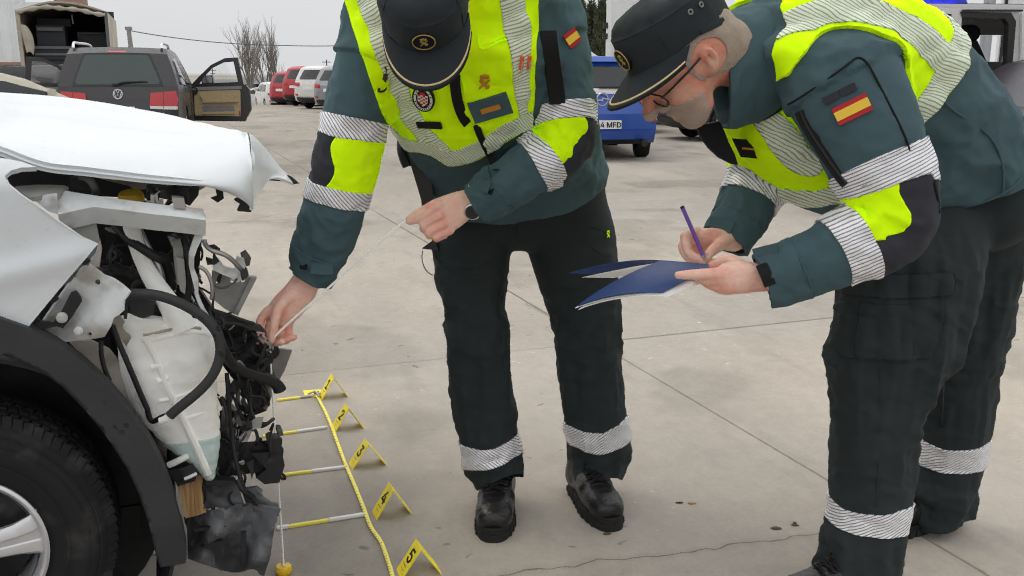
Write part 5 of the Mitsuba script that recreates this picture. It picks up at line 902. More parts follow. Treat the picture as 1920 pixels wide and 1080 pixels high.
# the long hoses over the front
h1 = [(228, 560, .03), (255, 552, .02), (290, 553, .015), (325, 563, .01), (356, 578, .01), (384, 597, .01), (404, 620, .01), (413, 648, .012), (408, 684, .012), (388, 718, .012), (360, 745, .012), (335, 765, .014), (318, 780, .016)]
cpart('corrugated_hose', hose(h1, .0112, 150, .05, 12), 'trim_plastic', 40, 'long black corrugated hose looping past the tank')
cpart('hose_end', hose([(322, 776, .015), (310, 786, .017), (300, 790, .02)], .0085, 8), 'white_plastic', 40)
cparts('wire_loom', [hose([(406, 612, .03), (414, 640, .04), (428, 672, .06), (452, 694, .10), (484, 706, .14), (512, 716, .17), (525, 732, .18)], .0125, 50, .03, 12, [.009, .0105, .0115, .0115, .0115, .013, .016]), hose([(240, 560, .03), (222, 557, .04), (214, 560, .05)], .007, 8)], 'engine_black', 40)
cpart('hose_bracket', cat([panel([(240, 545), (275, 545), (284, 556), (270, 566), (240, 572), (238, 598), (232, 598), (230, 566), (214, 560), (228, 554)], .03, .02), panel([(242, 566), (274, 562), (292, 566), (288, 590), (262, 600), (246, 590)], .10, .02)]), 'dusty_black', 30)
cparts('cable', [hose([(425, 700, .16), (428, 740, .16), (432, 790, .16), (438, 830, .16), (444, 860, .16)], .005, 24), hose([(415, 744, .14), (424, 770, .13), (424, 800, .13), (410, 806, .14)], .0045, 20), hose([(446, 770, .2), (462, 790, .2), (470, 770, .21)], .006, 16), hose([(436, 800, .16), (440, 850, .15), (452, 900, .14), (462, 925, .14)], .0055, 20)], 'engine_black', 40)
# lower front: fan rim, lower beam, undertray
fr = C(448, 775, .34); Rf = frame(nrm(cf_ - cl_ * .5), (0, 0, 1)); cpart('fan_rim', cat([ring_tube(fr, Rf, .085, .085, .010, 40), ring_tube(fr, Rf, .066, .066, .004, 40)] + [tube([fr, fr + Rf @ A_([.08 * math.cos(x), .08 * math.sin(x), 0])], .006, 6) for x in np.linspace(0, 2 * math.pi, 7, endpoint=False)]), 'dull_alloy', 40)
cparts('fan_shroud', [hull(np.vstack([CS([(x, y, t) for x, y in ((412, 770), (452, 760), (470, 790), (450, 830), (414, 840))]) for t in (.42, .5)])), panel([(440, 760), (470, 768), (486, 760), (500, 770), (480, 778), (460, 776)], .30, .02)], 'engine_black')
cpart('lower_beam', cat([hull(np.vstack([CS([(x, y, t) for x, y in ((402, 838), (440, 830), (520, 824), (532, 842), (528, 878), (500, 884), (430, 890), (404, 896))]) for t in (.20, .30)])), panel([(470, 850), (528, 846), (534, 872), (524, 905), (496, 908), (480, 896), (500, 880)], .18, .03, 8), panel([(500, 824), (526, 822), (530, 846), (506, 850)], .17, .04, 7)]), 'engine_black', 25)
cparts('beam_bolt', [lathe([(0, .006), (.008, .006), (.009, 0), (0, 0)], 8, C(436, 869, .19), -cl_), lathe([(0, .006), (.006, .006), (.007, 0), (0, 0)], 8, C(454, 866, .19), -cl_), hose([(432, 872, .185), (446, 868, .182), (456, 864, .185)], .003, 8)], 'dull_alloy')
cpart('pump', cat([hull(np.vstack([CS([(x, y, t) for x, y in ((320, 872), (352, 858), (370, 884), (366, 902), (332, 912))]) for t in (.10, .16)]))] + [hose([(318 + 2 * k, 884 + 4 * k, .09), (340 + 2 * k, 880 + 3 * k, .085), (362 + 2 * k, 872 + 4 * k, .09)], .005, 10) for k in range(5)] + [lathe([(0, .02), (.012, .018), (.019, .008), (.021, 0), (.021, -.03)], 18, C(330, 846, .12), (0, 0, 1))]), 'engine_black', 30)
cparts('pump_strap', [hose([(316, 872, .085), (334, 864, .08), (352, 854, .085)], .0075, 10), hose([(346, 898, .08), (358, 893, .08), (368, 888, .085)], .004, 8)], 'white_plastic', 30)
cpart('broken_board', panel([(333, 908), (345, 901), (360, 893), (376, 890), (380, 900), (378, 918), (382, 938), (380, 956), (388, 960), (372, 966), (348, 972), (340, 940)], .12, .025, 7), 'wood_fibre', 25, 'piece of splintered tan fibreboard')
cparts('undertray', [panel([(380, 906), (410, 902), (444, 902), (452, 926), (456, 952), (430, 956), (400, 950), (384, 958), (380, 930)], .14, .012, 5, rough=.035), panel([(350, 976), (384, 956), (430, 958), (474, 946), (498, 952), (520, 956), (514, 1000), (508, 1040), (495, 1078), (470, 1066), (436, 1074), (400, 1066), (352, 1046)], lambda x, y: .11 + .03 * np.sin(x / 17 + y / 40), .012, 5, rough=.035), panel([(462, 920), (478, 914), (500, 936), (522, 944), (522, 966), (500, 958), (480, 962), (468, 944)], .16, .015, 5, rough=.035)], 'torn_grey', 20)
cparts('undertray_slot', [panel([(378, 1026), (402, 1016), (418, 1014), (416, 1046), (404, 1060), (400, 1030)], .075, .012), panel([(452, 1000), (462, 998), (460, 1052), (452, 1060)], .075, .012), panel([(362, 992), (420, 984), (424, 988), (366, 998)], .085, .012)], 'engine_black')
cparts('tray_bracket', [panel([(455, 926), (468, 926), (480, 935), (474, 946), (460, 942)], .13, .02), hose([(446, 900, .13), (456, 920, .12), (468, 930, .13), (484, 946, .13)], .006, 16), panel([(385, 900), (440, 902), (444, 908), (386, 910)], .12, .03)], 'engine_black', 25)
cpart('chassis_leg', cat([cbox(.30, .46, .45, .55, .30, .40), cbox(.30, .44, 1.1, 1.5, .25, .85), cbox(.30, .40, .5, 1.2, .72, .80)]), 'engine_black', False)

# the tangle of wiring, brackets and connectors round the crushed front
rw = np.random.default_rng(21)
ZN = (((392, 512), (585, 770), (.19, .27), 34), ((408, 528), (755, 905), (.14, .24), 30), ((196, 372), (392, 590), (.20, .36), 26), ((345, 470), (880, 965), (.10, .15), 10), ((250, 380), (345, 372), (.12, .22), 12), ((372, 470), (440, 540), (.12, .2), 10))
LIM = Polygon([(190, 335), (384, 346), (392, 420), (384, 450), (452, 480), (462, 515), (448, 580), (508, 628), (514, 660), (508, 770), (532, 824), (532, 900), (524, 985), (345, 975), (300, 800), (190, 560)])
for (xa, xb), (ya, yb), (ta, tb), N_ in ZN:
    for _ in range(N_):
        x, y, t = rw.uniform(xa, xb), rw.uniform(ya, yb), rw.uniform(ta, tb)
        if not LIM.contains(Point(x, y)): continue
        u = rw.random(); mt = ('engine_black', 'dusty_black', 'dusty_black', 'grey_panel', 'dull_alloy')[int(rw.choice(5, p=(.36, .28, .16, .12, .08)))]
        if u < .5:
            a = rw.uniform(0, 6.28); pts = [(x, y, t)]
            for _k in range(4):
                a += rw.normal(0, .7); nx, ny = pts[-1][0] + 17 * math.cos(a), pts[-1][1] + 21 * math.sin(a)
                if not LIM.contains(Point(nx, ny)): a += 2.4; nx, ny = pts[-1][0] + 12 * math.cos(a), pts[-1][1] + 12 * math.sin(a)
                pts.append((nx, ny, pts[-1][2] + rw.normal(0, .012)))
            cpart('wire', hose(pts, rw.uniform(.0014, .0045), 22, 0, 6), mt if mt != 'grey_panel' else 'engine_black', 40)
        elif u < .8:
            k_ = rw.integers(5, 8); a = np.sort(rw.uniform(0, 6.28, k_)); rr = rw.uniform(6, 20, k_); pl = [(x + r_ * math.cos(b) * .8, y + r_ * math.sin(b)) for r_, b in zip(rr, a)]
            try: cpart('bracket_scrap', panel(pl, t, rw.uniform(.004, .014), 8, rough=.03), mt, 25)
            except Exception: pass
        else:
            Rr = frame(rw.normal(0, 1, 3)); o = C(x, y, t); s3 = rw.uniform(.008, .026, 3); cpart('connector', cat([box((0, 0, 0), s3, None, .002), box((0, 0, s3[2] * .6), s3 * [.6, .6, .5], None, .001), lathe([(s3[0] * .22, s3[2] * .8), (s3[0] * .22, s3[2] * 1.5), (0, s3[2] * 1.5)], 8)]), mt, 25) if False else cpart('connector', xf(cat([box((0, 0, 0), s3, None, .002), box((0, 0, s3[2] * .6), s3 * [.6, .6, .5], None, .001)]), Rr, o), mt, 25)
# ---------------------------------------------------------------- first person: bends over, lets down the plumb line
p1 = thing('person', 'person facing us bent over, letting a white plumb line down from the raised hand', 'person')
torso1 = limb([S(972, 410, 2.76, 168, .155), S(970, 370, 2.74, 172, .165), S(962, 310, 2.66, 166, .172), S(945, 250, 2.56, 170, .172), S(918, 190, 2.46, 178, .165), S(890, 120, 2.37, 182, .155), S(872, 50, 2.31, 185, .14), S(866, -20, 2.28, 170, .12), S(862, -75, 2.27, 120, .09)], .04)[0]
armR1 = limb([S(728, 20, 2.30, 66, .085), S(698, 90, 2.28, 62, .083), S(684, 150, 2.27, 60, .08), S(668, 220, 2.27, 59, .08), S(652, 290, 2.28, 59, .079), S(638, 350, 2.29, 57, .076), S(621, 410, 2.30, 54, .07), S(604, 460, 2.32, 51, .065), S(594, 490, 2.33, 46, .058), S(585, 516, 2.335, 41, .05)], .03)[0]
armL1 = limb([S(1020, 20, 2.36, 64, .085), S(1042, 80, 2.34, 60, .082), S(1053, 140, 2.33, 56, .078), S(1060, 200, 2.32, 54, .075), S(1064, 245, 2.31, 52, .07), S(1048, 283, 2.30, 50, .066), S(1005, 312, 2.29, 48, .062), S(960, 338, 2.29, 46, .058), S(925, 360, 2.30, 43, .052), S(897, 378, 2.31, 37, .046)], .03)[0]
tend = lambda q: np.sum(np.linalg.norm(np.diff(q[:, :3], axis=0), axis=1))
v, f = body([(torso1, 2.5, .03), (armR1, 2, .05), (armL1, 2, .03)], .0066, .03, 6)
tR, aR, dR = along(v, armR1); tL, aL, dL = along(v, armL1); tT, aT, dT = along(v, torso1)
onR = (dR < .11) & (v[:, 0] < P(735, 220, 2.3)[0] + .0) ; onL = (dL < .085) & (v[:, 1] < 2.45)
n0 = vnorm(v, f); mR = onR * np.clip((tR - .12) / .1, 0, 1); mL = onL * np.clip((tL - .08) / .08, 0, 1)
v = folds(v, f, .015, 4, mask=mR * (1.1 - .8 * bump1(tR, .24, .50, .1)), q=armR1, kt=11, ka=.8); v = folds(v, f, .0075, 9, mask=mR, q=armR1, kt=26, ka=1.2)
v = folds(v, f, .015, 6, mask=mL, q=armL1, kt=13, ka=.9); v = folds(v, f, .005, 5, mask=mL, q=armL1, kt=30, ka=1.1)
rest = (~(onR & (tR > .12))) & (~(onL & (tL > .08)))
v = folds(v, f, .022, 2, (5.5, 9, 7.5), mask=rest * 1.); v = folds(v, f, .008, 12, (16, 14, 9), mask=rest * 1.)
hn = nrm(P(962, 310, 2.66) - P(972, 410, 2.76)) + A_([-.12, 0, 0]); v, f = clip(v, f, (v - P(980, 392, 2.60)) @ hn)
for q, on_ in ((armR1, .1), (armL1, .08)):
    t, an, d = along(v, q); v, f = clip(v, f, np.where((d < .09) & (t > .2), tend(q) + .004 + .004 * np.sin(2 * an) - t, .05))
J1 = (v, f); tR, aR, dR = along(v, armR1); tL, aL, dL = along(v, armL1); tT, aT, dT = along(v, torso1); onR = (dR < .11) & (v[:, 0] < P(735, 220, 2.3)[0]); onL = (dL < .085) & (v[:, 1] < 2.45)
jk = put('jacket', J1, 'green_softshell', p1, smooth=True)
# sleeve right: bands and colour panels
tb = lambda q, pts: [along(seens(v, [p]), q)[0][0] for p in pts]
r0, r1, r2, r3 = tb(armR1, [(672, 226), (664, 272), (645, 365), (634, 398)])
r0 += .004; offR = .010 * np.sin(aR + .6); tRw = tR + offR; big = 1e3
lim = np.where(onR, 1., -1.) * .05
uvR = flatuv(v, armR1, 1.); uvL = flatuv(v, armL1[18:], -1.)
def sleeve_parts(J, key, t, an, on, uv, cuts, yel, wav, yoff=0.):
    a0, a1, b0, b1 = cuts; mk = np.minimum
    put('reflective_band', *[x for x in [region(J, mk(mk(t - a0, a1 - t), on), .0042, uvs=uv)]][0][:1], 'reflective_grey', key, uv=None) if False else None
    for lo, hi in ((a0, a1), (b0, b1)):
        m, u = region(J, mk(mk(t - lo, hi - t), on), .0042, uvs=uv); put('reflective_band', m, 'reflective_grey', key, uv=u)
    dy = np.cos(an - yel); edge = dy - wav(t)
    m = region(J, mk(mk(t - a1 + .002, b0 + .002 - t), mk(edge * .05, on)), .0030); put('sleeve_panel', m, 'hi_vis', key, smooth=True, label='bright yellow panel on the sleeve between two bands')
    m = region(J, mk(mk(t - a1 + .002, b0 + .002 - t), mk(-edge * .05, on)), .0018); put('elbow_panel', m, 'navy_fabric', key, smooth=True, label='dark navy panel on the outside of the sleeve')
ang = lambda q, px, py: along(seens(v, [(px, py)]), q)[1][0]
yR = ang(armR1, 690, 320); tm = (r1 + r2) / 2
sleeve_parts(J1, jk, tRw, aR, lim, uvR, (r0, r1, r2, r3), yR, lambda t: .42 - .12 * np.sin((t - r1) / (r2 - r1) * 6.28 * 1.0 + .4))
l0, l1, l2, l3 = tb(armL1, [(1055, 192), (1058, 228), (1032, 290), (1002, 318)])
limL = np.where(onL, 1., -1.) * .05; yL = ang(armL1, 1020, 250)
sleeve_parts(J1, jk, tL + .008 * np.sin(aL), aL, limL, uvL, (l0, l1, l2, l3), yL, lambda t: .30 - .11 * np.sin((t - l1) / (l2 - l1) * 6.28 * 1.3))
# cuffs
def cuff(q, key, J, on, t, lo, hi, strap_at=None):
    m = region(J, np.minimum(np.minimum(t - lo, hi - t), on), .0022, -.006); put('cuff', m, 'green_softshell', key, smooth=True)
    put('seam', tube(q_ring(q, lo, .0022), .0016, 5, closed=True), 'green_softshell', key)
def q_ring(q, t0, out):
    l = np.concatenate([[0], np.cumsum(np.linalg.norm(np.diff(q[:, :3], axis=0), axis=1))]); c = A_([np.interp(t0, l, q[:, i]) for i in range(8)]); i = min(np.searchsorted(l, t0), len(q) - 1); i = max(i, 1)
    ax = nrm(q[i, :3] - q[i - 1, :3]); A = nrm(c[5:] - ax * (c[5:] @ ax)); B = np.cross(ax, A); a = np.linspace(0, 2 * np.pi, 36, endpoint=False)
    return c[:3] + np.cos(a)[:, None] * A * (c[3] + out) + np.sin(a)[:, None] * B * (c[4] + out)
tend = lambda q: np.sum(np.linalg.norm(np.diff(q[:, :3], axis=0), axis=1))
cuff(armR1, jk, J1, lim, tR, tend(armR1) - .075, tend(armR1) + .025); cuff(armL1, jk, J1, limL, tL, tend(armL1) - .07, tend(armL1) + .025)
def tab(v, pts, w, bsdf, key, name, out=.006, label=None):
    p = seens(v, pts); n = nrm(EYE - p.mean(0)); put(name, strip(spl(p, 10) if len(p) > 2 else p, w, np.tile(n, (10 if len(p) > 2 else len(p), 1)), .006, out), bsdf, key, smooth=False, label=label)
tab(v, [(563, 496), (577, 498)], .020, 'black_webbing', jk, 'cuff_loop'); tab(v, [(583, 500), (605, 503), (624, 503)], .030, 'green_softshell', jk, 'cuff_tab', .009)
tab(v, [(893, 338), (903, 346), (918, 352)], .028, 'green_softshell', jk, 'cuff_tab', .010); tab(v, [(905, 352), (924, 360)], .016, 'black_webbing', jk, 'cuff_loop', .006)
# sleeve pocket zip, flag
zp = seens(v, [(1026, 58), (1030, 90), (1036, 130), (1042, 170), (1044, 195)]); zn = nrm(EYE - zp) + [.25, 0, 0]
put('sleeve_zip', strip(spl(zp, 16), .036, np.tile(nrm(zn.mean(0)), (16, 1)), .010, .011), 'black_webbing', jk, smooth=False)
def flag(v, c, dx, dy, key, out=.006):
    """three stripes; c, the picture positions of its middle, its right end and its top"""
    o = seen(v, *c); n = nrm(nrm(EYE - o) + A_(out if not np.isscalar(out) else (0, 0, 0))); ex = nrm(dx - n * (A_(dx) @ n)) * np.linalg.norm(dx); ey = np.cross(n, nrm(ex)) * dy
    fk = put('flag_patch', box(o + n * .004, (1, 1, 1)) if False else prism([(-.5, -.5), (.5, -.5), (.5, .5), (-.5, .5)], o + n * .002, ex, ey, .0035), 'red_patch', key, smooth=False, label='red and yellow flag patch on the sleeve')
    put('stripe', prism([(-.5, -.24), (.5, -.24), (.5, .24), (-.5, .24)], o + n * .0052, ex, ey, .0012), 'yellow_patch', fk, smooth=False)
w0 = seen(v, 1066, 76); w1 = seen(v, 1078, 68); flag(v, (1071, 72), (w1 - w0) / np.linalg.norm(w1 - w0) * .035 * 0 + A_([.028, .008, .020]), .034, jk, (.5, .1, .1))
# vest
armA = plane3(P(656, 0, 2.3), seen(v, 690, 140), P(735, 225, 2.40), P(850, 120, 2.3)); armB = plane3(P(1012, 0, 2.36), seen(v, 1003, 100), P(1002, 225, 2.42), P(900, 120, 2.3))
hs = seens(v, [(800, 285), (850, 308), (900, 314), (945, 305), (1000, 262)]); ht = along(hs, torso1)[0]; hemv = tT - np.interp(v[:, 0], hs[:, 0], ht); hem = lambda w: hemv
sv = np.minimum(np.minimum(armA(v), armB(v)), hem(v)); sv = np.where(onL & (v[:, 1] < hs[1][1] - .02) & (tL > .2), -1, sv)
uvT = np.stack([v[:, 0], v[:, 2] - .4 * v[:, 1]], 1)
vm = region(J1, sv, .0085, -.004); vk = put('vest', vm, 'hi_vis', p1, smooth=True)
bm, bu = region(J1, np.minimum(np.minimum(hem(v) - .004, .056 - hem(v)), sv), .0115, .004, uvs=uvT); put('reflective_band', bm, 'reflective_lime', vk, uv=bu)
for pts in ([(690, -40), (697, 0), (722, 80), (742, 140), (768, 200), (800, 250), (840, 290)], [(955, -40), (960, 0), (970, 60), (981, 120), (990, 180), (996, 235)]):
    pa = spl(seens(v, pts), 40); d, s = dist_line(v, pa); bm, bu = region(J1, np.minimum(np.minimum(.028 - d, hem(v) - .054), np.minimum(armA(v) - .012, armB(v) - .012)), .0112, .004, uvs=np.stack([v[:, 0] * .15, s * 1.5], 1)); put('reflective_band', bm, 'reflective_lime', vk, uv=bu)
# edge binding and the front zip
def on_vest(pts, up=.009): p = seens(v, pts); n = nrm(EYE - p.mean(0)); return p + n * up, n
def rib(pts, r, bsdf, key, name, n=24, up=.009): p, nn = on_vest(pts, up); put(name, tube(spl(p, n), r, 6), bsdf, key)
zp, zn = on_vest([(853, 140), (856, 180), (866, 215), (878, 232)], .019); put('zip_flap', strip(spl(zp, 20), .024, np.tile(zn, (20, 1)), .006, .002), 'black_webbing', vk, smooth=False)
zp, zn = on_vest([(893, 235), (905, 265), (920, 295), (929, 318)], .018); put('zip', strip(spl(zp, 16), .016, np.tile(zn, (16, 1)), .005, .002), 'black_webbing', vk, smooth=False)
rib([(866, 150), (872, 190), (884, 226), (915, 232)], .0022, 'hi_vis', vk, 'stitching'); rib([(897, 86), (925, 78), (947, 66)], .003, 'hi_vis', vk, 'pocket_seam'); rib([(897, 66), (905, 92), (930, 84), (950, 76)], .003, 'hi_vis', vk, 'pocket_flap')
rib([(958, 118), (980, 124), (1000, 120)], .0025, 'reflective_lime', vk, 'pen_pocket')
def badge(pts, bsdf, key, name, up=.013, th=.006, label=None): p, n = on_vest(pts, up); return put(name, plate(p, th, n), bsdf, key, smooth=False, label=label), p, n
ov = lambda cx, cy, rx, ry, n=28, rot=0.: [(cx + rx * math.cos(t) * math.cos(rot) - ry * math.sin(t) * math.sin(rot), cy + rx * math.cos(t) * math.sin(rot) + ry * math.sin(t) * math.cos(rot)) for t in np.linspace(0, 2 * math.pi, n, endpoint=False)]
def flatbadge(c, n, up, w, h, shape, bsdf, key, name, lift=0.): pass
# round unit badge: placed as one stiff disc on the chest
def stiff(px, py, roll=0., up=.014, tilt=(0, 0, 0)):
    o = seen(v, px, py); near = np.argsort(np.linalg.norm(v - o, axis=1))[:160]; n = nrm(vnorm(v, f)[near].mean(0) + A_(tilt)); ex = nrm(A_([1, 0, 0]) - n * n[0]); ey = np.cross(n, ex); c, s = math.cos(roll), math.sin(roll)
    return o + n * up, ex * c + ey * s, ey * c - ex * s, n
o, ex, ey, n = stiff(797, 178, math.radians(-2)); Rb = np.stack([ex, ey, n], 1); el = lambda rx, ry, k=30: [(rx * math.cos(t), ry * math.sin(t)) for t in np.linspace(0, 2 * math.pi, k, endpoint=False)]
ub = put('unit_badge', prism(el(.0265, .0345), o - n * .004, ex, ey, .006), 'black_webbing', vk, smooth=False, label='oval unit badge with black rim below the cap')
put('ring', prism(el(.0225, .0305), o + n * .0022, ex, ey, .0006), 'white_patch', ub, smooth=False); put('shield', prism(el(.0165, .0240), o + n * .003, ex, ey, .0006), 'black_webbing', ub, smooth=False)
put('shield_field', prism([(-.012, .012), (.012, .012), (.012, -.006), (0, -.019), (-.012, -.006)], o + n * .0038, ex, ey, .0006), 'white_patch', ub, smooth=False)
sm = []
for ix in range(4):
    for iy in range(6):
        if (ix + iy) % 2 == 0: sm.append(prism([(-.0025, -.002), (.0025, -.002), (.0025, .002), (-.0025, .002)], o + n * .0045 + ex * (ix * .0055 - .008) + ey * (.010 - iy * .0045), ex, ey, .0005))
sm.append(prism(el(.007, .004, 12), o + n * .0045 + ey * .0165, ex, ey, .0006)); put('shield_charges', cat(sm), 'red_patch', ub, smooth=False)
put('rim_marks', cat([xf(box((0, 0, 0), (.0022, .0034, .0006)), np.stack([-ex * math.sin(t) + ey * math.cos(t), ex * math.cos(t) + ey * math.sin(t), n], 1), o + n * .0030 + ex * (.0195 * math.cos(t)) + ey * (.0272 * math.sin(t))) for t in np.radians([200, 216, 232, 248, 264, 280, 296, 312, 328, 344, 20, 40, 140, 160])]), 'black_webbing', ub, smooth=False)
o, ex, ey, n = stiff(808, 228, math.radians(13)); put('name_strip', prism([(-.031, -.0085), (.031, -.0085), (.031, .0085), (-.031, .0085)], o - n * .004, ex, ey, .006), 'black_webbing', vk, smooth=False, label='plain black name strip on the vest')
o, ex, ey, n = stiff(919, 196, math.radians(17), .015); rk = put('rank_patch', prism([(-.046, -.028), (.046, -.028), (.046, .028), (-.046, .028)], o - n * .006, ex, ey, .008), 'green_softshell', vk, smooth=False, label='dark green rank patch with an orange bar')
put('rank_bar', prism([(-.023, -.0065), (.023, -.0065), (.023, .0065), (-.023, .0065)], o + n * .0022, ex, ey, .002), 'orange_patch', rk, smooth=False)
o, ex, ey, n = stiff(908, 150, math.radians(-3), .013); put('chest_emblem', emblem(o, np.stack([ex, ey, n], 1), .034), 'orange_patch', vk, smooth=False)
# pens in the pocket
for i, (px, c) in enumerate(((975, 0), (988, 1))):
    o, ex, ey, n = stiff(px, 112, math.radians(-6), .014); put('pen', tube([o - ey * .018, o + ey * .012], .0045, 8), 'orange_plastic', vk); put('pen_clip', tube([o + n * .006 - ey * .03, o + n * .006 + ey * .002], .0014, 6), 'silver_metal', vk)
# cord with toggle
o1, _ = on_vest([(722, 126), (723, 138), (721, 150), (726, 160), (720, 170), (710, 171), (712, 166)], .013); put('drawcord', tube(spl(o1, 30), .0022, 6), 'black_webbing', vk); put('cord_toggle', tube(o1[1:3], .0055, 8), 'black_plastic', vk)
# trousers
legR1 = limb([S(905, 400, 2.78, 82, .145), S(886, 450, 2.76, 76, .13), S(884, 520, 2.73, 66, .108), S(891, 590, 2.70, 56, .092), S(897, 640, 2.685, 53, .088), S(900, 700, 2.69, 55, .088), S(908, 770, 2.70, 55, .088), S(918, 838, 2.70, 52, .085), S(927, 872, 2.69, 48, .082), S(932, 893, 2.68, 43, .076)], .03)[0]
legL1 = limb([S(1052, 400, 2.80, 88, .15), S(1070, 450, 2.79, 83, .135), S(1084, 520, 2.77, 72, .112), S(1098, 590, 2.75, 61, .095), S(1104, 650, 2.74, 58, .09), S(1113, 720, 2.75, 58, .09), S(1120, 790, 2.76, 56, .09), S(1123, 838, 2.765, 54, .088), S(1122, 866, 2.76, 49, .082), S(1120, 884, 2.755, 43, .076)], .03)[0]
pel1 = limb([S(974, 398, 2.78, 140, .075), S(974, 370, 2.77, 160, .155), S(970, 330, 2.72, 155, .15)], .03)[0]
v, f = body([(pel1, 2.3, .04), (legR1, 2.2, .012), (legL1, 2.2, .012)], .0066, .02, 6)
for q, sd in ((legR1, 3), (legL1, 8)):
    t, an, d = along(v, q); L = tend(q); other = along(v, legL1 if sd == 3 else legR1)[2]; m = (d < other) * np.clip((t - .05) / .12, 0, 1)
    v = folds(v, f, .023, sd, mask=m * (.35 + .9 * bump1(t, .26, .46, .14) + 1.0 * np.clip((t - L + .13) / .08, 0, 1)), q=q, kt=9, ka=.75)
    v = folds(v, f, .0065, sd + 3, mask=m, q=q, kt=24, ka=1.); v = folds(v, f, .020, sd + 6, (16, 9, 2.2), mask=m * bump1(t, .42, .78, .2))
for q, oth in ((legR1, legL1), (legL1, legR1)):
    t, an, d = along(v, q); v, f = clip(v, f, np.where(d < along(v, oth)[2], tend(q) + .012 * np.cos(an * 2 + 1) + .012 - t, .05))
TR1 = (v, f); tk = put('trousers', TR1, 'dark_trousers', p1, smooth=True)
for q, oth, py0, py1, px in ((legR1, legL1, 838, 876, 918), (legL1, legR1, 808, 848, 1124)):
    t, an, d = along(v, q); b0, b1 = [along(seens(v, [p]), q)[0][0] for p in ((px, py0), (px, py1))]; sel = np.where(d < along(v, oth)[2], .05, -.05)
    m, u = region(TR1, np.minimum(np.minimum(t - b0 + .007 * np.sin(3 * an), b1 - t - .007 * np.sin(3 * an)), sel), .004, uvs=flatuv(v, q, 1 if px < 1000 else -1)); put('reflective_band', m, 'reflective_grey', tk, uv=u)
def trib(pts, r=.0014, name='seam', n=30, bsdf='dark_trousers'): p = seens(v, pts); put(name, tube(spl(p + nrm(EYE - p.mean(0)) * .001, n), r, 5), bsdf, tk)
trib([(1006, 520), (1036, 610), (1048, 700), (1062, 790)]); trib([(946, 520), (938, 600), (946, 700), (958, 790)]); trib([(1096, 440), (1118, 470), (1142, 480)], .002); trib([(1108, 425), (1130, 432), (1148, 440)], .002)
trib([(806, 470), (840, 500), (880, 505), (930, 480)], .002); trib([(968, 400), (970, 425), (966, 445)], .002, 'fly_seam')
o, ex, ey, n = stiff(1138, 439, math.radians(8), .006); put('pocket_emblem', emblem(o, np.stack([ex, ey, n], 1), .020), 'hi_vis', tk, smooth=False)
# boots
boot((-.035, 2.785), (-.055, 2.468), p1, 1.17); boot((.200, 2.85), (.292, 2.535), p1, 1.15)
# head, hands
H1 = P(801, 36, 2.10); th = math.radians(54); rl = math.radians(3); fw = A_([.06, -math.cos(th), -math.sin(th)]); fw = nrm(fw); up = nrm(A_([.0, -math.sin(th), math.cos(th)])); up = nrm(up - fw * (up @ fw)); rt = np.cross(fw, up); rt, up = rt * math.cos(rl) - up * math.sin(rl), up * math.cos(rl) + rt * math.sin(rl)
R1 = np.stack([rt, fw, up], 1)
def head(c, R, neck, s=1.):
    X = [1, 0, 0]; q = lambda st, e=2.: (limb(st, .02)[0], e)
    L = [q([[0, -.035, .030, .070, .080, *X], [0, .015, .034, .076, .088, *X], [0, .035, .040, .066, .075, *X]]), q([[0, .03, .0, .066, .06, *X], [0, .050, -.045, .056, .046, *X], [0, .062, -.080, .034, .028, *X]]),
         (limb([[-.045, .050, -.06, .022, .024, 0, 1, 0], [0, .078, -.090, .019, .018, 0, 1, 0], [.045, .050, -.06, .022, .024, 0, 1, 0]], .01)[0], 2, .02), (limb([[0, .094, .026, .010, .010, *X], [0, .115, -.004, .0115, .013, *X], [0, .128, -.021, .0145, .013, *X]], .01)[0], 2, .012),
         (limb([[-.015, .103, -.026, .009, .008, *X], [.015, .103, -.026, .009, .008, *X]], .01)[0], 2, .010), (limb([[-.052, .070, .036, .011, .009, 0, 0, 1], [-.022, .090, .036, .011, .010, 0, 0, 1], [.022, .090, .036, .011, .010, 0, 0, 1], [.052, .070, .036, .011, .009, 0, 0, 1]], .012)[0], 2, .016),
         (limb([[-.025, .084, -.053, .007, .007, 0, 0, 1], [0, .099, -.050, .0075, .008, 0, 0, 1], [.025, .084, -.053, .007, .007, 0, 0, 1]], .008)[0], 2, .009), (limb([[-.021, .084, -.066, .007, .007, 0, 0, 1], [0, .096, -.066, .008, .008, 0, 0, 1], [.021, .084, -.066, .007, .007, 0, 0, 1]], .008)[0], 2, .007)]
    for sg in (-1, 1):
        L.append((limb([[sg * .045, .068, -.012, .022, .020, *X], [sg * .050, .045, -.03, .022, .02, *X]], .02)[0], 2, .02))
        e = [(.075, -.003, .022), (.080, -.014, .027), (.083, -.022, .019), (.082, -.022, .004), (.078, -.014, -.012), (.074, -.004, -.021), (.073, .001, -.016)]
        L.append((limb([[sg * x, y, z, .0062, .0052, *X] for x, y, z in e], .006)[0], 2, .006)); L.append((limb([[sg * .074, -.008, .02, .006, .014, 0, 1, 0], [sg * .072, -.006, -.012, .006, .012, 0, 1, 0]], .01)[0], 2, .007))
    nk = (A_(neck) - c) @ R / s; L.append((limb([[0, -.035, -.02, .058, .062, *X], [*(nk * .5 + A_([0, -.03, -.035]) * .5), .060, .064, *X], [*nk, .066, .068, *X]], .03)[0], 2, .03))
    v, f = body(L, .0045, .02, 3); return v, f, xf((v, f), R, c, s)
hv, hf, hm = head(H1, R1, P(862, -10, 2.29), 1.03)
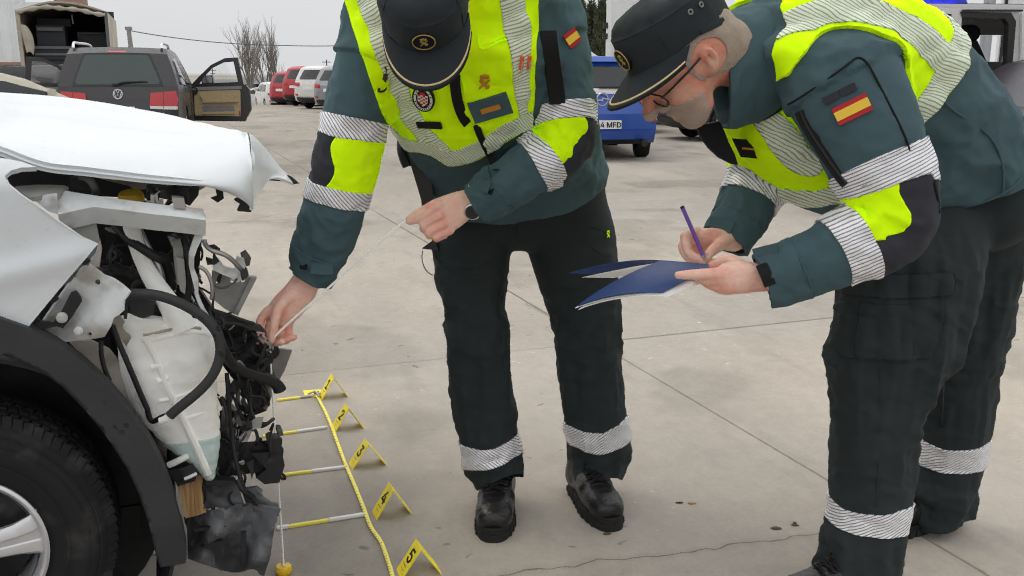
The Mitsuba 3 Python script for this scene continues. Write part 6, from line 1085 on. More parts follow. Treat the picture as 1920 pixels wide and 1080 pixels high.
handR1 = hand([[(545, 556, 2.312, .014), (519, 586, 2.288, .0125), (513, 614, 2.276, .0112), (508, 638, 2.274, .0095)], [(502, 584, 2.318, .0125), (488, 606, 2.300, .0108), (488, 628, 2.285, .0095), (500, 642, 2.281, .0085)],
               [(514, 594, 2.330, .0125), (504, 622, 2.318, .011), (516, 642, 2.300, .0098), (529, 640, 2.290, .0088)], [(530, 598, 2.340, .012), (524, 626, 2.332, .0108), (533, 639, 2.315, .0098), (541, 635, 2.303, .0088)], [(545, 598, 2.346, .011), (541, 620, 2.338, .0098), (545, 633, 2.322, .0090), (551, 632, 2.310, .0082)]],
              [S(592, 490, 2.335, 26, .026), S(577, 522, 2.335, 26, .025), S(561, 550, 2.332, 29, .025), S(538, 576, 2.328, 30, .025), S(522, 592, 2.326, 26, .02)])
handL1 = hand([[(858, 376, 2.325, .016), (822, 382, 2.315, .0135), (790, 398, 2.30, .0115), (768, 410, 2.295, .0090)], [(822, 386, 2.290, .0135), (797, 402, 2.280, .0118), (780, 412, 2.288, .010), (767, 415, 2.295, .0085)],
               [(824, 405, 2.287, .0135), (795, 422, 2.282, .0118), (796, 430, 2.31, .0105), (812, 424, 2.335, .0095)], [(832, 420, 2.29, .013), (804, 436, 2.285, .0112), (806, 441, 2.312, .010), (822, 434, 2.335, .009)], [(842, 432, 2.297, .012), (818, 445, 2.292, .0102), (820, 447, 2.314, .009), (834, 441, 2.332, .0085)]],
              [S(915, 368, 2.315, 26, .022, (0, 0, 1)), S(884, 378, 2.312, 25, .022, (0, 0, 1)), S(862, 388, 2.31, 30, .023, (0, 0, 1)), S(840, 400, 2.305, 34, .021, (0, 0, 1)), S(826, 406, 2.302, 32, .016, (0, 0, 1))])
inner1 = body([(np.array([r * np.array([1, 1, 1, .75, .75, 1, 1, 1]) for r in q]), 2) for q in (torso1[5:], armR1[:-1], armL1[:-1], legR1[3:-2], legL1[3:-2])], .02, .02, 2)
put('body', cat([hm, handR1, handL1, inner1]), 'skin', p1, smooth=True)
nl = [nailcap(P(508, 637, 2.274), P(513, 614, 2.276), EYE - P(508, 637, 2.274), .0088), nailcap(P(529, 640, 2.29), P(516, 642, 2.30), EYE - P(529, 640, 2.29), .0075)]
put('nails', cat(nl), 'nail', p1, smooth=True)
cap(p1, H1, R1, 1.06)
# watch, holster
wr = limb([S(915, 368, 2.315, 26, .022, (0, 0, 1)), S(884, 378, 2.312, 25, .022, (0, 0, 1)), S(862, 388, 2.31, 30, .023, (0, 0, 1))], .03)[0]
wk = put('watch', tube(q_ring(wr, .036, .0035), .0075, 8, closed=True, flat=(.35, 1.)), 'white_plastic', p1, label='smart watch on a pale strap at the left wrist')
o = P(886, 397, 2.285); n = nrm(EYE - o + A_([-.3, 0, -.6])); R_ = frame(n, (0, 0, 1)); put('watch_case', lathe([(0, -.004), (.0195, -.004), (.021, 0), (.0195, .004), (.017, .005)], 24, o, n), 'silver_metal', wk); put('watch_glass', lathe([(0, .0062), (.015, .0062), (.0172, .0045)], 24, o, n), 'black_leather', wk)
hk = put('holster', cat([hull(np.vstack([P(x, y, Y) for x, y in ((766, 296), (802, 286), (814, 380), (793, 386)) for Y in (2.50, 2.56)])), hull(np.vstack([P(x, y, Y) for x, y in ((752, 262), (790, 250), (803, 298), (768, 312)) for Y in (2.49, 2.58)]))]), 'black_plastic', p1, smooth=25)
put('pistol_grip', cat([tube(spl([P(755, 252, 2.50), P(753, 282, 2.49), P(763, 312, 2.49)], 8), .012, 8), tube(spl([P(741, 228, 2.56), P(752, 256, 2.51), P(776, 252, 2.48)], 10), .008, 6)]), 'black_plastic', hk)
put('wire', tube(spl([P(793, 470, 2.7), P(792, 490, 2.69), P(800, 508, 2.68), P(812, 516, 2.67)], 14), .0014, 5), 'black_plastic', hk)
put('holster_tail', hull(np.vstack([P(x, y, Y) for x, y in ((790, 466), (815, 448), (822, 470)) for Y in (2.66, 2.7)])), 'black_plastic', hk)
# ---------------------------------------------------------------- second person: bent forward, writing on a folder
p2 = thing('person', 'bespectacled person in profile bent forward, writing on a folder held open', 'person')
f2d, l2d = A_([-.906, -.423, 0]), A_([.423, -.906, 0]); LX = tuple(l2d)
def M2(px, py, Y, a, b): return [*P(px, py, Y), a, b, *LX]
torso2 = limb([M2(1880, 480, 2.45, .21, .15), M2(1846, 424, 2.43, .215, .140), M2(1808, 358, 2.40, .215, .140), M2(1756, 280, 2.36, .215, .146), M2(1692, 203, 2.31, .215, .152), M2(1626, 144, 2.26, .215, .155), M2(1560, 100, 2.21, .205, .15), M2(1500, 80, 2.17, .18, .125), M2(1455, 90, 2.14, .13, .10)], .04)[0]
armN2 = limb([S(1530, 90, 2.04, 110, .085), S(1575, 150, 2.0, 112, .092), S(1612, 220, 1.975, 104, .09), S(1642, 290, 1.96, 96, .085), S(1668, 350, 1.95, 84, .08), S(1672, 405, 1.945, 76, .078), S(1640, 440, 1.94, 72, .074), S(1585, 466, 1.94, 66, .066), S(1530, 492, 1.945, 61, .06), S(1480, 512, 1.95, 57, .056), S(1436, 528, 1.955, 53, .05)], .03)[0]
armF2 = limb([S(1440, 190, 2.38, 80, .08), S(1440, 250, 2.38, 72, .078), S(1430, 310, 2.36, 62, .075), S(1415, 350, 2.34, 56, .07), S(1395, 395, 2.31, 52, .064), S(1375, 430, 2.285, 48, .058), S(1362, 452, 2.27, 44, .05)], .03)[0]
belly2 = limb([M2(1432, 205, 2.17, .09, .045), M2(1456, 265, 2.21, .14, .06), M2(1512, 312, 2.26, .17, .075), M2(1590, 335, 2.30, .17, .085), M2(1680, 335, 2.34, .17, .10)], .04)[0]
v, f = body([(torso2, 2.4, .03), (belly2, 2.2, .06), (armN2, 2, .04), (armF2, 2, .03)], .0066, .03, 6)
def on2(v):
    tN, aN, dN = along(v, armN2); tF, aF, dF = along(v, armF2); tT, aT, dT = along(v, torso2); near = (v - A_(P(1640, 200, 2.10))) @ A_([.2, -1, 0]) > 0
    return tN, aN, dN, tF, aF, dF, tT, aT, dT, (dN < .125) & (near | (tN > .50)) & (dN < dT + .02), (dF < .10) & (tF > .14) & (v[:, 1] > 2.2)
tN, aN, dN, tF, aF, dF, tT, aT, dT, onN, onF = on2(v)
mN = onN * np.clip((tN - .1) / .1, 0, 1); mF = onF * 1.
v = folds(v, f, .015, 4, mask=mN * (.35 + .9 * bump1(tN, .33, .52, .1) + .5 * np.clip((tN - .55) / .1, 0, 1)), q=armN2, kt=11, ka=.8); v = folds(v, f, .005, 9, mask=mN, q=armN2, kt=26, ka=1.2)
v = folds(v, f, .011, 6, mask=mF, q=armF2, kt=13, ka=.9)
rest = ~(onN & (tN > .1)) & ~onF; v = folds(v, f, .020, 2, (6, 9, 9), mask=rest * 1.); v = folds(v, f, .008, 12, (14, 14, 12), mask=rest * 1.)
v = folds(v, f, .018, 21, q=torso2, kt=9, ka=.7, mask=rest * np.clip((.30 - tT) / .1, 0, 1))
hn = nrm(P(1700, 195, 2.31) - P(1815, 350, 2.40)); v, f = clip(v, f, (v - P(1790, 392, 2.2)) @ A_([-.334, 0, .943]))
for q in (armN2, armF2):
    t, an, d = along(v, q); v, f = clip(v, f, np.where((d < .09) & (t > .2), tend(q) + .004 + .004 * np.sin(2 * an) - t, .05))
J2 = (v, f); tN, aN, dN, tF, aF, dF, tT, aT, dT, onN, onF = on2(v)
jk = put('jacket', J2, 'green_softshell', p2, smooth=True)
limN, limF = np.where(onN, .05, -.05), np.where(onF, .05, -.05)
r1 = t_at(armN2, 1668, 352); r0 = r1 - .062; r2 = t_at(armN2, 1612, 452); r3 = r2 + .06; yN = ang2 = along(seens(v, [(1600, 400)]), armN2)[1][0]
sleeve_parts(J2, jk, tN + .012 * np.sin(aN - .3), aN, limN, flatuv(v, armN2, -1.), (r0, r1, r2, r3), yN, lambda t: .45 + .14 * np.sin((t - r1) / (r2 - r1) * 6.28 + 1))
F0 = t_at(armF2, 1420, 340); F1 = F0 + .058; yF = along(seens(v, [(1385, 340)]), armF2)[1][0]
m, u = region(J2, np.minimum(np.minimum(tF - F0, F1 - tF), limF), .004, uvs=flatuv(v, armF2)); put('reflective_band', m, 'reflective_grey', jk, uv=u)
m = region(J2, np.minimum(np.minimum(tF - .12, F0 - tF), limF), .003); put('sleeve_panel', m, 'hi_vis', jk, smooth=True)
cuff(armN2, jk, J2, limN, tN, tend(armN2) - .075, tend(armN2) + .025); cuff(armF2, jk, J2, limF, tF, tend(armF2) - .055, tend(armF2) + .025)
tab(v, [(1428, 494), (1436, 512), (1446, 535)], .024, 'black_webbing', jk, 'cuff_loop', .005); tab(v, [(1413, 482), (1436, 474), (1458, 470)], .030, 'green_softshell', jk, 'cuff_tab', .009)
tab(v, [(1330, 417), (1352, 421), (1372, 428)], .030, 'green_softshell', jk, 'cuff_tab', .009)
# pocket on the upper sleeve
def rib2(pts, r, bsdf, key, name, n=30, up=.003): p = seens(v, pts); nn = nrm(EYE - p.mean(0)); put(name, tube(spl(p + nn * up, n), r, 6), bsdf, key)
def stiff2(px, py, roll=0., up=.004, tilt=(0, 0, 0), k=140):
    o = seen(v, px, py); near = np.argsort(np.linalg.norm(v - o, axis=1))[:k]; n = nrm(vnorm(v, f)[near].mean(0) + A_(tilt)); ex = nrm(A_([1, 0, 0]) - n * n[0]); ey = np.cross(n, ex); c, s = math.cos(roll), math.sin(roll)
    return o + n * up, ex * c + ey * s, ey * c - ex * s, n
for pts in ([(1477, 195), (1500, 182), (1560, 142), (1600, 112)], [(1600, 112), (1612, 108), (1624, 116), (1650, 160), (1690, 240), (1706, 285)], [(1706, 285), (1704, 300), (1680, 316), (1640, 338), (1610, 352)]): rib2(pts, .0022, 'black_webbing', jk, 'pocket_seam', up=.0015)
zp = seens(v, [(1502, 208), (1520, 245), (1545, 285), (1568, 320), (1588, 344)]); zn = nrm(EYE - zp.mean(0)); put('sleeve_zip', strip(spl(zp, 16), .024, np.tile(zn, (16, 1)), .006, .006), 'black_webbing', jk, smooth=False); put('zip_teeth', tube(spl(zp + zn * .007, 16), .0032, 6), 'black_plastic', jk)
o, ex, ey, n = stiff2(1574, 176, math.radians(27), .002)
for dx in (-.017, .017): put('hook_pad', prism([(-.0155, -.0075), (.0155, -.0075), (.0155, .0075), (-.0155, .0075)], o + ex * dx - n * .003, ex, ey, .006), 'navy_fabric', jk, smooth=False)
o, ex, ey, n = stiff2(1597, 205, math.radians(27), .002); fk = put('flag_patch', prism([(-.034, -.018), (.034, -.018), (.034, .018), (-.034, .018)], o - n * .003, ex, ey, .006), 'red_patch', jk, smooth=False, label='red and yellow flag patch on the near sleeve'); put('stripe', prism([(-.034, -.009), (.034, -.009), (.034, .009), (-.034, .009)], o + n * .0032, ex, ey, .001), 'yellow_patch', fk, smooth=False)
rib2([(1765, 183), (1800, 215), (1850, 250), (1875, 290), (1880, 365)], .0028, 'green_softshell', jk, 'back_seam'); rib2([(1750, 340), (1757, 372), (1762, 400)], .004, 'black_webbing', jk, 'side_zip')
rib2([(1752, 398), (1790, 396), (1850, 376), (1915, 335)], .0028, 'green_softshell', jk, 'hem_seam')
# vest
axT = nrm(P(1560, 100, 2.21) - P(1765, 270, 2.36))
hs = tT * 0 + along(seens(v, [(1770, 190)]), torso2)[0][0]; hemv2 = tT - hs + .02 * np.sin(aT)
armh = np.where(onN, np.minimum(dN * 0 + .0, 0) - (tN - .055) * 1., .05); d_sh, _ = dist_line(v, [P(1530, 90, 1.95), P(1572, 150, 1.95), P(1605, 215, 1.95)])
eA = seens(v, [(1452, 200), (1462, 140), (1500, 88), (1560, 62), (1625, 76), (1680, 102), (1700, 160), (1720, 220)])
poly = [(1452, 205), (1455, 150), (1490, 95), (1545, 62), (1600, 66), (1680, 100), (1700, 160), (1722, 240), (1735, 320), (1745, 420), (1600, 420), (1560, 360), (1500, 290)]
oA = P(1600, 200, 2.0); nA = nrm(A_([.25, -.95, .15])); eAx = nrm(np.cross([0, 0, 1], nA)); eAy = np.cross(nA, eAx)
def flat2(pts): q = A_([P(x, y, 2.0) for x, y in pts]) - oA; return np.stack([q @ eAx, q @ eAy], 1)
def inpoly(v, pts):
    """signed distance to an outline laid in the plane of the near sleeve (positive inside)"""
    g = A_([r_ for r_ in flat2(pts)]); w = v - oA; q = np.stack([w @ eAx, w @ eAy], 1); d = np.full(len(v), 9.); ins = np.zeros(len(v), bool); k = len(g)
    for i in range(k):
        a, b = g[i], g[(i + 1) % k]; ab = b - a; t = np.clip(((q - a) @ ab) / (ab @ ab), 0, 1); d = np.minimum(d, np.linalg.norm(q - a - t[:, None] * ab, axis=1))
        c = (a[1] > q[:, 1]) != (b[1] > q[:, 1]); ins ^= c & (q[:, 0] < (b[0] - a[0]) * (q[:, 1] - a[1]) / np.where(np.abs(b[1] - a[1]) < 1e-9, 1e-9, b[1] - a[1]) + a[0])
    return np.where(ins, d, -d)
sm_poly = [tuple(p_) for p_ in spl([(x, y, 0) for x, y in poly], 80, True)[:, :2]]
hole = -np.minimum(inpoly(v, sm_poly), (v - oA) @ nA + .085)
farh = np.where(onF, .10 - tF, .05); farh = np.where((dF < .09) & (tF > .22), -.05, farh); hole = np.where(onN & (tN > .16), -.05, hole)
neck_c = P(1385, 120, 2.10); nkd = np.linalg.norm(v - P(1392, 108, 2.11), axis=1) - .14
sv = np.minimum(np.minimum(np.minimum(hole, hemv2), farh), nkd)
vk = put('vest', region(J2, sv, .0085, -.004), 'hi_vis', p2, smooth=True)
uvT = np.stack([tT * .2 + aT * .15, tT], 1)
bm, bu = region(J2, np.minimum(np.minimum(hemv2 - .002, .068 - hemv2), sv), .0115, .004, uvs=np.stack([v[:, 0] * .8 + v[:, 2] * .6, v[:, 2] * .8 - v[:, 0] * .6], 1)); put('reflective_band', bm, 'reflective_lime', vk, uv=bu)
for pts, w in (([(1610, 392), (1560, 352), (1505, 300), (1460, 245), (1428, 190), (1425, 130), (1440, 75), (1500, 44), (1560, 30), (1620, 30), (1690, 55), (1740, 85), (1775, 115)], .031),):
    pa = spl(seens(v, pts), 60); d, s = dist_line(v, pa); bm, bu = region(J2, np.minimum(np.minimum(w - d, hemv2 - .055), np.minimum(np.minimum(hole - .01, farh), nkd)), .0112, .004, uvs=np.stack([v[:, 0] + v[:, 2] * .3, v[:, 2] - v[:, 0] * .5], 1)); put('reflective_band', bm, 'reflective_lime', vk, uv=bu)
o_ = seen(v, 1410, 284); ns_ = A_([P(x_, y_, o_[1] - .012 + .0004 * (x_ - 1400)) for x_, y_ in ((1370, 259), (1401, 262), (1427, 298), (1387, 294))]); nn = nrm(np.cross(ns_[1] - ns_[0], ns_[3] - ns_[0])); nn = nn if nn @ (EYE - ns_[0]) > 0 else -nn; nk_ = put('name_strip', plate(ns_ + nn * .014, .010, nn), 'black_webbing', vk, smooth=False, label='black name strip on the vest front')
lm_ = (ns_[0] + ns_[3]) / 2; rm_ = (ns_[1] + ns_[2]) / 2; put('name_thread', cat([box(lm_ + (rm_ - lm_) * u_ + nn * .0145, (.0045, .0012, .0045)) for u_ in np.linspace(.22, .8, 9)]), 'orange_patch', nk_, smooth=False)
# collar
nkb = P(1430, 95, 2.13)
v3, f3 = body([(limb([[*P(1475, 95, 2.15), .118, .118, *LX], [*P(1405, 122, 2.11), .104, .116, *LX], [*P(1365, 140, 2.09), .098, .112, *LX], [*P(1325, 150, 2.07), .09, .106, *LX]], .03)[0], 2.2)], .007, .02, 5)
v3 = folds(v3, f3, .010, 3, (14, 14, 6)); v3, f3 = clip(v3, f3, ((v3 - P(1350, 140, 2.08)) @ nrm(A_([.97, 0, .12])))); put('collar', shell((v3, f3), 0, -.006), 'green_softshell', jk, smooth=True)
cf = [P(x_, y_, 2.10) for x_, y_ in ((1306, 236), (1316, 258), (1332, 280), (1352, 298), (1372, 308), (1384, 309), (1378, 290), (1366, 266), (1358, 245), (1350, 228))]; put('collar_flap', plate(cf, .03, A_([-.2, -1, .1])), 'black_webbing', jk, smooth=20)
# trousers
legN2 = limb([S(1745, 385, 2.32, 105, .11), S(1728, 440, 2.28, 116, .122), S(1708, 520, 2.235, 122, .122), S(1690, 600, 2.22, 122, .116), S(1656, 680, 2.21, 108, .104), S(1643, 740, 2.205, 89, .094), S(1639, 800, 2.205, 79, .09), S(1636, 870, 2.205, 71, .085), S(1631, 940, 2.205, 66, .082), S(1621, 1000, 2.20, 66, .08), S(1608, 1045, 2.195, 68, .08), S(1600, 1075, 2.19, 66, .08)], .03)[0]
legF2 = limb([S(1830, 380, 2.52, 100, .13), S(1822, 450, 2.53, 98, .13), S(1810, 530, 2.54, 88, .122), S(1800, 610, 2.55, 80, .112), S(1792, 700, 2.56, 70, .10), S(1788, 780, 2.56, 62, .092), S(1778, 860, 2.565, 58, .088), S(1766, 920, 2.565, 56, .086), S(1764, 962, 2.565, 52, .085)], .03)[0]
pel2 = limb([M2(1800, 400, 2.38, .17, .10), M2(1800, 370, 2.385, .20, .13), M2(1790, 320, 2.37, .19, .13)], .03)[0]
v, f = body([(pel2, 2.3, .04), (legN2, 2.2, .02), (legF2, 2.2, .02)], .0066, .02, 6)
for q, oth, sd in ((legN2, legF2, 3), (legF2, legN2, 8)):
    t, an, d = along(v, q); L = tend(q); m = (d < along(v, oth)[2]) * np.clip((t - .05) / .12, 0, 1)
    v = folds(v, f, .023, sd, mask=m * (.35 + .7 * bump1(t, .30, .52, .14) + 1.1 * np.clip((t - L + .13) / .08, 0, 1)), q=q, kt=9, ka=.75)
    v = folds(v, f, .0065, sd + 3, mask=m, q=q, kt=24, ka=1.); v = folds(v, f, .019, sd + 6, (16, 9, 2.2), mask=m)
for q, oth in ((legN2, legF2), (legF2, legN2)):
    t, an, d = along(v, q); v, f = clip(v, f, np.where(d < along(v, oth)[2], tend(q) + .010 * np.cos(an * 2 + 1) + .012 - t, .05))
TR2 = (v, f); tk = put('trousers', TR2, 'dark_trousers', p2, smooth=True)
for q, oth, py0, py1, px in ((legN2, legF2, 962, 1004, 1630), (legF2, legN2, 842, 886, 1785)):
    t, an, d = along(v, q); b0, b1 = [along(seens(v, [p]), q)[0][0] for p in ((px, py0), (px, py1))]; sel = np.where(d < along(v, oth)[2], .05, -.05)
    m, u = region(TR2, np.minimum(np.minimum(t - b0 + .006 * np.sin(2 * an), b1 - t - .006 * np.sin(2 * an)), sel), .004, uvs=flatuv(v, q, -1.)); put('reflective_band', m, 'reflective_grey', tk, uv=u)
trib([(1650, 690), (1652, 760), (1646, 880), (1642, 950)], .0018); trib([(1772, 700), (1765, 800), (1757, 900)], .0018)
# cargo pocket: its own layer of cloth
def pocket(pts, out, name):
    g = seens(v, pts); c = g.mean(0); n = nrm(EYE - c + A_([0, 0, -.3])); ex = nrm(np.cross([0, 0, 1], n)); ey = np.cross(n, ex); pl = Polygon(np.stack([(g - c) @ ex, (g - c) @ ey], 1)).buffer(-.004).buffer(.004)
    w = v - c; xs, ys = w @ ex, w @ ey; b = pl.exterior; pts_ = np.array(b.coords)[:-1]; d = np.full(len(v), 9.); ins = np.zeros(len(v), bool)
    for i in range(len(pts_)):
        a, e = pts_[i], pts_[(i + 1) % len(pts_)]; ab = e - a; tt = np.clip(((xs - a[0]) * ab[0] + (ys - a[1]) * ab[1]) / (ab @ ab + 1e-12), 0, 1); d = np.minimum(d, np.hypot(xs - a[0] - tt * ab[0], ys - a[1] - tt * ab[1]))
        cr = (a[1] > ys) != (e[1] > ys); ins ^= cr & (xs < (e[0] - a[0]) * (ys - a[1]) / (e[1] - a[1] + 1e-12) + a[0])
    m = region(TR2, np.where(w @ n > -.09, np.where(ins, d, -d), -.05), out, -.004); put(name, m, 'dark_trousers', tk, smooth=True)
pocket([(1568, 540), (1770, 545), (1772, 600), (1745, 670), (1700, 678), (1580, 668), (1562, 650)], .007, 'cargo_pocket'); pocket([(1565, 506), (1785, 510), (1782, 552), (1700, 560), (1570, 545)], .011, 'pocket_flap'); pocket([(1615, 566), (1714, 572), (1706, 676), (1604, 668)], .0085, 'pocket_pleat')
o, ex, ey, n = stiff2(1603, 517, math.radians(-10), .012); put('pocket_emblem', emblem(o, np.stack([ex, ey, n], 1), .020), 'hi_vis', tk, smooth=False)
boot((.932, 2.205), (.638, 2.092), p2, 1.12, knot=False); boot((1.27, 2.60), (.985, 2.50), p2, 1.12)
# head
yw, pt, rl = 3.121, .833, -.33; yaw = A_([math.cos(yw), math.sin(yw), 0]); fw = yaw * math.cos(pt) + A_([0, 0, -math.sin(pt)]); up = yaw * math.sin(pt) + A_([0, 0, math.cos(pt)]); rt = np.cross(fw, up); rt, up = rt * math.cos(rl) - up * math.sin(rl), up * math.cos(rl) + rt * math.sin(rl); R2 = np.stack([rt, fw, up], 1); H2 = P(1294, 106, 2.02); hs2 = 1.085
hv, hf, hm = head(H2, R2, P(1430, 95, 2.13), hs2)
handF2 = hand([[(1368, 444, 2.24, .016), (1352, 458, 2.205, .0145), (1338, 468, 2.175, .0130), (1328, 478, 2.16, .0105)], [(1308, 436, 2.235, .0135), (1285, 446, 2.205, .0125), (1290, 472, 2.175, .0112), (1316, 487, 2.16, .0092)],
               [(1306, 446, 2.25, .0135), (1281, 464, 2.225, .0122), (1290, 482, 2.195, .011), (1316, 490, 2.18, .0095)], [(1316, 456, 2.265, .013), (1294, 478, 2.245, .0115), (1310, 488, 2.215, .0105), (1330, 490, 2.195, .0092)], [(1330, 462, 2.275, .012), (1310, 484, 2.26, .0105), (1326, 492, 2.235, .0095), (1344, 490, 2.215, .0085)]],
              [S(1384, 440, 2.275, 27, .026), S(1362, 448, 2.262, 30, .025), S(1340, 448, 2.25, 34, .024), S(1318, 446, 2.24, 30, .02)])
handN2 = hand([[(1388, 500, 1.985, .015), (1366, 488, 1.995, .0135), (1348, 492, 2.01, .0115), (1336, 497, 2.02, .009)], [(1356, 512, 1.955, .0135), (1318, 514, 1.945, .0115), (1293, 515, 1.95, .0102), (1272, 516, 1.96, .0082)],
               [(1356, 522, 1.955, .0135), (1326, 525, 1.955, .0118), (1310, 520, 1.975, .0105), (1300, 515, 1.99, .009)], [(1362, 532, 1.96, .0130), (1338, 535, 1.965, .0115), (1322, 528, 1.985, .010), (1312, 520, 2.0, .0088)], [(1372, 540, 1.968, .012), (1352, 543, 1.975, .0102), (1338, 536, 1.995, .0092), (1328, 528, 2.005, .008)]],
              [S(1430, 520, 1.96, 27, .024, (0, 0, 1)), S(1412, 520, 1.96, 28, .024, (0, 0, 1)), S(1392, 520, 1.96, 31, .024, (0, 0, 1)), S(1370, 521, 1.958, 31, .019, (0, 0, 1)), S(1358, 521, 1.958, 28, .015, (0, 0, 1))])
inner2 = body([(np.array([r * np.array([1, 1, 1, .75, .75, 1, 1, 1]) for r in q]), 2) for q in (torso2[6:], armN2[:-1], armF2[:-1], legN2[3:-2], legF2[3:-2])], .02, .02, 2)
put('body', cat([hm, handF2, handN2, inner2]), 'skin', p2, smooth=True)
put('nails', cat([nailcap(P(1328, 478, 2.16), P(1338, 468, 2.175), A_([-.3, -.6, .6]), .0098), nailcap(P(1316, 487, 2.16), P(1290, 472, 2.175), A_([0, -.8, .5]), .0085), nailcap(P(1272, 516, 1.96), P(1293, 515, 1.95), A_([-.1, -.2, .9]), .0076)]), 'nail', p2, smooth=True)
# short hair: a thin layer over the skull below the cap; beard stubble on the jaw
x, y, z = hv.T; n_ = vnorm(hv, hf)
hair = np.minimum(np.minimum(z + .055 - .35 * np.clip(y, -.1, .1) * 0, .030 - y + .35 * (z - .0)), np.minimum(.085 - z, np.minimum(np.sqrt((y + .014) ** 2 + (z - .004) ** 2) - .036 + 9 * (np.abs(x) < .05), .045 + z - .6 * (y + .02))))
hair = np.where((y < .03) & (np.linalg.norm(np.stack([x * 1.0, y + .03, z], 1), axis=1) < .125), hair, -.02)
capC, capR = H2 + R2 @ A_([-.002, .004, .008]), R2 @ rotx(.22) @ roty(.16) @ rotz(.20); hair = np.minimum(hair, .042 - (((hv * hs2) @ R2.T + H2 - capC) @ capR / 1.11)[:, 2])
put('hair', xf(region((hv, hf), hair + .004 * (meshkit.noise(hv * 120) - .5), .0022, -.002), R2, H2, hs2), 'grey_stubble', p2, smooth=True)
beard = np.minimum(np.minimum(-.030 - z + .25 * (y - .05), y - .056 + .4 * (z + .09)), .125 + z); beard = np.where(np.hypot(x, (z + .058) * 1.6) < .026, np.minimum(beard, np.hypot(x, (z + .058) * 2.2) - .021), beard)
put('beard', xf(region((hv, hf), beard + .005 * (meshkit.noise(hv * 90) - .5), .0011, -.001), R2, H2, hs2), 'beard_skin', p2, smooth=True)
put('brow', xf(cat([tube(spl([(sg * .016, .097, .040), (sg * .032, .091, .044), (sg * .048, .078, .040)], 10), .0038, 6, flat=(.6, 1.1)) for sg in (-1, 1)]), R2, H2, hs2), 'grey_stubble', p2)
for sg in (-1, 1):
    eb = trimesh.creation.icosphere(3, .0118); put('eye', xf((eb.vertices + [sg * .032, .0745, .014], eb.faces), R2, H2, hs2), 'white_plastic', p2, smooth=True)
    put('eyelid', xf(cat([tube(spl([(sg * (.032 + .0125 * math.cos(t)), .0745 + .0095 - .003 * abs(math.cos(t)), .014 + h_ * math.sin(t)) for t in np.linspace(0, math.pi, 8)], 10), .003, 6) for h_ in (.0058, -.0055)]), R2, H2, hs2), 'skin', p2)
ck = cap(p2, H2 + R2 @ A_([-.002, .004, .008]), R2 @ rotx(.22) @ roty(.16) @ rotz(.20), 1.11)
# glasses
gl = []; 
for sg in (-1, 1):
    a = np.linspace(0, 2 * np.pi, 28, endpoint=False); rim = np.stack([sg * .034 + .0255 * np.sign(np.cos(a)) * np.abs(np.cos(a)) ** .7, .106 - .010 * (np.abs(sg * .034 + .025 * np.cos(a)) / .05) ** 2, .004 + .0175 * np.sign(np.sin(a)) * np.abs(np.sin(a)) ** .75], 1)
    gl += [tube(rim, .0019, 6, closed=True), tube([(sg * .058, .096, .012), (sg * .068, .075, .015), (sg * .078, .03, .018), (sg * .081, -.005, .021), (sg * .080, -.022, .010)], .0019, 6)]
gl.append(tube(spl([(-.010, .108, .008), (0, .112, .012), (.010, .108, .008)], 8), .0019, 6))
gk = put('glasses', xf(cat(gl), R2, H2, hs2), 'black_leather', p2, label='thin black framed glasses')
for sg in (-1, 1):
    a = np.linspace(0, 2 * np.pi, 28, endpoint=False); rim = np.stack([sg * .034 + .025 * np.sign(np.cos(a)) * np.abs(np.cos(a)) ** .7, .106 - .010 * (np.abs(sg * .034 + .025 * np.cos(a)) / .05) ** 2, .004 + .017 * np.sign(np.sin(a)) * np.abs(np.sin(a)) ** .75], 1)
    put('lens', xf((np.vstack([rim, [rim.mean(0)]]), np.stack([np.arange(28), (np.arange(28) + 1) % 28, np.full(28, 28)], 1)), R2, H2, hs2), 'clear_lens', gk, smooth=True)
# ---------------------------------------------------------------- measuring things on the ground
bs('marker_yellow', proc(lambda p, n, uv: C3((.92, .76, .03)) * (.9 + .2 * fbm(p.x * 40, p.y * 40, p.z * 40, 3))), .4, spec=.4)
bs('tape_yellow', (.88, .78, .12), .45)
bs('rod_white', (.74, .74, .72), .45)
bs('ink_black', (.01, .01, .01), .6)
bs('string_white', (.92, .91, .87), .9)
bs('bob_yellow', (.80, .50, .01), .35)
bs('folder_blue', proc(lambda p, n, uv: C3((.024, .050, .165)) * (.85 + .3 * fbm(p.x * 14, p.y * 14, p.z * 14, 3))), .5, spec=.4, bump=(proc(lambda p, n, uv: fbm(p.x * 120, p.y * 120, p.z * 120, 2), .001), .0006))
bs('paper', (.78, .78, .75), .8)
bs('pen_purple', (.14, .045, .36), .25, spec=.6)
tp_ = spl([(*G(x, y), ) for x, y in ((594, 743), (603, 762), (614, 784), (632, 831), (648, 874), (668, 921), (686, 968), (699, 999), (712, 1017), (724, 1046), (733, 1074), (742, 1112), (752, 1160))], 90); tp_[:, 2] = .008 + .002 * np.abs(np.sin(np.arange(90) * .07))
tk = put('measuring_tape', strip(tp_, .0115, np.tile([0, 0, 1.], (90, 1)) + np.stack([.12 * np.sin(np.arange(90) * .08), 0 * tp_[:, 0], 0 * tp_[:, 0]], 1), .0012, .0), 'tape_yellow', smooth=False, label='yellow measuring tape laid along the row of numbered markers', cat='measuring tape')
tks = []
for i in range(2, 88):
    a, b = tp_[i], tp_[i + 1]; d = nrm(b - a); s_ = nrm(np.cross(d, [0, 0, 1]))
    tks.append(box((a + b) / 2 + s_ * .004 + [0, 0, .0008], (.0012, .0045 if i % 5 else .009, .0006), np.stack([d, s_, [0, 0, 1]], 1)))
put('scale_mark', cat(tks), 'ink_black', tk, smooth=False, kind='stuff', label='fine black scale marks on the tape')
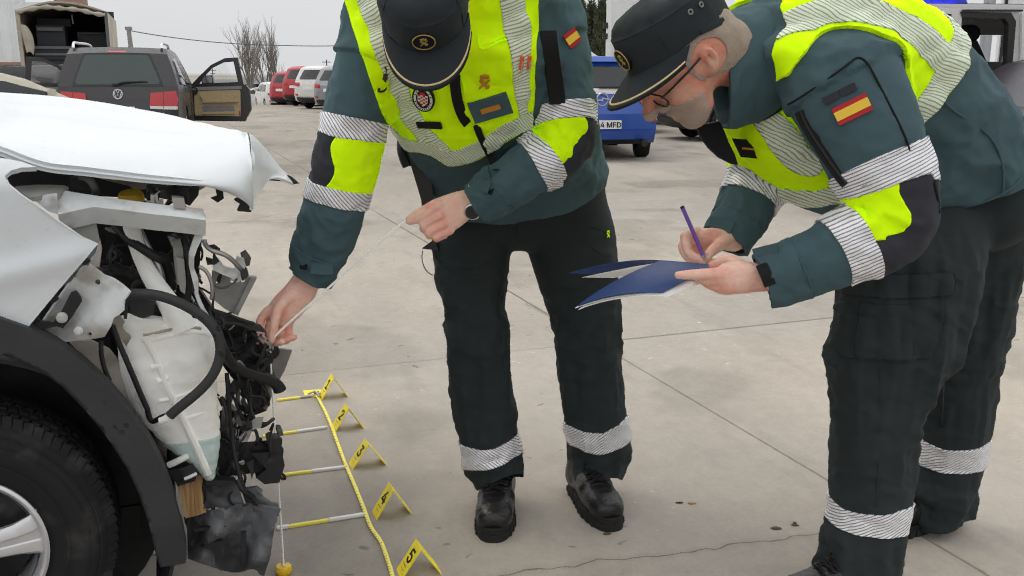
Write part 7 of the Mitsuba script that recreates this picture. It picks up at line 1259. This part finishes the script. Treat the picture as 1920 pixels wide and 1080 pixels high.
def rod(a, b, cuts, cols, label, name='measuring_rod'):
    a, b = G(*a), G(*b); d = b - a; ex = nrm(d); k = thing(name, label, 'measuring rod', 'measuring rods across the tape')
    for (u0, u1), c in zip(zip(cuts[:-1], cuts[1:]), cols):
        p, q = a + d * u0, a + d * u1; put('section', box((p + q) / 2 + [0, 0, .0065 if c == 'rod_white' else .0058], (np.linalg.norm(q - p), .0135 if c == 'rod_white' else .0128, .010 if c == 'rod_white' else .0092), np.stack([ex, np.cross([0, 0, 1], ex), [0, 0, 1]], 1), .002), c, k, smooth=False)
rod((684, 968), (519, 994), (0, .42, .86, 1.0), ('rod_white', 'tape_yellow', 'rod_white'), 'white and yellow measuring rod beside marker four')
rod((647, 879), (526, 894), (0, .52, 1.0), ('rod_white', 'tape_yellow'), 'white and yellow measuring rod beside marker three')
rod((614, 804), (492, 821), (0, .48, 1.0), ('rod_white', 'tape_yellow'), 'white and yellow measuring rod beside marker two')
rod((592, 744), (520, 753), (0, .4, 1.0), ('dull_alloy', 'tape_yellow'), 'measuring rod at the far end of the tape by marker one')
rod((312, 1036), (214, 1047), (0, .5, 1.0), ('rod_white', 'tape_yellow'), 'measuring rod lying in the shade behind the wheel')
c_ = A_([G(*p) for p in ((568, 734), (602, 732), (605, 746), (572, 746))]); k = thing('yellow_card', 'small yellow card under the metal hook of the tape', 'card'); put('sheet', prism([(x, y) for x, y in c_[:, :2]], (0, 0, .002), (1, 0, 0), (0, 1, 0), .003), 'marker_yellow', k, smooth=False)
put('print', prism([(x, y) for x, y in (A_([G(*p) for p in ((588, 737), (598, 736), (599, 741), (589, 741))]))[:, :2]], (0, 0, .0052), (1, 0, 0), (0, 1, 0), .0006), 'ink_black', k, smooth=False)
put('tape_hook', cat([tube([G(578, 744) + [0, 0, .012], G(590, 741) + [0, 0, .016], G(600, 744) + [0, 0, .013]], .004, 8), tube([G(592, 740) + [0, 0, .012], G(600, 749) + [0, 0, .012]], .005, 8)]), 'dull_alloy', tk)
MK = (((603, 751), (598, 744), (653, 745), (624, 709)), ((629, 810), (623, 803), (683, 804), (651, 766)), ((661, 881), (655, 871), (725, 873), (691, 834)), ((706, 975), (697, 958), (772, 964), (735, 919)), ((752, 1089), (742, 1065), (829, 1078), (787, 1030)))
for i, (ln, lf_, rn, rd) in enumerate(MK):
    a, b, c = G(*ln), G(*lf_), G(*rn); along_ = b - a; along_ = nrm(along_) * .060; m = (a + c) / 2; hh = max((m[1] and P(rd[0], rd[1], m[1])[2]), .03)
    top = m + [0, 0, hh]; k = thing('evidence_marker', 'yellow folded evidence marker ' + ('numbered one, beside the metal hook of the tape', 'numbered two, the next after the one at the tape hook', 'numbered three, the middle one of the row', 'numbered four, at the white rod nearest to us', 'numbered five, last of the row, cut by the lower edge')[i], 'evidence marker', 'numbered markers along the tape')
    for p_, q_, nm in ((a, top, 'panel'), (c, top, 'panel')):
        quad = A_([p_, p_ + along_, q_ + along_, q_]); n = nrm(np.cross(quad[1] - quad[0], quad[3] - quad[0])); n = n if n[2] > 0 else -n
        pk = put(nm, plate(quad + n * .0008, .0026, n), 'marker_yellow', k, smooth=False)
        if p_ is a:
            up_ = nrm(q_ - p_); ex = nrm(np.cross(up_, n)); L_ = np.linalg.norm(q_ - p_); t_ = meshkit.text_mesh(str(i + 1), L_ * .38, .0006, True); t_.vertices[:, 0] *= 1.15; w = t_.vertices[:, 0].max(); R_ = np.stack([ex, up_, n], 1); mid = p_ + along_ / 2
            put('number', xf(t_, R_, mid + up_ * L_ * .44 - ex * w / 2 + n * .0012), 'ink_black', pk, smooth=False)
            put('print', cat([xf(box((0, 0, 0), (.030, .0016, .0006)), R_, mid + up_ * L_ * .32 + n * .0011), xf(box((0, 0, 0), (.022, .0010, .0006)), R_, mid + up_ * L_ * .2 + n * .0011)]), 'ink_black', pk, smooth=False)
# plumb line
k = thing('plumb_line', 'white plumb line running from one hand over the other down to a yellow bob', 'plumb line')
s1 = [P(764, 412, 2.292), P(700, 464, 2.284), P(610, 545, 2.279), P(524, 622, 2.272), P(508, 640, 2.270)]; s2 = [P(506, 644, 2.270), P(511, 740, 2.28), P(520, 880, 2.29), P(532, 1060, 2.30)]
put('string', cat([tube(spl(s1, 24), .0030, 6), tube(spl(s2, 24), .0024, 6)]), 'string_white', k)
bo = s2[-1]; put('bob', lathe([(0, .0), (.019, -.001), (.0215, -.005), (.0215, -.014), (.019, -.018), (.012, -.03), (.0, -.046)], 28, bo, (0.02, 0, 1)), 'bob_yellow', k, smooth=35); put('hook', tube(bo + np.stack([.005 * np.cos(np.linspace(0, 5.2, 14)), 0 * np.linspace(0, 1, 14), .004 + .005 * np.sin(np.linspace(0, 5.2, 14))], 1), .0016, 6), 'dull_alloy', k)
# folder and pen
k = thing('folder', 'open dark blue folder with white sheets held by the writing person', 'folder')
near_ = [[P(1238, 490, 2.14), P(1158, 525, 2.07), P(1083, 574, 2.0)], [P(1296, 493, 2.10), P(1222, 516, 2.03), P(1160, 553, 1.975)], [P(1352, 500, 2.06), P(1304, 517, 1.995), P(1243, 549, 1.965)]]
put('cover', patch(near_, 18, 18, .0022), 'folder_blue', k, smooth=40)
nn_ = np.cross(near_[0][2] - near_[0][0], near_[2][0] - near_[0][0]); nn_ = nrm(nn_); nn_ = nn_ if nn_ @ (EYE - near_[1][1]) < 0 else -nn_
na_ = A_(near_); e1 = nrm(na_[0, 1] - na_[2, 1]); e1 = nrm(e1 - nn_ * (e1 @ nn_)); sh = na_ + nn_ * .005 + e1 * .006; put('sheet', patch(sh, 14, 14, .0015), 'paper', k, smooth=40); sh = na_ + nn_ * .009; sh[2] -= e1 * .030; sh[2, 2] += e1 * .02; put('sheet', patch(sh, 14, 14, .001), 'paper', k, smooth=40)
far_ = [[P(1242, 489, 2.15), P(1158, 492, 2.24), P(1067, 512, 2.32)], [P(1300, 493, 2.12), P(1215, 495, 2.215), P(1128, 514, 2.29)]]
put('cover', patch(far_, 18, 10, .0022), 'folder_blue', k, smooth=40)
put('sheet', patch(A_([[P(1244, 491, 2.14), P(1165, 505, 2.2), P(1092, 520, 2.29)], [P(1290, 495, 2.115), P(1225, 507, 2.16), P(1150, 521, 2.24)]]), 14, 8, .001), 'paper', k, smooth=40)
k = thing('pen', 'purple ballpoint pen in the hand of the writing person', 'pen'); a, b = P(1279, 388, 2.19), P(1323, 489, 2.145); d = b - a
put('barrel', tube([a, a + d * .02, a + d * .9], [.0035, .0048, .0046], 10), 'pen_purple', k); put('tip', tube([a + d * .9, a + d * .96, b], [.0042, .003, .0008], 8), 'silver_metal', k); put('pen_cap', tube([a - d * .01, a + d * .03], .0050, 10), 'ink_black', k)
# small litter
for i, (px, py, s_, c) in enumerate(((1298, 945, .016, 'wood_fibre'), (1274, 944, .012, 'ink_black'), (1456, 992, .018, 'broken_leaf'), (1490, 986, .012, 'broken_leaf'), (1137, 1002, .014, 'broken_leaf'), (1490, 982, .008, 'broken_leaf'), (1310, 606, .012, 'paper'))):
    if 'broken_leaf' not in scene: bs('broken_leaf', (.10, .05, .04), .8)
    o = G(px, py); pts = [o + [s_ * (.6 + .5 * rng.random()) * math.cos(x), .55 * s_ * (.6 + .5 * rng.random()) * math.sin(x), .002 + .003 * rng.random()] for x in np.linspace(0, 2 * math.pi, 9, endpoint=False)]
    v_ = np.vstack([pts, [o + [0, 0, .006]]]); q_ = np.arange(9); m_ = shell((v_, np.stack([q_, (q_ + 1) % 9, q_ * 0 + 9], 1)), .0, -.0015)
    lab = {0: 'orange brown crumb on the concrete between the two standing people', 1: 'dark crumb beside the orange brown crumb', 2: 'dark red brown leaf scrap near the crack by the right shoe', 3: 'brown scrap furthest right near the crack', 4: 'red brown scrap by the toe of the black boot', 5: 'tiny brown scrap just above the crack', 6: 'white paper scrap on the slab below the folder'}[i]
    put('litter_scrap', m_, c, smooth=True, label=lab, cat='scrap')
